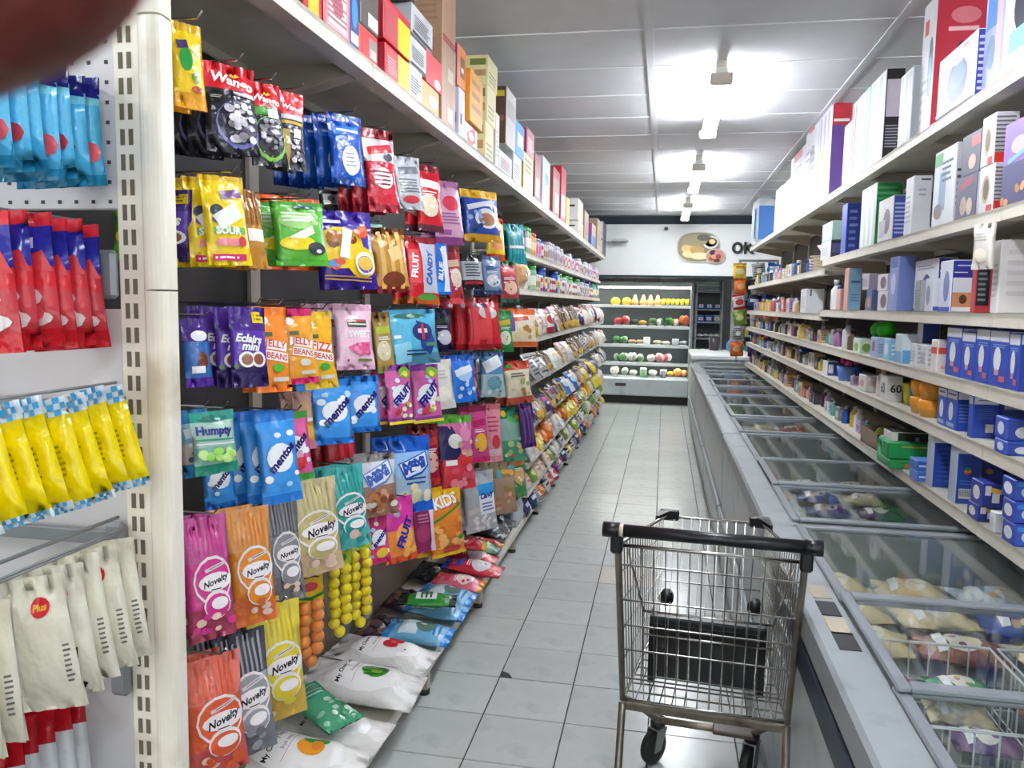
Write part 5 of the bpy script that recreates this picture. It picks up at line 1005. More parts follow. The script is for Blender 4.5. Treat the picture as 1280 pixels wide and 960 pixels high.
 ('carton', 'box', 1.145, 6.167, 2.431, 0.129, 0.462, 0.672, -1, ('#d9d4e0', '#5a3f86', '#d9d4e0'), [('s', -0.45, 0.45, 0.1, 0.95, 3, '#a8a4b8'), ('c', -0.1, 0.5, 0.1, '#d8c820')], [('r', -0.5, 0.5, 0, 0.28, '#b82a3a'), ('l', -0.4, 0.4, 0.2, 0.26, 1, '#e9e9ea')], 'carton with a red top band and purple end on the top shelf'),
 ('carton', 'box', 1.118, 6.705, 2.431, 0.075, 0.542, 0.697, -1, ('#e2e3e8', '#b8bac4', '#e2e3e8'), [('r', -0.2, 0.2, 0.06, 0.14, '#cc5a60'), ('e', 0.1, 0.5, 0.2, 0.2, '#6a6c7c'), ('l', -0.4, 0.4, 0.3, 0.8, 6, '#9a9cb0')], [], 'tall white carton with small red marks on the top shelf'),
 ('carton', 'box', 1.118, 7.354, 2.431, 0.075, 0.75, 0.565, -1, ('#e3e0e6', '#c0bcc8', '#e3e0e6'), [('r', -0.3, 0.3, 0.0, 0.12, '#d88a90'), ('l', -0.3, 0.3, 0.2, 0.9, 9, '#a8a8b8')], [], 'white carton with pinkish top, before the blue pack'),
 ('carton', 'box', 1.118, 7.994, 2.431, 0.075, 0.531, 0.413, -1, ('#cfc9d6', '#b0aab8', '#cfc9d6'), [('s', -0.4, 0.4, 0.1, 0.9, 3, '#e4e0ea')], [], 'short lilac white carton beside the round blue pack'),
 ('carton', 'box', 1.118, 8.499, 2.431, 0.075, 0.422, 0.423, -1, ('#c4c6cc', '#a4a6ac', '#c4c6cc'), [('s', -0.4, 0.4, 0.1, 0.9, 3, '#dcdde2')], [], 'short grey carton just before the round blue pack'),
 ('carton', 'box', 1.124, 2.854, 2.001, 0.088, 0.195, 0.269, -1, ('#8a6ab8', '#7a5aa8', '#8a6ab8'), [('r', -0.5, 0.5, 0.5, 1, '#4a4a78'), ('e', 0.1, 0.3, 0.3, 0.1, '#c9b4dc'), ('r', -0.3, 0.4, 0.4, 0.46, '#7fb8d8', 10), ('b', -0.4, 0.4, 0.76, 0.95, 7, 0.08, ['#c98a5a', '#d8a878'])], [], 'purple patterned carton cut by the frame edge on the second shelf'),
 ('carton', 'box', 1.118, 3.085, 2.001, 0.075, 0.13, 0.162, -1, ('#dfe0e2', '#c9c6cc', '#dfe0e2'), [('e', 0.0, 0.5, 0.26, 0.3, '#b8a48c'), ('e', 0.02, 0.5, 0.18, 0.22, '#6a5a3a'), ('r', 0.1, 0.5, 0.84, 1, '#d03a30')], [('l', -0.46, 0.46, 0.06, 0.78, 9, '#6a666e'), ('r', -0.5, 0.2, 0.78, 1, '#cc3028')], 'white oval dish carton with a red corner, lower of two'),
 ('carton', 'box', 1.118, 3.099, 2.164, 0.075, 0.114, 0.172, -1, ('#dfe0e2', '#c9c6cc', '#dfe0e2'), [('e', 0.0, 0.5, 0.26, 0.3, '#b8a48c'), ('e', 0.02, 0.5, 0.18, 0.22, '#6a5a3a'), ('r', 0.1, 0.5, 0.84, 1, '#d03a30')], [('l', -0.46, 0.46, 0.06, 0.78, 9, '#6a666e'), ('r', -0.5, 0.2, 0.78, 1, '#cc3028')], 'white oval dish carton with a red corner, upper of two'),
 ('carton', 'box', 1.112, 3.256, 2.001, 0.075, 0.205, 0.157, -1, ('#5a5a74', '#c8c8ce', '#5a5a74'), [('r', -0.3, 0.3, 0.1, 0.28, '#a84a58', 10), ('e', -0.1, 0.7, 0.16, 0.22, '#b8a898'), ('e', 0.2, 0.74, 0.14, 0.2, '#cfc4b0')], [('l', -0.4, 0.4, 0.3, 0.8, 6, '#4a4c58')], 'dark photo carton with pale bottles, lower of two'),
 ('carton', 'box', 1.118, 3.252, 2.159, 0.075, 0.186, 0.151, -1, ('#54546a', '#c4c4cc', '#54546a'), [('r', -0.0, 0.46, 0.1, 0.35, '#b84a50'), ('e', 0.1, 0.7, 0.2, 0.18, '#d8b8a4')], [('l', -0.4, 0.4, 0.3, 0.8, 6, '#4a4c58')], 'dark photo carton with a red patch, upper of two'),
 ('carton', 'box', 1.118, 3.53, 2.001, 0.075, 0.25, 0.306, -1, ('#dde2e6', '#b9b6bc', '#dde2e6'), [('r', -0.46, -0.1, 0.04, 0.2, '#4fa86a'), ('r', -0.2, 0.1, 0.3, 0.8, '#8fa8c8'), ('l', -0.1, 0.4, 0.15, 0.45, 4, '#3f6a70'), ('e', -0.2, 0.8, 0.2, 0.1, '#8a7a78')], [('l', -0.4, 0.4, 0.3, 0.8, 6, '#3c3c44')], 'white carton with a green corner and black script panel'),
 ('carton', 'box', 1.12, 3.995, 2.001, 0.08, 0.113, 0.263, -1, ('#e2e5ea', '#cfd1d6', '#e2e5ea'), [('l', -0.4, 0.4, 0.3, 0.8, 6, '#b8bcc4')], [('r', -0.1, 0.4, 0.05, 0.08, '#4a4c54'), ('l', -0.2, 0.3, 0.2, 0.36, 2, '#a4a6ac')], 'tall plain white carton in the middle of the second shelf'),
 ('carton', 'box', 1.098, 4.306, 2.001, 0.075, 0.271, 0.209, -1, ('#d9dade', '#35489a', '#d9dade'), [('e', 0.1, 0.55, 0.24, 0.3, '#7a7880'), ('r', -0.4, 0.0, 0.5, 0.9, '#b4b2ba')], [('l', -0.4, 0.4, 0.15, 0.9, 8, '#a8b0dc')], 'small white carton with a blue lined end on the second shelf'),
 ('carton', 'box', 1.167, 4.843, 2.001, 0.133, 0.333, 0.344, -1, ('#c4cfc9', '#1f8a44', '#c4cfc9'), [('s', -0.45, 0.45, 0.05, 0.95, 3, '#dfe8e4')], [('l', -0.46, 0.46, 0.04, 0.3, 3, '#5ab074')], 'silver front carton with a bright green end on the second shelf'),
 ('carton', 'box', 1.122, 5.356, 2.001, 0.083, 0.14, 0.31, -1, ('#4a5aa8', '#25358c', '#4a5aa8'), [], [('l', -0.3, 0.3, 0.1, 0.9, 6, '#6a7ac4')], 'slim deep blue carton on the second shelf'),
 ('carton', 'box', 1.134, 5.913, 2.001, 0.107, 0.345, 0.123, -1, ('#dddde2', '#2c3048', '#dddde2'), [('l', -0.4, 0.4, 0.3, 0.8, 6, '#b4b4bc')], [('r', -0.4, 0.1, 0.2, 0.7, '#4a4f70')], 'white and navy carton before the slim deep blue one'),
 ('carton', 'box', 1.131, 5.893, 2.125, 0.101, 0.341, 0.125, -1, ('#b9d0c8', '#a4c4bc', '#b9d0c8'), [('s', -0.4, 0.4, 0.1, 0.9, 3, '#dce8e4')], [], 'clear mint coloured pack on the white and navy carton'),
 ('carton', 'box', 1.137, 2.94, 1.656, 0.114, 0.06, 0.241, -1, ('#d9d6d6', '#d4d0d0', '#d9d6d6'), [('l', -0.4, 0.4, 0.3, 0.8, 6, '#bcb8b8')], [('l', -0.3, 0.3, 0.1, 0.8, 5, '#c2bebe')], 'large plain white carton at the frame edge on the third shelf'),
 ('carton', 'box', 1.118, 3.132, 1.656, 0.075, 0.04, 0.184, -1, ('#b03a44', '#b8353f', '#b03a44'), [], [('r', -0.46, 0.1, 0.04, 0.86, '#22242a'), ('l', -0.4, 0.0, 0.1, 0.8, 7, '#7a8488')], 'red and black carton beside the large plain white one'),
 ('carton', 'box', 1.123, 3.425, 1.656, 0.087, 0.137, 0.201, -1, ('#d6dae8', '#33389a', '#d6dae8'), [('e', 0.1, 0.5, 0.24, 0.3, '#7a86b8'), ('r', -0.5, 0.5, 0.9, 1, '#3a4aa8')], [('r', -0.44, 0.44, 0.34, 0.62, '#d8dbe6'), ('r', -0.44, 0.44, 0.62, 0.9, '#c98a62'), ('e', 0, 0.75, 0.16, 0.09, '#5c3a26'), ('r', -0.44, 0.44, 0.9, 0.98, '#e2e2e4'), ('l', -0.3, 0.3, 0.08, 0.14, 1, '#c8cbe8'), ('l', -0.4, 0.3, 0.22, 0.26, 1, '#e9e9ea')], 'blue carton with a round loaf photo on the third shelf'),
 ('carton', 'box', 1.098, 3.561, 1.656, 0.075, 0.081, 0.136, -1, ('#c4c6d2', '#d9d9e0', '#c4c6d2'), [('e', 0, 0.5, 0.3, 0.3, '#7a7c94')], [('r', -0.4, 0.4, 0.84, 0.96, '#3a4a98')], 'small silver white carton before the loaf photo carton'),
 ('carton', 'box', 1.175, 3.87, 1.656, 0.075, 0.32, 0.231, -1, ('#dcdde4', '#2f3f94', '#dcdde4'), [('e', 0.04, 0.58, 0.2, 0.3, '#3f4784'), ('l', -0.4, 0.4, 0.1, 0.2, 2, '#8a8ca8'), ('r', -0.5, 0.5, 0.94, 1, '#35489a')], [('l', -0.4, 0.4, 0.1, 0.3, 2, '#c0c8e8')], 'white iron carton with a dark blue oval and blue end'),
 ('carton', 'box', 1.098, 3.708, 1.656, 0.075, 0.067, 0.134, -1, ('#8f969c', '#a4a9ae', '#8f969c'), [('l', -0.4, 0.4, 0.3, 0.8, 6, '#70767c')], [], 'narrow grey carton in front of the iron carton'),
 ('carton', 'box', 1.118, 4.161, 1.656, 0.075, 0.152, 0.26, -1, ('#7f8fc4', '#6a7cb8', '#7f8fc4'), [('r', -0.4, 0.4, 0.0, 0.2, '#3f52a4'), ('e', 0, 0.5, 0.26, 0.2, '#b4bce0')], [], 'tall light blue carton on the third shelf'),
 ('carton', 'box', 1.118, 4.345, 1.656, 0.075, 0.183, 0.098, -1, ('#cfc9d0', '#b8b0ba', '#cfc9d0'), [('e', 0.1, 0.5, 0.3, 0.36, '#6a4a66')], [], 'small white cup carton with a mauve picture, lower of two'),
 ('carton', 'box', 1.118, 4.366, 1.755, 0.075, 0.184, 0.086, -1, ('#cfc9d0', '#b8b0ba', '#cfc9d0'), [('e', 0.1, 0.5, 0.3, 0.36, '#6a4a66')], [], 'small white cup carton with a mauve picture, upper of two'),
 ('carton', 'box', 1.118, 4.614, 1.656, 0.075, 0.121, 0.112, -1, ('#3f5a98', '#4a5a80', '#3f5a98'), [('e', 0, 0.6, 0.28, 0.28, '#c98a6a')], [], 'small dark blue carton with an orange spot'),
 ('carton', 'box', 1.118, 4.716, 1.769, 0.075, 0.144, 0.087, -1, ('#c4bccb', '#aaa2b2', '#c4bccb'), [('l', -0.4, 0.4, 0.3, 0.8, 6, '#8a8294')], [], 'small lilac white carton on the dark blue one'),
 ('carton', 'box', 1.118, 5.192, 1.656, 0.075, 0.11, 0.253, -1, ('#c08a7a', '#7fb0d0', '#c08a7a'), [], [('r', -0.3, 0.4, 0.3, 0.36, '#3f6a98'), ('l', -0.3, 0.3, 0.6, 0.8, 3, '#5a8ab4')], 'tall pale blue carton with coral edge on the third shelf'),
 ('carton', 'box', 1.118, 5.398, 1.656, 0.075, 0.096, 0.133, -1, ('#d8a8a0', '#d4a09a', '#d8a8a0'), [], [('l', -0.4, 0.4, 0.3, 0.8, 6, '#b87a78')], 'small pink carton beside the tall pale blue one'),
 ('carton', 'box', 1.145, 6.705, 1.626, 0.13, 0.263, 0.189, -1, ('#dadce0', '#cdd0d4', '#dadce0'), [('l', -0.4, 0.4, 0.3, 0.8, 6, '#b4b8be')], [('r', -0.3, -0.2, 0.0, 0.3, '#6a6c70')], 'pair-wide plain white carton on the third shelf'),
 ('bulb_pack', 'box', 1.118, 2.75, 1.416, 0.075, 0.081, 0.178, -1, ('#2346b0', '#1f3894', '#2346b0'), [('r', -0.5, 0.5, 0, 0.2, '#cfd4dc'), ('e', -0.05, 0.52, 0.2, 0.22, '#dfe4e2'), ('r', -0.16, 0.06, 0.7, 0.8, '#c98a90'), ('l', -0.3, 0.4, 0.24, 0.32, 2, '#7fa4e0'), ('r', 0.1, 0.4, 0.8, 0.9, '#c4606c')], [('r', -0.5, 0.5, 0, 0.18, '#c9cdd4'), ('e', 0, 0.55, 0.26, 0.2, '#d9dee0'), ('r', -0.2, 0.1, 0.74, 0.86, '#c47880')], 'blue light bulb pack with a white bulb picture, fifth from the red striped box'),
 ('bulb_pack', 'box', 1.118, 2.868, 1.416, 0.075, 0.152, 0.185, -1, ('#2346b0', '#1f3894', '#2346b0'), [('r', -0.5, 0.5, 0, 0.2, '#cfd4dc'), ('e', -0.05, 0.52, 0.2, 0.22, '#dfe4e2'), ('r', -0.16, 0.06, 0.7, 0.8, '#c98a90'), ('l', -0.3, 0.4, 0.24, 0.32, 2, '#7fa4e0'), ('r', 0.1, 0.4, 0.8, 0.9, '#c4606c')], [('r', -0.5, 0.5, 0, 0.18, '#c9cdd4'), ('e', 0, 0.55, 0.26, 0.2, '#d9dee0'), ('r', -0.2, 0.1, 0.74, 0.86, '#c47880')], 'blue light bulb pack with a white bulb picture, fourth from the red striped box'),
 ('bulb_pack', 'box', 1.118, 3.005, 1.416, 0.075, 0.121, 0.186, -1, ('#2346b0', '#1f3894', '#2346b0'), [('r', -0.5, 0.5, 0, 0.2, '#cfd4dc'), ('e', -0.05, 0.52, 0.2, 0.22, '#dfe4e2'), ('r', -0.16, 0.06, 0.7, 0.8, '#c98a90'), ('l', -0.3, 0.4, 0.24, 0.32, 2, '#7fa4e0'), ('r', 0.1, 0.4, 0.8, 0.9, '#c4606c')], [('r', -0.5, 0.5, 0, 0.18, '#c9cdd4'), ('e', 0, 0.55, 0.26, 0.2, '#d9dee0'), ('r', -0.2, 0.1, 0.74, 0.86, '#c47880')], 'blue light bulb pack with a white bulb picture, third from the red striped box'),
 ('bulb_pack', 'box', 1.118, 3.135, 1.416, 0.075, 0.131, 0.171, -1, ('#2346b0', '#1f3894', '#2346b0'), [('r', -0.5, 0.5, 0, 0.2, '#cfd4dc'), ('e', -0.05, 0.52, 0.2, 0.22, '#dfe4e2'), ('r', -0.16, 0.06, 0.7, 0.8, '#c98a90'), ('l', -0.3, 0.4, 0.24, 0.32, 2, '#7fa4e0'), ('r', 0.1, 0.4, 0.8, 0.9, '#c4606c')], [('r', -0.5, 0.5, 0, 0.18, '#c9cdd4'), ('e', 0, 0.55, 0.26, 0.2, '#d9dee0'), ('r', -0.2, 0.1, 0.74, 0.86, '#c47880')], 'blue light bulb pack with a white bulb picture, second from the red striped box'),
 ('bulb_pack', 'box', 1.118, 3.284, 1.416, 0.075, 0.161, 0.184, -1, ('#2346b0', '#1f3894', '#2346b0'), [('r', -0.5, 0.5, 0, 0.2, '#cfd4dc'), ('e', -0.05, 0.52, 0.2, 0.22, '#dfe4e2'), ('r', -0.16, 0.06, 0.7, 0.8, '#c98a90'), ('l', -0.3, 0.4, 0.24, 0.32, 2, '#7fa4e0'), ('r', 0.1, 0.4, 0.8, 0.9, '#c4606c')], [('r', -0.5, 0.5, 0, 0.18, '#c9cdd4'), ('e', 0, 0.55, 0.26, 0.2, '#d9dee0'), ('r', -0.2, 0.1, 0.74, 0.86, '#c47880')], 'blue light bulb pack with a white bulb picture, first from the red striped box'),
 ('carton', 'box', 1.118, 3.503, 1.416, 0.075, 0.078, 0.129, -1, ('#dcd8d6', '#d4d0ce', '#dcd8d6'), [('r', -0.5, 0.5, 0.24, 0.44, '#d05038')], [('r', -0.5, 0.5, 0.24, 0.44, '#d05038'), ('r', -0.3, 0.3, 0.8, 0.9, '#d89a94')], 'white box with an orange red stripe on the fourth shelf'),
 ('carton', 'box', 1.178, 3.911, 1.416, 0.075, 0.072, 0.188, -1, ('#d4d6da', '#263a86', '#d4d6da'), [], [('r', -0.4, 0.4, 0.8, 0.95, '#c9ccd2')], 'navy carton with a white side behind small white boxes'),
 ('carton', 'box', 1.118, 3.64, 1.416, 0.075, 0.084, 0.1, -1, ('#d9dade', '#cdced4', '#d9dade'), [('l', -0.4, 0.4, 0.3, 0.8, 6, '#8a8ca0')], [('l', -0.4, 0.4, 0.1, 0.9, 4, '#9a9cb0')], 'small white box with grey print beside the striped box'),
 ('carton', 'box', 1.118, 3.779, 1.416, 0.075, 0.08, 0.1, -1, ('#d6d8dc', '#c9cbd2', '#d6d8dc'), [('l', -0.4, 0.4, 0.3, 0.8, 6, '#8f92a4')], [('l', -0.4, 0.4, 0.1, 0.9, 4, '#a0a2b4')], 'small white box with grey print, one further along'),
 ('carton', 'box', 1.118, 4.008, 1.416, 0.075, 0.116, 0.135, -1, ('#c9d8e2', '#d4dfe6', '#c9d8e2'), [('r', -0.5, 0.5, 0.6, 1, '#6fb0dc')], [('r', -0.5, 0.5, 0.55, 1, '#5fa4d8')], 'white and aqua soap box on the fourth shelf'),
 ('carton', 'box', 1.118, 4.213, 1.416, 0.075, 0.115, 0.104, -1, ('#8fc4dc', '#7fb8d8', '#8fc4dc'), [('e', 0, 0.5, 0.3, 0.3, '#cfe6f0')], [('l', -0.4, 0.4, 0.2, 0.8, 3, '#cfe4ee')], 'aqua blue tray box of sachets on the fourth shelf'),
 ('carton', 'box', 1.118, 4.46, 1.416, 0.075, 0.129, 0.103, -1, ('#a8b8dc', '#b4c4e0', '#a8b8dc'), [('r', -0.2, 0.2, 0.2, 0.7, '#8a5a8a')], [('l', -0.4, 0.4, 0.3, 0.8, 6, '#7a8ab8')], 'lilac blue tray box beside the aqua one'),
 ('carton', 'box', 1.118, 4.846, 1.416, 0.075, 0.154, 0.08, -1, ('#d4dcd0', '#cdd6c8', '#d4dcd0'), [('e', 0, 0.6, 0.3, 0.3, '#8ab84a')], [('e', 0, 0.6, 0.3, 0.3, '#7aa84a')], 'white tray box with green leaves picture, under green balls'),
 ('bulb_box', 'box', 1.118, 3.365, 1.216, 0.075, 0.099, 0.147, -1, ('#2a4cb0', '#24409c', '#d6d8e0'), [('r', -0.5, 0.5, 0, 0.22, '#d6d8e0'), ('e', -0.05, 0.55, 0.22, 0.24, '#cfd6dc'), ('l', -0.4, 0.4, 0.06, 0.16, 1, '#3f4f98'), ('r', -0.4, 0.3, 0.84, 0.94, '#8fb0dc')], [('r', -0.5, 0.5, 0, 0.2, '#d6d8e0'), ('l', -0.4, 0.4, 0.3, 0.8, 6, '#5a78c8')], 'blue spiral bulb box with a white top, first from the orange tubs'),
 ('bulb_box', 'box', 1.118, 3.259, 1.216, 0.075, 0.109, 0.148, -1, ('#2a4cb0', '#24409c', '#d6d8e0'), [('r', -0.5, 0.5, 0, 0.22, '#d6d8e0'), ('e', -0.05, 0.55, 0.22, 0.24, '#cfd6dc'), ('l', -0.4, 0.4, 0.06, 0.16, 1, '#3f4f98'), ('r', -0.4, 0.3, 0.84, 0.94, '#8fb0dc')], [('r', -0.5, 0.5, 0, 0.2, '#d6d8e0'), ('l', -0.4, 0.4, 0.3, 0.8, 6, '#5a78c8')], 'blue spiral bulb box with a white top, second from the orange tubs'),
 ('bulb_box', 'box', 1.208, 3.137, 1.216, 0.075, 0.132, 0.148, -1, ('#2a4cb0', '#24409c', '#d6d8e0'), [('r', -0.5, 0.5, 0, 0.22, '#d6d8e0'), ('e', -0.05, 0.55, 0.22, 0.24, '#cfd6dc'), ('l', -0.4, 0.4, 0.06, 0.16, 1, '#3f4f98'), ('r', -0.4, 0.3, 0.84, 0.94, '#8fb0dc')], [('r', -0.5, 0.5, 0, 0.2, '#d6d8e0'), ('l', -0.4, 0.4, 0.3, 0.8, 6, '#5a78c8')], 'blue spiral bulb box with a white top, third from the orange tubs'),
 ('bulb_box', 'box', 1.123, 3.068, 1.216, 0.087, 0.04, 0.148, -1, ('#2a4cb0', '#2743a4', '#d6d8e0'), [('r', -0.5, 0.5, 0, 0.2, '#d6d8e0')], [('r', -0.5, 0.5, 0, 0.19, '#d6d8e0'), ('l', -0.3, 0.4, 0.07, 0.12, 1, '#4a5aa0'), ('l', -0.3, 0.4, 0.28, 0.56, 6, '#4a68c0'), ('r', 0.0, 0.3, 0.66, 0.86, '#d9d6d0')], 'large blue lamp box with white top band and small photo'),
 ('bulb_box', 'box', 1.205, 3.025, 1.216, 0.09, 0.04, 0.138, -1, ('#22348c', '#1d2c74', '#8a8c98'), [], [('r', -0.5, 0.5, 0, 0.2, '#9a9ca8')], 'dim blue lamp box at the frame edge with a grey band'),
 ('bulb_box', 'box', 1.098, 2.747, 1.216, 0.075, 0.096, 0.044, -1, ('#2f50b8', '#27429e', '#2f50b8'), [('e', 0, 0.5, 0.26, 0.3, '#cfd6e4')], [('e', 0.1, 0.6, 0.3, 0.26, '#c8ccd8'), ('e', 0.3, 0.6, 0.12, 0.16, '#d8a83a')], 'small royal blue bulb carton with a white photo, lower of two on the fifth shelf'),
 ('bulb_box', 'box', 1.098, 2.753, 1.261, 0.075, 0.096, 0.069, -1, ('#2f50b8', '#27429e', '#2f50b8'), [('e', 0, 0.5, 0.26, 0.3, '#cfd6e4')], [('e', 0.1, 0.6, 0.3, 0.26, '#c8ccd8'), ('e', 0.3, 0.6, 0.12, 0.16, '#d8a83a')], 'small royal blue bulb carton with a white photo, upper of two on the fifth shelf'),
 ('carton', 'box', 1.118, 4.229, 1.216, 0.075, 0.117, 0.123, -1, ('#dcdcda', '#d2d2d0', '#dcdcda'), [('t', '60', 0, 0.5, 0.6, '#222226')], [('t', '60', 0.1, 0.5, 0.7, '#222226')], 'small white packet box with black numerals on the fifth shelf'),
 ('carton', 'box', 1.118, 4.655, 1.216, 0.075, 0.16, 0.089, -1, ('#d8d8d6', '#ccccca', '#d8d8d6'), [('e', 0, 0.5, 0.3, 0.24, '#d0a098')], [('r', -0.3, 0.3, 0.3, 0.6, '#d8a8a0')], 'white tray box with a pale red print on the fifth shelf'),
 ('carton', 'box', 1.118, 5.699, 1.216, 0.075, 0.163, 0.096, -1, ('#d8dce2', '#2f56a8', '#d8dce2'), [], [('r', -0.4, 0.0, 0.2, 0.8, '#e9e9ea')], 'small blue and white packet box on the fifth shelf'),
 ('bulb_box', 'box', 1.116, 3.446, 0.956, 0.082, 0.077, 0.208, -1, ('#aeb6cc', '#2444a0', '#dcdce0'), [('r', -0.5, 0.5, 0, 0.12, '#e9e9ea')], [('r', -0.5, 0.5, 0, 0.13, '#dedce0'), ('l', -0.3, 0.4, 0.2, 0.9, 8, '#3f5cb8')], 'tall blue lamp box with white top on the lowest shelf'),
 ('bulb_box', 'box', 1.113, 3.171, 0.956, 0.085, 0.073, 0.208, -1, ('#aab2c8', '#22409a', '#dcdce0'), [], [('r', -0.5, 0.5, 0, 0.1, '#d4d2d6'), ('e', -0.05, 0.42, 0.16, 0.05, '#d8503a'), ('e', -0.05, 0.395, 0.14, 0.04, '#d8a83a'), ('e', -0.05, 0.37, 0.12, 0.03, '#4f9a4a'), ('r', -0.36, 0.3, 0.72, 0.9, '#c9ccd2'), ('s', -0.34, 0.28, 0.74, 0.86, 14, '#4a4c54'), ('l', -0.36, 0.4, 0.55, 0.66, 2, '#4a64b8')], 'blue lamp box with a rainbow mark and barcode on the lowest shelf'),
 ('bulb_box', 'box', 1.2, 3.194, 0.956, 0.08, 0.06, 0.189, -1, ('#1c2f78', '#1a2c70', '#1c2f78'), [], [('e', -0.1, 0.36, 0.16, 0.05, '#a8503a'), ('e', -0.1, 0.34, 0.14, 0.04, '#8a7a3a')], 'dim navy lamp box with a rainbow mark behind small cartons'),
 ('bulb_box', 'box', 1.098, 2.933, 0.956, 0.075, 0.097, 0.055, -1, ('#2c3c98', '#24307e', '#2c3c98'), [('e', 0, 0.5, 0.3, 0.3, '#d4d2ce')], [('r', -0.2, 0.3, 0.2, 0.4, '#d8b03a', -12), ('r', -0.1, 0.2, 0.4, 0.8, '#c9cbd6'), ('r', -0.4, -0.16, 0.1, 0.5, '#d6d4d8')], 'navy bulb carton with white bulb photo and yellow flash, lower of two'),
 ('bulb_box', 'box', 1.098, 2.908, 1.012, 0.075, 0.102, 0.081, -1, ('#2c3c98', '#24307e', '#2c3c98'), [('e', 0, 0.5, 0.3, 0.3, '#d4d2ce')], [('r', -0.2, 0.3, 0.2, 0.4, '#d8b03a', -12), ('r', -0.1, 0.2, 0.4, 0.8, '#c9cbd6'), ('r', -0.4, -0.16, 0.1, 0.5, '#d6d4d8')], 'navy bulb carton with white bulb photo and yellow flash, upper of two'),
 ('carton', 'box', 1.098, 2.766, 0.956, 0.075, 0.04, 0.066, -1, ('#dcdcdc', '#d2d2d4', '#dcdcdc'), [('l', -0.4, 0.4, 0.3, 0.8, 6, '#c4c4c6')], [('l', -0.3, 0.3, 0.2, 0.5, 2, '#bcbcc0')], 'small plain white carton near the lowest shelf edge'),
 ('bulb_box', 'box', 1.098, 2.641, 0.956, 0.075, 0.089, 0.067, -1, ('#2c44a4', '#2a52b8', '#2c44a4'), [('e', 0, 0.5, 0.34, 0.3, '#d6dae2')], [('e', 0.05, 0.55, 0.3, 0.28, '#cfd6e2'), ('r', -0.4, 0.1, 0.1, 0.3, '#3f8ae0')], 'bright blue globe bulb carton at the frame edge, lowest of three'),
 ('bulb_box', 'box', 1.098, 2.652, 1.024, 0.075, 0.089, 0.065, -1, ('#2c44a4', '#2a52b8', '#2c44a4'), [('e', 0, 0.5, 0.34, 0.3, '#d6dae2')], [('e', 0.05, 0.55, 0.3, 0.28, '#cfd6e2'), ('r', -0.4, 0.1, 0.1, 0.3, '#3f8ae0')], 'bright blue globe bulb carton at the frame edge, middle of three'),
 ('bulb_box', 'box', 1.098, 2.665, 1.09, 0.075, 0.09, 0.065, -1, ('#2c44a4', '#2a52b8', '#2c44a4'), [('e', 0, 0.5, 0.34, 0.3, '#d6dae2')], [('e', 0.05, 0.55, 0.3, 0.28, '#cfd6e2'), ('r', -0.4, 0.1, 0.1, 0.3, '#3f8ae0')], 'bright blue globe bulb carton at the frame edge, topmost of three'),
 ('carton', 'box', 1.106, 3.88, 0.956, 0.192, 0.211, 0.037, -1, ('#1f8a4a', '#1f8f4c', '#1f8a4a'), [('l', -0.4, 0.4, 0.1, 0.5, 2, '#5ab87c')], [('e', -0.1, 0.6, 0.08, 0.2, '#c9683a'), ('r', -0.5, 0.5, 0.0, 0.1, '#4fb070')], 'bright green cracker box, lower of two at the lowest shelf edge'),
 ('carton', 'box', 1.107, 3.847, 0.994, 0.193, 0.086, 0.071, -1, ('#1f8a4a', '#23934f', '#2a9a58'), [('s', -0.4, 0.4, 0.1, 0.9, 4, '#4fb070')], [('l', -0.2, 0.4, 0.1, 0.3, 1, '#c9b84a')], 'bright green cracker box, upper of two at the lowest shelf edge'),
 ('carton', 'box', 1.129, 3.952, 0.994, 0.177, 0.119, 0.11, -1, ('#d4d0cc', '#2a2428', '#2a2428'), [], [('r', -0.5, -0.32, 0, 1, '#d9d6d2'), ('r', 0.1, 0.2, 0.2, 0.8, '#8a8c98')], 'black carton with a white end lying on the green cracker boxes'),
 ('carton', 'box', 1.088, 3.561, 0.956, 0.076, 0.106, 0.04, -1, ('#4a72c4', '#3a66bc', '#5a8ad4'), [], [('l', -0.4, 0.4, 0.3, 0.7, 1, '#cfdcf0')], 'small light blue tin, lower of two by the tall blue box'),
 ('carton', 'box', 1.089, 3.574, 0.997, 0.077, 0.106, 0.044, -1, ('#4a72c4', '#3a66bc', '#5a8ad4'), [], [('l', -0.4, 0.4, 0.3, 0.7, 1, '#cfdcf0')], 'small light blue tin, upper of two by the tall blue box'),
]

# ------------------------------------------------------------------ hanging sweet bags on their hooks
BAYS = [o for o in COL.objects if o.name.startswith('gondola_bay')]
BAYS.sort(key=lambda o: o.location.y)
rn = random.Random(11)
NTH = ['front on hook', 'second on hook', 'third on hook', 'fourth on hook', 'fifth on hook']
for si, (kind, X, Y, z, w, h, t, a, n, desc) in enumerate(HUNG):
    bay = BAYS[min(3, max(0, int(Y-1.45)))] if Y < 5.45 else BAYS[3]
    yl = Y-bay.location.y
    clash = any(k_ != si and abs(b_[2]-Y) < b_[4]*.5+.035 and b_[3]-b_[5]-.01 < z+.012 < b_[3]+.004 for k_, b_ in enumerate(HUNG))
    rl_ = rn.uniform(-2.5, 2.5)
    if not clash: MB().tube([(XB, yl, z+.009), (X+.03, yl, z+.009), (X+.042, yl, z+.024)], .0026, 5).build('hook', WIRE, bay)
    for i in range(n+1):
        xx = X-max(.032, (t*1.12+.009)/math.cos(R(a)))*i
        hang('sweet_bag', kind, (xx, Y+.004*i, z-rn.uniform(0, .004)*bool(i)), -R(a+rn.uniform(-1, 1)*bool(i)), w, h, t, si+i*0, desc+(', '+NTH[i] if n else ''), 'sweet bag', None, R(rl_+rn.uniform(-.7, .7)*bool(i)), R(-9+.3*i))

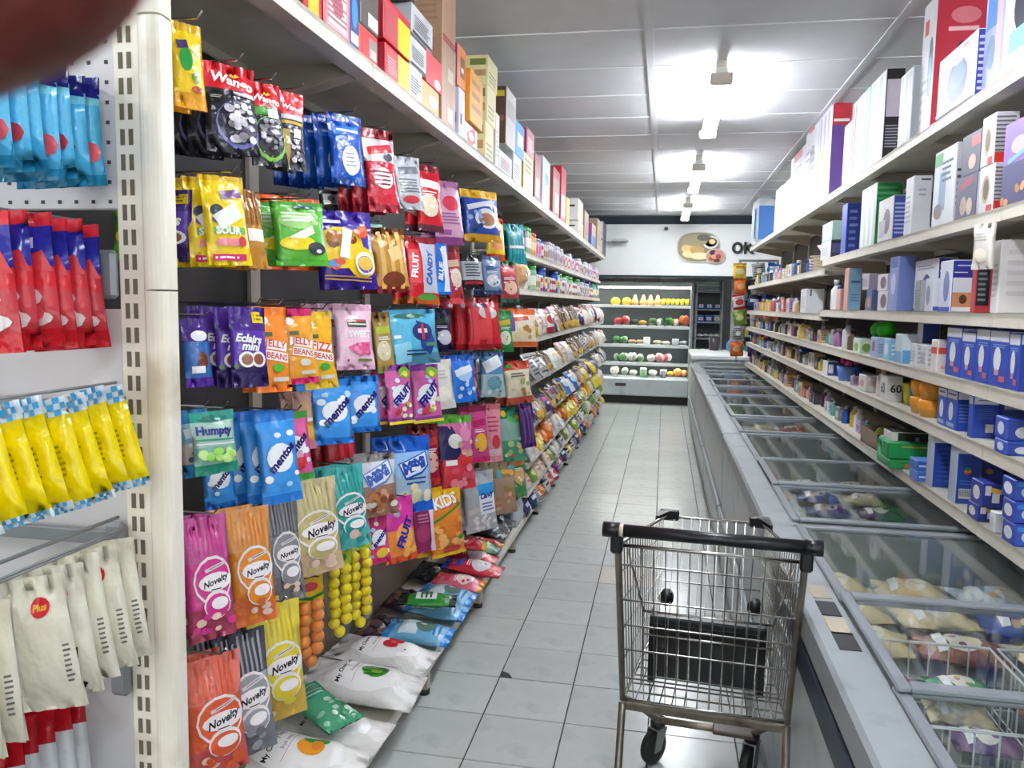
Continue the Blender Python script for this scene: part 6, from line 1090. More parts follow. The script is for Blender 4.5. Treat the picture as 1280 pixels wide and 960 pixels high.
# bags of round candy balls: header card, clear film and every ball a part
ball_me = MB().ell((0, 0, 0), .0195, 10, 7, '#e9d21a').mesh('candy_ball', PLAS)
ball_or = MB().ell((0, 0, 0), .0205, 10, 7, '#ea8f45').mesh('candy_ball', PLAS)
def ball_bag(x, y, z, label, orange, rows, seed):
    r_ = random.Random(seed); t = empty('ball_candy_bag', (x, y, z), -R(38)); tag(t, label, 'sweet bag', 'bags of candy balls')
    hgt = .012+rows*.033; top = .05 if not orange else .07
    b = MB(); b.box(-.002, .002, -.042, .042, -top, 0, '#e8b81f' if orange else '#b9cc3a', ch=.001)
    b.build('header_card', INK, t)
    q = MB()
    for ps, fs, c in prims2d([('e', .0, .4, .3, .2, '#d83a4c'), ('p', [(-.5, .7), (0, .98), (.5, .7), (.5, .84), (0, 1), (-.5, .84)], '#2f9a34')] if orange else [('e', 0, .5, .3, .3, '#4f9a34')], .084, top, seed):
        q.add([(.003, p_[0], -p_[1]) for p_ in ps], fs, c)
    q.build('film_print', INK, t)['kind'] = 'stuff'
    for j in range(rows):
        for s in ((-1, 1) if j < rows-1 else (0,)):
            link('candy_ball', ball_or if orange else ball_me, t, (r_.uniform(.0, .008), s*.0205+r_.uniform(-.003, .003), -top-.02-.033*j+(.006 if s > 0 else 0)))
    f = MB(); L_ = top+rows*.033+.02; pr = [(0, 0), (.012, -.03), (.026, -top-.02), (.028, -L_*.8), (.012, -L_+.012), (.0, -L_)]; vs = []; n = 12
    for d, zz in pr:
        for k in range(n):
            an = 2*math.pi*k/n; vs.append((d*math.cos(an)*.95+.003, (.045 if zz > -L_*.85 else .03 if zz > -L_+.005 else .012)*math.sin(an), zz))
    f.add(vs, [(i*n+k, i*n+(k+1) % n, (i+1)*n+(k+1) % n, (i+1)*n+k) for i in range(len(pr)-1) for k in range(n)], smooth=True); f.build('clear_film', CLEARF, t)
    bay = BAYS[min(3, max(0, int(y-1.45)))]
    MB().tube([(XB, y-bay.location.y, z+.006), (x+.03, y-bay.location.y, z+.006)], .0026, 5).build('hook', WIRE, bay)
ball_bag(-1.0, 2.14, .845, 'clear bag of orange candy balls with yellow header, front one in the lowest row', True, 6, 1)
ball_bag(-1.06, 2.05, .845, 'clear bag of orange candy balls behind the front orange one', True, 6, 2)
ball_bag(-1.0, 2.36, .86, 'clear bag of yellow candy balls below the cream bag', False, 7, 3)
ball_bag(-.985, 2.50, .87, 'clear bag of yellow candy balls below the teal bag', False, 8, 4)
ball_bag(-1.07, 2.30, .88, 'clear bag of yellow candy balls deeper on the rack', False, 6, 5)

# ------------------------------------------------------------------ packs lying on the base deck
def lying(kind, x, y, z, w, h, t, label, rz=0, tilt=0, name='bagged_sweets', group=None):
    me, pm = pack(kind, w, h, t, len(label))
    M_ = Matrix.Rotation(R(rz), 4, 'Z') @ Matrix.Rotation(R(-90+tilt), 4, 'Y')
    o = link(name, me, None); o.matrix_world = Matrix.Translation((x, y, z)) @ M_
    if pm: PRINT(pm, o)
    tag(o, label, 'bag', group)
DECK = [
 ('crop_mango', -1.285, 2.165, .26, .28, .43, .115, 'white printed bag with a mango picture lying on the deck', 4, 6),
 ('crop_blue', -1.275, 2.435, .235, .215, .41, .08, 'white printed bag with a blue fruit picture lying behind the mango one', -3, 5),
 ('crop_melon', -1.28, 2.70, .258, .27, .44, .115, 'white printed bag with a green melon picture lying on the base deck', 3, 6),
 ('crop_berry', -1.28, 2.98, .25, .235, .42, .11, 'white printed bag with red berries lying beside the melon bag', -4, 4),
 ('crop_berry', -1.28, 1.86, .235, .26, .40, .08, 'white printed bag lying half hidden by the end post', 2, 4),
 ('greenclear', -1.20, 2.46, .325, .15, .27, .05, 'clear green bag lying across the white bags', -28, 8),
 ('bluejar', -1.15, 3.24, .23, .195, .29, .08, 'blue bag with a dark jar picture beside the white bags', 2, 5),
 ('greenblk', -1.14, 3.37, .315, .15, .26, .05, 'green and black pouch lying on the blue jar bags', 12, 2),
 ('bluejar', -1.15, 3.52, .235, .195, .29, .08, 'blue bag with a dark jar picture, second beyond the white bags', 2, 6),
 ('bluejar', -1.15, 3.735, .225, .195, .28, .08, 'blue bag with a dark jar picture, third beyond the white bags', -5, 5),
 ('purplebrown', -1.295, 3.3, .20, .30, .13, .05, 'dark plum bag lying deep on the base deck', 0, 4),
 ('purplebrown', -1.295, 3.66, .20, .26, .13, .07, 'dark brown bag lying deep behind the blue jar bags', 0, 4),
 ('pinkmix', -1.13, 3.93, .22, .17, .26, .07, 'pink and orange sweet bag lying at the deck edge', 0, 6),
 ('redblue', -1.13, 4.115, .245, .18, .32, .08, 'red and blue sweet bag lying on the base deck', 0, 6),
 ('redlay', -1.2, 4.20, .335, .19, .28, .06, 'crimson pouch with a yellow foot lying on other bags', 10, 4),
 ('redblue', -1.2, 4.305, .24, .17, .32, .07, 'second red and blue sweet bag, beyond the crimson pouch', 0, 6),
 ('leafgreen', -1.2, 4.47, .26, .15, .30, .08, 'pale green clear bag lying beside the dark bags', 0, 8),
 ('redlay', -1.14, 4.6, .225, .085, .24, .06, 'red pouch lying at the deck edge by the dark bags', 0, 4),
 ('darkbag', -1.24, 4.77, .28, .25, .34, .11, 'black plastic bag lying on the deck, first of the dark ones', 0, 8),
 ('darkbag', -1.26, 5.03, .26, .24, .34, .11, 'black plastic bag lying on the deck, second of the dark ones', 0, 8),
 ('darkbag', -1.295, 4.1, .20, .3, .13, .05, 'black plastic bag lying deep below the cheese puffs', 0, 4),
]
for d_ in DECK: lying(*d_)
bot = MB().lathe([(0, 0), (.028, 0), (.03, .01), (.03, .11), (.022, .135), (.011, .15), (.011, .165), (.015, .166), (.015, .185), (0, .185)], 12, '#b9bfc2', cols=['#8a9296', '#9aa2a6', '#b9c0c4', '#a4acb0', '#a4acb0', '#a4acb0', '#26282c', '#26282c', '#26282c']).mesh('bottle', PLAS)
for i in range(8):
    o = link('drink_bottle', bot, None, (-.955-.08*(i % 2), 5.205+.072*(i//2)+.02*(i % 2), .156))
    tag(o, '%s silver grey drink bottle in the %s file beside the black bags' % (ORD[i//2], ('aisle-side', 'inner')[i % 2]), 'bottle', 'silver bottles on the base deck')

# ------------------------------------------------------------------ packs on the gondola end
def end_row(kind, x, y0, z, w, h, t, n, step, label, lean, xs=0, name='sweet_bag', alt=None):
    for i in range(n):
        k = alt[1] if alt and i in alt[0] else kind
        me, pm = pack(k, w, h, t, i)
        o = link(name, me, None, (x+xs*i+rn.uniform(-.004, .004), YE+y0-step*i, z+rn.uniform(-.005, .005)), (0, 0, 0))
        o.rotation_euler = (Matrix.Rotation(R(lean+rn.uniform(-.8, .8)), 4, 'Y') @ Matrix.Rotation(-R(82+rn.uniform(-1, 1)), 4, 'Z')).to_euler()
        if pm: PRINT(pm, o)
        tag(o, '%s, %s from the panel' % (label, ORD[i]), 'sweet bag')
    MB().tube([(x, -.02, z+.013), (x, y0-step*n-.03, z+.013), (x, y0-step*n-.045, z+.03)], .003, 5).build('hook', GREYSTEEL, e)
end_row('efish', -1.135, -.05, 2.065, .145, .20, .026, 8, .036, 'slim aqua bag with red sweets hanging below the fingertip', -3)
end_row('ered', -1.14, -.06, 1.795, .15, .235, .030, 6, .042, 'red and navy sweet bag in the second row of the end', -5)
end_row('echeck', -1.06, -.085, 1.478, .115, .195, .027, 9, .05, 'yellow bag with blue chequered ends on the end panel', -17)
end_row('eplus', -1.05, -.085, 1.185, .115, .235, .032, 5, .046, 'cream bag with a red dot in the inner fourth row', -9, alt=((3,), 'edog'))
end_row('eplus', -1.05, -.375, 1.18, .115, .235, .032, 4, .046, 'cream bag with a red dot in the outer fourth row', -5)
end_row('eredw', -1.20, -.06, .865, .13, .26, .028, 6, .04, 'red and pale grey bag in the bottom row of the end', -4)
# arms of the price rail above the cream bags
MB().tube([(-1.05, -.04, 1.225), (-1.05, -.55, 1.225)], .0035, 6).build('price_arm', GREYSTEEL, e)
# green and purple packs glimpsed through the open slot of the end panel
for i, (x, c, l) in enumerate(((-1.14, 'lemon', 'green bag glimpsed through the open slot of the end panel'), (-1.085, 'purple', 'purple bag glimpsed through the open slot of the end panel'))):
    hang('sweet_bag', c, (x-.02, 1.62+.03*i, 1.90), -R(88), .12, .16, .03, 5, l, 'sweet bag')

# ------------------------------------------------------------------ cartons on both gondolas
for i, (name, cat, x, y, z, dx, dy, dz, side, cols, f, s, desc) in enumerate(CARTONS):
    carton(name, (x, y, z), (dx, dy, dz), cols, {'f': f, 's': s}, side, desc, cat, seed=i)

# ------------------------------------------------------------------ far snack shelves of the sweets gondola
FK = [('red and white', ([(.12, '#b8323c'), (.8, '#dcd2d2'), (1, '#b02a36')], [('e', .0, .5, .34, .2, '#c23a44'), ('l', -.3, .3, .16, .28, 2, '#8a2a34')])),
      ('white', ([(1, '#d9d8d4')], [('e', .05, .4, .2, .12, '#e0b83a'), ('l', -.3, .3, .6, .8, 3, '#a8a8a4')])),
      ('brown striped', ([(.3, '#7a6654'), (.7, '#a89078'), (1, '#c9a34a')], [('s', -.45, .45, .1, .7, 4, '#5c4a3c')])),
      ('navy', ([(.2, '#20264a'), (.8, '#35406e'), (1, '#20264a')], [('r', -.34, .34, .3, .5, '#c4cbe0', 8)])),
      ('silver grey', ([(1, '#a9a8a8')], [('l', -.4, .4, .1, .9, 6, '#5a5856'), ('e', 0, .5, .2, .16, '#d4d0cc')])),
      ('cream and pink', ([(.2, '#d8a0a8'), (1, '#ddd0bc')], [('e', 0, .55, .32, .2, '#c98a80'), ('b', -.3, .3, .4, .7, 5, .1, ['#b8906a', '#e3d4bc'])])),
      ('orange', ([(.1, '#c8501c'), (.9, '#e0702a'), (1, '#b8481a')], [('e', 0, .5, .3, .2, '#efb070')])),
      ('yellow', ([(.1, '#c9a32a'), (1, '#e0c440')], [('e', 0, .55, .3, .18, '#f0e6b0'), ('r', -.3, .3, .2, .3, '#b8502a')])),
      ('bright blue', ([(1, '#2c6fc0')], [('e', 0, .5, .32, .2, '#a9cdea'), ('r', -.36, .36, .2, .32, W_, 10)])),
      ('green', ([(1, '#7a9a3a')], [('e', 0, .5, .3, .2, '#c9d48a'), ('l', -.3, .3, .2, .3, 2, '#e2e8c8')])),
      ('black and white', ([(.4, '#2a2a2e'), (1, '#c4c2c0')], [('r', -.4, .4, .5, .6, '#2a2a2e', 12), ('e', 0, .24, .2, .1, '#b8b4b0')])),
      ('purple', ([(1, '#4a2c66')], [('r', -.3, .4, .3, .5, '#c0408c', 6), ('e', 0, .7, .25, .12, '#8a6aa8')]))]
FM = {}
for k, (nm, art) in enumerate(FK):
    FM[nm] = pack_mesh(.17, .20, .075, art[0], art[1], 50+k, 5, 6)
CNT = {}
def nth_of(key):
    CNT[key] = CNT.get(key, 0)+1; k = CNT[key]
    return ORD[k-1] if k <= 14 else '%dth' % k
def shelf_level(z, xf, y0, y1, kinds, step, sc, where, depth=.30, up=20, zs=None):
    r_ = random.Random(int(z*1000)); y = y0
    while y < y1:
        nm = r_.choice(kinds); s = sc*r_.uniform(.85, 1.12)
        me, pm = FM[nm]; tl = R(-up+r_.uniform(-10, 10))
        hz = .20*s*math.cos(tl)
        M_ = Matrix.Translation((xf-.075-abs(.2*s*math.sin(tl))*0+r_.uniform(-.02, .01), y, z+hz+.007)) @ Matrix.Rotation(R(r_.uniform(-12, 8)-6), 4, 'Z') @ Matrix.Rotation(tl, 4, 'Y') @ Matrix.Scale(s, 4)
        o = link('snack_packet', me); o.matrix_world = M_
        if pm and y < 9.5: PRINT(pm, o)
        tag(o, '%s %s packet from the near end of the %s' % (nth_of((nm, where)), nm, where), 'packet', 'packets on the %s' % where)
        y += step*s/sc*r_.uniform(.95, 1.1)
Y1, Y2 = 5.56, 12.36
shelf_level(1.42, -.92, Y1, Y2, ['red and white', 'white', 'brown striped', 'navy', 'cream and pink'], .205, 1.1, 'third far shelf down')
shelf_level(1.125, -.90, Y1, Y2, ['white', 'silver grey', 'cream and pink', 'brown striped'], .21, 1.0, 'fourth far shelf down', up=34)
shelf_level(.82, -.89, Y1, Y2, ['bright blue', 'purple', 'brown striped', 'white', 'yellow', 'silver grey'], .21, .95, 'fifth far shelf down', up=38)
shelf_level(.545, -.90, Y1, Y2, ['orange', 'white', 'yellow', 'cream and pink', 'green', 'silver grey'], .21, .9, 'sixth far shelf down', up=36)
shelf_level(.34, -.90, Y1, Y2, ['white', 'green', 'silver grey', 'cream and pink', 'black and white'], .22, .72, 'seventh far shelf down', up=36)
shelf_level(.155, -.86, 5.5, Y2, ['black and white', 'purple', 'yellow', 'red and white', 'navy', 'orange', 'silver grey'], .21, .70, 'far base deck', up=30)
# jars, tins and tubs on the two upper far shelves
def jar_me(r, h, body, lid, band): return MB().lathe([(0, 0), (r, 0), (r*1.02, h*.06), (r*1.02, h*.22), (r*1.02, h*.6), (r*1.02, h*.78), (r*.9, h*.84), (r*.94, h*.85), (r*.94, h), (0, h)], 12, body, cols=[body, body, body, band, body, body, lid, lid, lid]).mesh('jar', PLAS)
JARS = [('purple jar with a mauve label', jar_me(.05, .17, '#4a3a78', '#5a4a8a', '#b88ab4')), ('green-lidded jar with a pale label', jar_me(.05, .19, '#8ab08a', '#2f9a34', '#d9e0d0')), ('orange jar with a red lid', jar_me(.05, .17, '#e0924a', '#c02a34', '#e8c89a')),
        ('white tub with a grey label', jar_me(.05, .17, '#d2d0d2', '#c0bec4', '#a8a4ac')), ('crimson tin with a white label', jar_me(.045, .13, '#b04058', '#d0c8c8', '#e0d2d6')), ('lilac tin with a pink label', jar_me(.045, .15, '#b4a4d0', '#6a74b8', '#d078a0')),
        ('pale cream tin', jar_me(.045, .13, '#cfc4b0', '#c9c4bc', '#b08a6a')), ('blue bottle tub with a yellow label', jar_me(.045, .20, '#2f5cc0', '#2a54b8', '#d9c440'))]
def jar_level(z, xf, y0, kinds, step, where):
    r_ = random.Random(int(z*997)); y = y0
    while y < Y2:
        nm, me = JARS[r_.choice(kinds)]
        o = link('jar', me, None, (xf-.065, y, z+.001), (0, 0, r_.uniform(0, 6)))
        tag(o, '%s %s from the near end, %s' % (nth_of((nm, where)), nm, where), 'jar', 'jars on the %s' % where)
        y += step*r_.uniform(.95, 1.15)
for i, k in enumerate((0, 0, 0, 1, 1, 2, 2)):
    o = link('jar', JARS[k][1], None, (-1.05, 5.53+.115*i, 2.031)); tag(o, '%s %s at the very start of the top far shelf' % (nth_of((k, 'start')), JARS[k][0]), 'jar', 'jars at the start of the top far shelf')
jar_level(2.03, -.985, 6.40, [3, 3, 4, 5, 5, 6], .118, 'top far shelf')
jar_level(1.765, -.985, 6.25, [7, 4, 4, 1, 6, 3], .125, 'second far shelf down')
FM['bread'] = pack_mesh(.34, .22, .13, [(.1, '#c9b090'), (.9, '#c4986a'), (1, '#c9b090')], [('b', -.36, .36, .3, .75, 6, .16, ['#d8b084', '#b98a5a', '#cfa274'])], 71, 8, 7)
o = link('bread_bag', FM['bread'][0]); o.matrix_world = Matrix.Translation((-1.06, 5.72, 1.985)) @ Matrix.Rotation(R(-6), 4, 'Y'); link('film_print', FM['bread'][1], o); tag(o, 'tan bag of bread rolls at the near end of the second far shelf', 'bread')
o = link('bread_bag', FM['white'][0]); o.matrix_world = Matrix.Translation((-1.05, 6.05, 1.968)); tag(o, 'white paper bag beside the bread rolls on the second far shelf', 'bag')

# ------------------------------------------------------------------ homeware gondola: things that are not cartons
def thing(name, mb, m, loc, label, cat, group=None, rz=0):
    o = mb.build(name, m, None, loc, rz); return tag(o, label, cat, group)
t = empty('diaper_pack', (1.16, 10.42, 2.431)); t.scale = (1.25, 1.25, 1.25); tag(t, 'round-shouldered blue and white plastic pack at the far end of the top homeware shelf', 'pack')
b = MB(); vs = []; n = 14
for f_, zz in ((.86, 0), (1, .03), (1, .34), (.92, .42), (.6, .455)):
    for k in range(n):
        a = 2*math.pi*k/n; c, s = math.cos(a), math.sin(a)
        vs.append((.10*f_*math.copysign(abs(c)**.45, c), .22*f_*math.copysign(abs(s)**.45, s), zz))
b.add(vs, [(i*n+k, i*n+(k+1) % n, (i+1)*n+(k+1) % n, (i+1)*n+k) for i in range(4) for k in range(n)]+[tuple(range(4*n, 5*n))], '#dfe6ee', smooth=True); b.build('film', FILM, t)
b = MB(); b.box(-.07, .07, -.2235, -.222, .04, .36, '#4a80cc'); b.box(-.1035, -.102, -.19, .02, .06, .34, '#6f9fdc'); b.build('film_print', CARD, t)
for i, (y, r_) in enumerate(((4.70, .05), (4.86, .046))):
    thing('toy_ball', MB().ell((0, 0, r_), r_, 14, 9, '#3ad02a'), PLAS, (1.20, y, 1.416+.085), 'bright green ball on the tray boxes of the fourth shelf, %s' % ('the larger, standing out' if i == 0 else 'the smaller one behind'), 'ball')
    thing('tray_box', MB().box(-.06, .06, -.07, .07, 0, .083, '#6f7a5c', ch=.004), CARD, (1.20, y, 1.416), 'dull green tray box under the %s green ball' % ('larger' if i == 0 else 'smaller'), 'box')
thing('toy_ball', MB().ell((0, 0, .04), .04, 12, 8, '#a08a2a'), PLAS, (1.24, 4.35, 1.416), 'olive yellow ball deep on the fourth shelf', 'ball')
tub = MB().lathe([(0, 0), (.04, 0), (.048, .03), (.05, .034), (.05, .065), (.046, .07), (0, .072)], 16, '#d8892a', cols=['#c8c0b0', '#c9923a', '#d0902f', '#e0912a', '#e69a30', '#e69a30']).mesh('tub', PLAS)
for i, (y, z, l) in enumerate(((3.62, 1.216, 'bottom tub with an orange lid beside the blue bulb boxes'), (3.62, 1.289, 'orange-lidded tub stacked on the one beside the bulb boxes'), (3.74, 1.216, 'bottom orange-lidded tub, second from the bulb boxes'), (3.74, 1.289, 'orange-lidded tub stacked on the second one'))):
    o = link('food_tub', tub, None, (1.12, y, z)); tag(o, l, 'tub', 'orange lidded tubs')
cup = lambda c, d: MB().lathe([(0, 0), (.03, 0), (.04, .09), (.04, .1), (.036, .1), (.028, .008), (0, .008)], 14, c).mesh('cup', PLAS)
for i, (y, c, l) in enumerate(((3.88, '#2f9a8c', 'teal plastic cup behind the orange tubs'), (3.98, '#38a896', 'second teal plastic cup, beside the yellow one'), (4.08, '#d9c83a', 'yellow plastic cup beside the teal cups'))):
    o = link('plastic_cup', cup(c, c), None, (1.17, y, 1.216)); tag(o, l, 'cup')
t = empty('toy_tub', (1.15, 5.3, 1.216)); tag(t, 'open blue tub of pink flower toys on the fifth shelf', 'tub')
MB().lathe([(0, 0), (.06, 0), (.075, .09), (.07, .09), (.055, .01), (0, .01)], 16, '#5a7ac0').build('tub', PLAS, t)
b = MB()
for k in range(9): b.ell((rn.uniform(-.045, .045), rn.uniform(-.05, .05), .09+rn.uniform(0, .05)), rn.uniform(.016, .026), 8, 5, rn.choice(['#e04a9c', '#d83a8c', '#f06ab0']))
q = b.build('flower_foliage', PLAS, t)
bt = lambda c, cap, h=.15: MB().lathe([(0, 0), (.032, 0), (.034, .01), (.034, h*.65), (.014, h*.8), (.013, h*.84), (.018, h*.845), (.018, h), (0, h)], 14, c, cols=[c, c, c, c, c, cap, cap, cap]).mesh('bottle', PLAS)
for y, z, c, cap, h, l in ((5.72, 1.656, '#d9d8d6', '#c0c4cc', .20, 'white pump bottle on the third shelf'), (5.60, 1.656, '#d2cdd2', '#3a4a8a', .16, 'pale bottle with a navy cap on the third shelf'), (5.3, 1.416, '#c9cdd2', '#4a5058', .17, 'pale spray bottle with a grey cap on the fourth shelf'), (5.55, 1.416, '#9a6a9c', '#c9a8c4', .12, 'mauve bottle on the fourth shelf'), (5.15, 1.416, '#6a4a44', '#3a3234', .12, 'brown bottle on the fourth shelf'), (4.42, 1.216, '#d9d0c4', '#c9a07a', .15, 'cream bottle with a tan cap on the fifth shelf')):
    o = link('bottle', bt(c, cap, h), None, (1.13, y, z)); tag(o, l, 'bottle')
bowl = MB().lathe([(0, 0), (.05, 0), (.10, .07), (.095, .07), (.045, .012), (0, .012)], 20, '#d9dad8').mesh('bowl', PLAS)
o = link('bowl', bowl, None, (1.20, 6.35, 2.06)); tag(o, 'white bowl standing on the stacked plates of the second shelf', 'bowl')
plate = MB().lathe([(0, 0), (.07, 0), (.13, .018), (.13, .022), (.07, .006), (0, .006)], 22, '#c9c0ac').mesh('plate', PLAS)
for i in range(5):
    o = link('plate', plate, None, (1.19, 6.4, 1.942+.0225*i)); tag(o, 'cream plate, %s from the bottom of the pile on the second shelf' % ORD[i], 'plate', 'pile of plates')
# frying pans and tray hanging at the near edge
t = empty('frying_pan', (1.24, 2.70, 1.656)); tag(t, 'dark frying pan on a white box beside the plain white carton', 'pan')
MB().lathe([(0, 0), (.10, 0), (.125, .04), (.12, .04), (.097, .006), (0, .006)], 22).build('pan_bowl', BLACK, t, (0, 0, .105)); MB().box(-.16, -.115, -.012, .012, .125, .142, ch=.004).build('handle', BLACK, t)
MB().box(-.09, .09, -.09, .09, .0, .104, '#cfcac8', ch=.004).build('pack_body', CARD, t)
thing('red_tray', MB().box(-.10, .12, -.13, .05, -.01, .0, '#a8202c', ch=.004).box(-.10, .12, -.13, -.12, 0, .03, '#a8202c').box(-.10, -.09, -.13, .05, 0, .03, '#a8202c'), PLAS, (1.22, 2.70, 1.87), 'red baking tray lying on the dark frying pan', 'tray')
hang('hanging_pouch', 'whitepk', (1.03, 2.92, 1.95), R(180+30), .085, .15, .03, 3, 'clear white pouch hanging from the front of the second shelf', 'pouch')
# brown basket, toy tray and cracker crate on the lowest shelf
t = empty('cardboard_tray', (1.16, 4.4, .956)); tag(t, 'brown open cardboard tray with green fruit toys on the lowest shelf', 'tray')
b = MB(); b.box(-.09, .09, -.17, .17, 0, .006, '#7a6450')
for a in ((-.09, -.086, -.17, .17), (.086, .09, -.17, .17), (-.09, .09, -.17, -.166), (-.09, .09, .166, .17)): b.box(*a, 0, .085, '#7d6752')
b.build('tray', CARD, t)
for i, (y, c) in enumerate(((4.32, '#8aa83a'), (4.40, '#b0502f'), (4.49, '#7f9a34'))): thing('toy_fruit', MB().ell((0, 0, .04), .04, 10, 7, c), PLAS, (1.16, y, .963), '%s toy fruit in the brown cardboard tray' % ('first green', 'rusty orange', 'second green')[i], 'toy')
t = empty('cake_ring_box', (1.03, 3.98, .956)); tag(t, 'green ring shaped toy on the lowest shelf edge beside the cracker boxes', 'toy')
b = MB(); n = 20; vs = []
for k in range(n):
    a = 2*math.pi*k/n
    for j in range(8): q_ = 2*math.pi*j/8; vs.append(((.012*math.sin(q_)), (.045+.014*math.cos(q_))*math.cos(a), .06+(.045+.014*math.cos(q_))*math.sin(a)))
b.add(vs, [(k*8+j, ((k+1) % n)*8+j, ((k+1) % n)*8+(j+1) % 8, k*8+(j+1) % 8) for k in range(n) for j in range(8)], '#4aa878', smooth=True); b.build('ring', PLAS, t)
# assorted far homeware, one by one
HW_ = [('#dcdcde', 'white'), ('#2f56a8', 'blue'), ('#5c3a4c', 'plum'), ('#8f9a8a', 'grey green'), ('#c9a07a', 'tan'), ('#b8505a', 'coral'), ('#3a3a42', 'charcoal'), ('#d0b83a', 'yellow'), ('#b49ac0', 'lilac'), ('#5aa0a0', 'aqua')]
HWM = []
for k, (c, nm) in enumerate(HW_):
    me, pm = carton_mesh(.10, .13, .13, (c, c, c), {'f': [('e', 0, .55, .28, .25, '#cfcfd2' if k % 2 else '#7a8098'), ('l', -.36, .36, .1, .3, 2, '#e2e2e4' if k % 3 else '#44464e')], 's': [('l', -.36, .36, .2, .8, 4, '#c9c9cc' if k % 2 else '#5a5c66')]}, -1, k); HWM.append((nm, me, pm, 'small_carton'))
    me = MB().lathe([(0, 0), (.035, 0), (.037, .02), (.037, .10), (.016, .125), (.016, .15), (0, .15)], 12, c, cols=[c, c, c, c, '#d8d8d8', '#d8d8d8']).mesh('bottle', PLAS); HWM.append((nm, me, None, 'small_bottle'))
def homeware(z, y0, y1, where, hmax, seed, xf=RX):
    r_ = random.Random(seed); y = y0
    while y < y1:
        nm, me, pm, kind = r_.choice(HWM); s = r_.uniform(.6, 1.0)*hmax/.15
        o = link(kind, me, None, (xf+.03+.055*s+r_.uniform(0, .04), y, z+.001), (0, 0, r_.uniform(-.1, .1) if kind == 'small_carton' else 0)); o.scale = (s, s, s)
        if pm:
            PRINT(pm, o, 'carton_print')
        tag(o, '%s small %s %s along the %s' % (nth_of((nm, kind, where)), nm, 'carton' if kind == 'small_carton' else 'bottle', where), 'box' if kind == 'small_carton' else 'bottle', 'small homeware on the '+where); y += .165*s+.01
homeware(1.94, 6.75, 10.7, 'far part of the second shelf', .15, 1)
homeware(1.625, 7.05, 10.7, 'far part of the third shelf', .15, 2)
homeware(1.416, 5.75, 10.7, 'far part of the fourth shelf', .13, 3)
homeware(1.216, 5.95, 10.7, 'far part of the fifth shelf', .13, 4)
homeware(.956, 4.72, 10.7, 'far part of the lowest shelf', .13, 5)
homeware(1.416, 5.02, 5.1, 'middle of the fourth shelf', .10, 6)
homeware(1.216, 4.8, 5.1, 'middle of the fifth shelf', .09, 7)
# second row deep on the near shelves so that the backs are not bare
for z, y0, y1, w_, s_, h_ in ((2.0, 3.2, 5.7, 'second shelf behind the front cartons', 21, .16), (1.655, 3.3, 5.7, 'third shelf behind the front cartons', 22, .14), (1.415, 2.6, 4.2, 'fourth shelf behind the bulb packs', 23, .13)):
    homeware(z, y0, y1, w_, h_, s_, RX+.20)
thing('cardboard_box', MB().box(-.07, .07, -.35, .35, 0, .10, '#a08258', ch=.003), CARD, (1.10, 8.3, .956+.16), 'brown cardboard box jutting out at the far end of the lowest shelf', 'box')
bpy.data.objects['cardboard_box'].location = (1.35, 8.45, .956)
# clip strips of snack bags at the far end of the homeware gondola
t = empty('strip_stand', (1.08, 10.72, 0)); tag(t, 'thin grey stand holding strips of snack bags at the gondola end', 'stand')
for x in (-.12, .10, .30): MB().box(x-.012, x+.012, .30, .306, .93, 2.28).build('clip_strip', GREYSTEEL, t)
MB().box(-.14, .37, .306, .33, 2.26, 2.29).build('top_arm', GREYSTEEL, t); MB().box(.34, .37, .305, .335, .03, 2.26).build('stand_post', GREYSTEEL, t); MB().box(.30, .60, .2, .44, 0, .03).build('stand_base', GREYSTEEL, t)
r_ = random.Random(3)
for j, x in enumerate((-.12, .10, .30)):
    for i in range(6):
        nm = (['yellow', 'orange', 'red and white', 'green', 'silver grey', 'orange', 'yellow'], ['silver grey', 'black and white', 'navy', 'white', 'bright blue', 'purple', 'green'], ['bright blue', 'green', 'navy', 'orange', 'purple', 'white', 'red and white'])[j][i]
        me, pm = FM[nm]; o = link('snack_bag', me, None, (1.08+x+r_.uniform(-.015, .015), 10.72+.25, 2.24-.205*i), (R(r_.uniform(-14, 14)), 0, -R(90+r_.uniform(-12, 12)))); PRINT(pm, o)
        tag(o, '%s snack bag, %s from the top of the %s clip strip' % (nm, ORD[i], ('aisle-side', 'middle', 'deep')[j]), 'snack bag', 'clip strip snack bags')
for i in range(3): thing('tennis_ball', MB().ell((0, 0, 0), .05, 12, 8, '#9ac83a'), PLAS, (1.19, 11.14, 1.16+.101*i), 'lime green ball, %s in a column at the homeware gondola end' % ('lowest', 'middle', 'top')[i], 'ball')
thing('grey_box', MB().box(-.05, .05, -.06, .06, 0, .203, ch=.003), GREYSTEEL, (1.19, 11.14, .905), 'small grey box under the lime green balls', 'box')
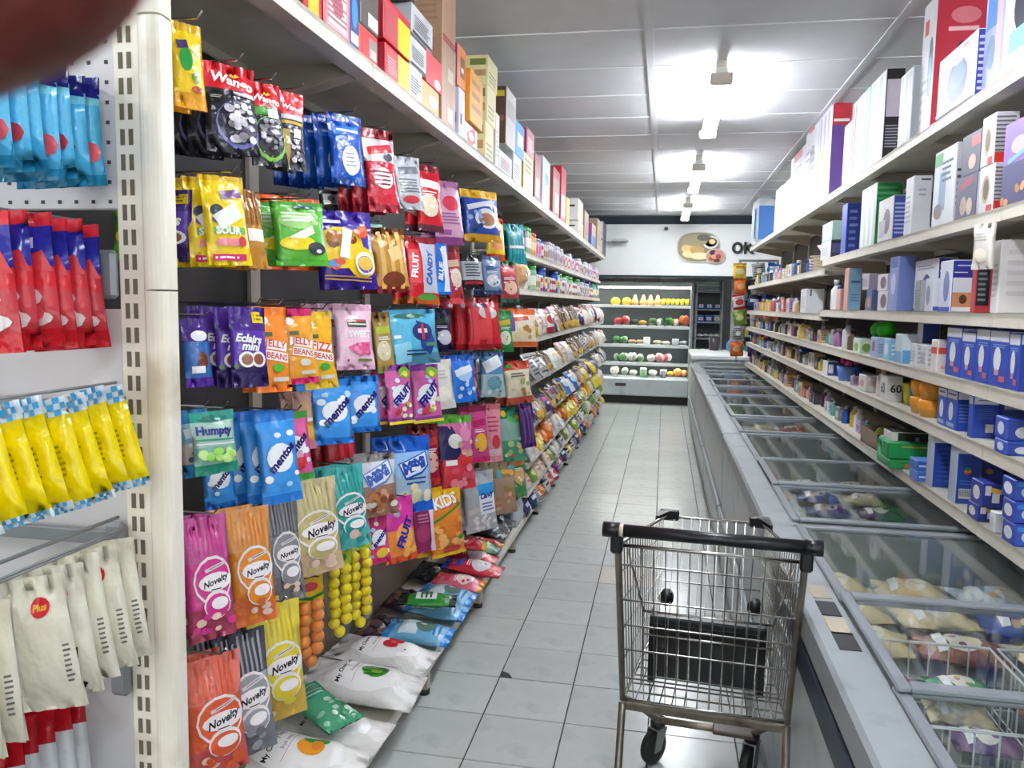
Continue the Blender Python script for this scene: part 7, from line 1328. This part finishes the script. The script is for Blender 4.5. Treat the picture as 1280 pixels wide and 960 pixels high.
# ------------------------------------------------------------------ produce in the cooler
def prod(name, mb, x, z, label, cat, group, y=KY+.24, m=PLAS): o = mb.build(name, m, None, (x, y, z)); tag(o, label, cat, group); return o
r_ = random.Random(8)
z = COOLZ[0]+.001
for i, x in enumerate((-.83, -.64)): prod('yellow_melon', MB().ell((0, 0, .07), (.085, .08, .07), 12, 8, '#e0b83a'), x, z, 'yellow melon on the top cooler shelf, %s' % ('outermost', 'beside the squashes')[i], 'fruit', 'yellow melons in the cooler')
for i, x in enumerate((-.50, -.36, -.24, -.12)):
    b = MB().lathe([(0, 0), (.04, .005), (.065, .035), (.06, .08), (.032, .13), (.026, .17), (.012, .185), (0, .187)], 12, '#d8a46a'); prod('butternut', b, x, z, '%s tan butternut squash from the yellow melons' % ORD[i], 'vegetable', 'butternut squashes in the cooler')
for i in range(6):
    x = -.0+.079*i; b = MB()
    for k in range(3): b.tube([(-.018+.018*k, -.075, .03), (-.02+.02*k, -.03, .10+.004*k), (-.02+.02*k, .03, .105+.004*k), (-.018+.018*k, .075, .035)], [.008, .019, .019, .008], 6, '#e6cf2a')
    prod('banana_hand', b, x-.03, z, '%s hand of yellow bananas from the squashes, top cooler shelf' % ORD[i], 'fruit', 'bananas in the cooler')
def trays(z, specs, where):
    for x, w_, h_, c, top, nm in specs:
        t = empty('produce_tray', (x, KY+.24, z+.001)); h_ *= 1.4
        MB().box(-w_/2, w_/2, -.07, .07, 0, .022, '#d9dad8', ch=.006).build('tray', PLAS, t); b = MB()
        for k in range(6): b.ell((r_.uniform(-w_*.28, w_*.28), r_.uniform(-.04, .04), .022+h_*r_.uniform(.46, .6)), (w_*.4, .055, h_*.42), 8, 5, c if k % 3 else top)
        b.build('produce_foliage', PLAS, t); tag(t, nm+' on the '+where+' cooler shelf', 'produce', nm+' '+where)
trays(COOLZ[1], [(-.78, .12, .09, '#c9404a', '#e8d8d8', 'tray of red and white radishes'), (-.64, .12, .11, '#d84a50', '#f0ecec', 'bag of red apples'), (-.50, .12, .07, '#2f3a34', '#4a5a44', 'dark leafy bunch'), (-.36, .13, .06, '#e0b84a', '#d8a03a', 'yellow pepper tray'), (-.20, .12, .09, '#5a7a44', '#e2e6e0', 'wrapped green bunch'), (-.06, .12, .09, '#6a8a4a', '#dfe4dc', 'wrapped cabbage half'), (.08, .11, .10, '#2f7a34', '#4f9a44', 'dark green cucumber bag'), (.20, .11, .09, '#d8905a', '#efe0d0', 'peach tray'), (.33, .13, .13, '#d8602f', '#e0744a', 'net of oranges')], 'second')
trays(COOLZ[2], [(-.80, .12, .09, '#3f7a44', '#7aa47a', 'green leaf pack'), (-.67, .12, .09, '#4a8a4c', '#a8c4a4', 'pale green leaf pack'), (-.53, .13, .05, '#c49a6a', '#dcc4a0', 'tan mushroom tray'), (-.38, .13, .05, '#b8905c', '#d8bc94', 'brown mushroom tray'), (-.10, .13, .05, '#c9c48a', '#e4e0c8', 'pale sprout tray'), (.05, .13, .045, '#c98a80', '#e6d4d0', 'pink sliced tray'), (.33, .12, .05, '#b9bec0', '#d8dcdc', 'grey wrapped tray')], 'third')
trays(COOLZ[3], [(-.80, .12, .10, '#4f7a58', '#9ab49c', 'bag of mixed leaves'), (-.66, .12, .11, '#5a9a54', '#e6eae4', 'bag of green lettuce'), (-.52, .13, .12, '#dfe6dc', '#7aa86a', 'white and green cauliflower'), (-.36, .13, .10, '#e4e6e2', '#8ab07a', 'wrapped white cabbage'), (-.20, .13, .10, '#e8e6e4', '#d4d8d0', 'bag of white onions'), (-.05, .13, .12, '#e0a0a4', '#f0e4e4', 'pink and white radish bag'), (.08, .12, .11, '#d87a80', '#f0dcdc', 'pink radish bag')], 'fourth')
trays(.44, [(-.80, .13, .11, '#d8dcc8', '#a8b48a', 'pale cabbage heap'), (-.65, .13, .10, '#cfd4c8', '#8aa080', 'greenish heap'), (-.50, .12, .07, '#b4b8ac', '#dcdcd4', 'grey bag heap'), (-.16, .13, .08, '#e2e4e0', '#c4ccc4', 'white bag heap'), (.12, .12, .07, '#d8b84a', '#e6d07a', 'yellow pack heap'), (.24, .12, .11, '#e0803a', '#e89a54', 'heap of carrots'), (.36, .11, .09, '#e6a060', '#f0d4b0', 'orange and cream pack heap')], 'lowest')
for x, c, h_, l in ((-.32, '#7a9a74', .16, 'green-labelled jar in the cooler base'), (.02, '#7a7c84', .14, 'grey jar in the cooler base'), (-.28, '#e4e4e4', .14, 'white-topped tub on the third cooler shelf'), (.20, '#b8bcc0', .12, 'grey tub with a white lid on the third cooler shelf')):
    z = .441 if 'base' in l else COOLZ[2]+.001
    prod('tub_jar', MB().lathe([(0, 0), (.055, 0), (.06, .02), (.06, h_*.75), (.052, h_*.8), (.056, h_*.82), (.056, h_), (0, h_)], 14, c, cols=[c, c, c, c, '#dfe2e0', '#dfe2e0', '#dfe2e0']), x, z, l, 'jar', None)
for i, (x, w_, c) in enumerate(((-.66, .34, '#4c5256'), (-.28, .36, '#565b5f'), (.10, .34, '#6a6f72'), (-1.05, .36, '#50565a'))):
    thing('grey_crate', MB().box(-w_/2, w_/2, -.2, .2, 0, .05, c).box(-w_/2, w_/2, -.2, -.19, .05, .13, c).box(-w_/2, w_/2, .19, .2, .05, .13, c).box(-w_/2, -w_/2+.01, -.19, .19, .05, .13, c).box(w_/2-.01, w_/2, -.19, .19, .05, .13, c), PLAS, (x, KY+.32, 2.061), 'dark grey crate lying on the cooler top, %s along' % ('second', 'third', 'last', 'first')[i], 'crate')
# rack beside the cooler
for lv, z in ((0, 1.62), (1, 1.41)):
    for i in range(3):
        t = tag(MB().box(-.055, .055, -.08, .08, 0, .115 if lv else .085, ('#2a52a8', '#3058b4', '#8aa0a0')[i] if lv else '#2f56ac', ch=.004).build('sugar_pack', CARD, None, (.60+.135*i, 13.88, z+.001)), 'blue printed pack on the steel rack, %s of the %s row' % (ORD[i], ('upper', 'lower')[lv]), 'pack', 'blue packs on the steel rack')
        q = MB(); q.box(-.035, .035, -.0815, -.0805, .03, .08, '#d8dce8'); q.box(-.02, .02, -.0822, -.0816, .045, .065, '#c04a5c'); q.build('carton_print', CARD, t)
for i in range(4):
    me, pm = FM['white']; o = link('white_packet', me); o.matrix_world = Matrix.Translation((.60+.09*i, 13.84, 1.145+.055)) @ Matrix.Rotation(-R(90), 4, 'Z') @ Matrix.Rotation(-R(80), 4, 'Y') @ Matrix.Scale(.6, 4)
    tag(o, '%s small white packet lying on the third level of the steel rack' % ORD[i], 'packet', 'white packets on the steel rack')
for i, (x, c, n_) in enumerate(((.56, '#2f8a3c', 'green'), (.66, '#c9ccc8', 'white'), (.76, '#d4d6d2', 'white grey'), (.86, '#8a8e8c', 'grey'))): o = link('tin_can', MB().lathe([(0, 0), (.04, 0), (.04, .1), (0, .1)], 12, c).mesh('tin', PLAS), None, (x, 13.84, .861)); tag(o, n_+' tin on the lower level of the steel rack', 'tin')
t = thing('wrapped_stack', MB().box(-.2, .2, -.15, .15, 0, .17, '#9fb4b8', ch=.03), CLEARF, (.72, 13.95, 1.921), 'clear plastic wrap over packs topping the steel rack', 'pack')
for i in range(4): MB().box(-.18, .18, -.13, .13, .004+.04*i, .034+.04*i, ('#b4ccd0', '#8ab0b4', '#c9d4d0', '#9abcc4')[i], ch=.005).build('wrapped_pack', CARD, t)
for lv, z in enumerate((.9, 1.2, 1.5, 1.8)):
    for i in range(5):
        nm, me, pm, kind = r_.choice(HWM); o = link('stock_'+kind.split('_')[1], me, None, (1.3+.16*i, 13.7, z+.001)); o.rotation_euler.z = R(90); tag(o, '%s dim %s %s on level %s of the shelving behind the snack strips' % (nth_of((nm, kind, lv)), nm, kind.split('_')[1], ORD[lv]), 'box', 'dim stock on the shelving')
o = thing('dark_bin', MB().lathe([(0, 0), (.07, 0), (.09, .2), (.085, .2), (.065, .01), (0, .01)], 16, '#4a4448'), PLAS, (.78, 12.9, .986), 'dark small bin standing on the white closed freezer', 'bin')
thing('cleaning_bag', MB().ell((0, 0, .11), (.13, .1, .11), 12, 8, '#5a8ac0').box(-.05, .05, -.03, .03, .2, .25, '#d8dcdc', ch=.008), PLAS, (1.04, 12.2, .986), 'blue and white bag lying on the white closed freezer', 'bag')

# ------------------------------------------------------------------ frozen goods inside the freezers
FZK = [('red', '#b83a44'), ('green', '#4f9a5c'), ('cream', '#d0bf94'), ('brown', '#8a4f38'), ('blue', '#4a5a9c'), ('white', '#d4d8d8'), ('purple', '#5c3a6c'), ('orange', '#d08a4a')]
FZM = []
for k, (nm, c) in enumerate(FZK): FZM.append((nm, pack_mesh(.20, .26, .08, [(.12, c), (.88, c), (1, c)], [('e', 0, .5, .34, .2, '#dcd8cc' if k != 5 else '#9ab0c0'), ('b', -.3, .3, .36, .64, 6, .09, ['#e0d2a8', '#b8905c', c]), ('r', -.34, .34, .2, .3, '#e6e6e4')], 90+k, 6, 7)))
def frozen(x, y, z, k, label, rz=0, s=1, tilt=0):
    nm, (me, pm) = FZM[k]; o = link('frozen_pack', me); o.matrix_world = Matrix.Translation((x, y, z)) @ Matrix.Rotation(R(rz), 4, 'Z') @ Matrix.Rotation(R(-90+tilt), 4, 'Y') @ Matrix.Scale(s, 4) @ Matrix.Translation((0, 0, .13))
    PRINT(pm, o); tag(o, label, 'frozen pack', 'frozen packs under the lids')
lay = [(.61, 2.86, 2, 8), (.86, 2.86, 2, -6), (1.11, 2.85, 5, 5), (.61, 2.62, 2, 4), (.86, 2.62, 2, 6), (1.11, 2.61, 4, -7), (.61, 2.39, 2, -6), (.86, 2.38, 3, -4), (1.11, 2.38, 2, 7)]
for i, (x, y, k, a) in enumerate(lay): frozen(x, y, .702, k, '%s frozen pack under the far lid of the trolley-side freezer, %s' % (FZK[k][0], ('front' if x < .7 else 'middle' if x < .95 else 'rear')+' of the '+('third', 'second', 'first')[i//3]+' row'), a, .9)
lay2 = [(.59, 2.12, 0, 6, .70), (.59, 2.12, 1, -4, .63), (.77, 2.12, 1, 4, .71), (.77, 2.12, 2, -5, .64), (.59, 1.95, 4, 5, .66), (.77, 1.95, 6, -4, .66), (.59, 1.82, 3, 5, .58), (.77, 1.82, 3, 4, .60), (.98, 2.10, 3, 4, .66), (1.13, 2.10, 4, -4, .66), (.98, 1.88, 0, -4, .64), (1.13, 1.88, 4, 5, .62)]
for i, (x, y, k, a, z) in enumerate(lay2): frozen(x, y, z, k, '%s frozen pack in the wire basket %s, %s in it' % (FZK[k][0], 'by the ledge' if x < .9 else 'by the shelf', ORD[i % 8]), a, .58)
for i, (x, y, k, a) in enumerate(((.61, 1.5, 5, 0), (.86, 1.5, 5, 5), (1.11, 1.48, 7, -6), (.61, 1.22, 1, 6), (.86, 1.2, 5, 0), (1.11, 1.2, 0, 5), (.61, .95, 5, 0), (.9, .95, 2, 0))): frozen(x, y, .465, k, '%s frozen pack low under the near lid of the trolley-side freezer, %s' % (FZK[k][0], ORD[i]), a, .9)
for fi, (a, c) in enumerate(((3.15, 5.1), (5.35, 7.3), (7.6, 9.6))):
    for i in range(int((c-a)/.30)*3):
        x = .61+.24*(i % 3); y = a+.14+.30*(i//3); k = r_.choice([5, 2, 3, 0, 1, 4, 5, 6])
        if (i // 3 + 1) * .3 > c-a: continue
        frozen(x, y, .64, k, '%s frozen pack in the %s freezer, %s row from the trolley, %s' % (FZK[k][0], ('second', 'third', 'fourth')[fi], ORD[i//3], ('aisle side', 'middle', 'shelf side')[i % 3]), r_.uniform(-9, 9), .82)
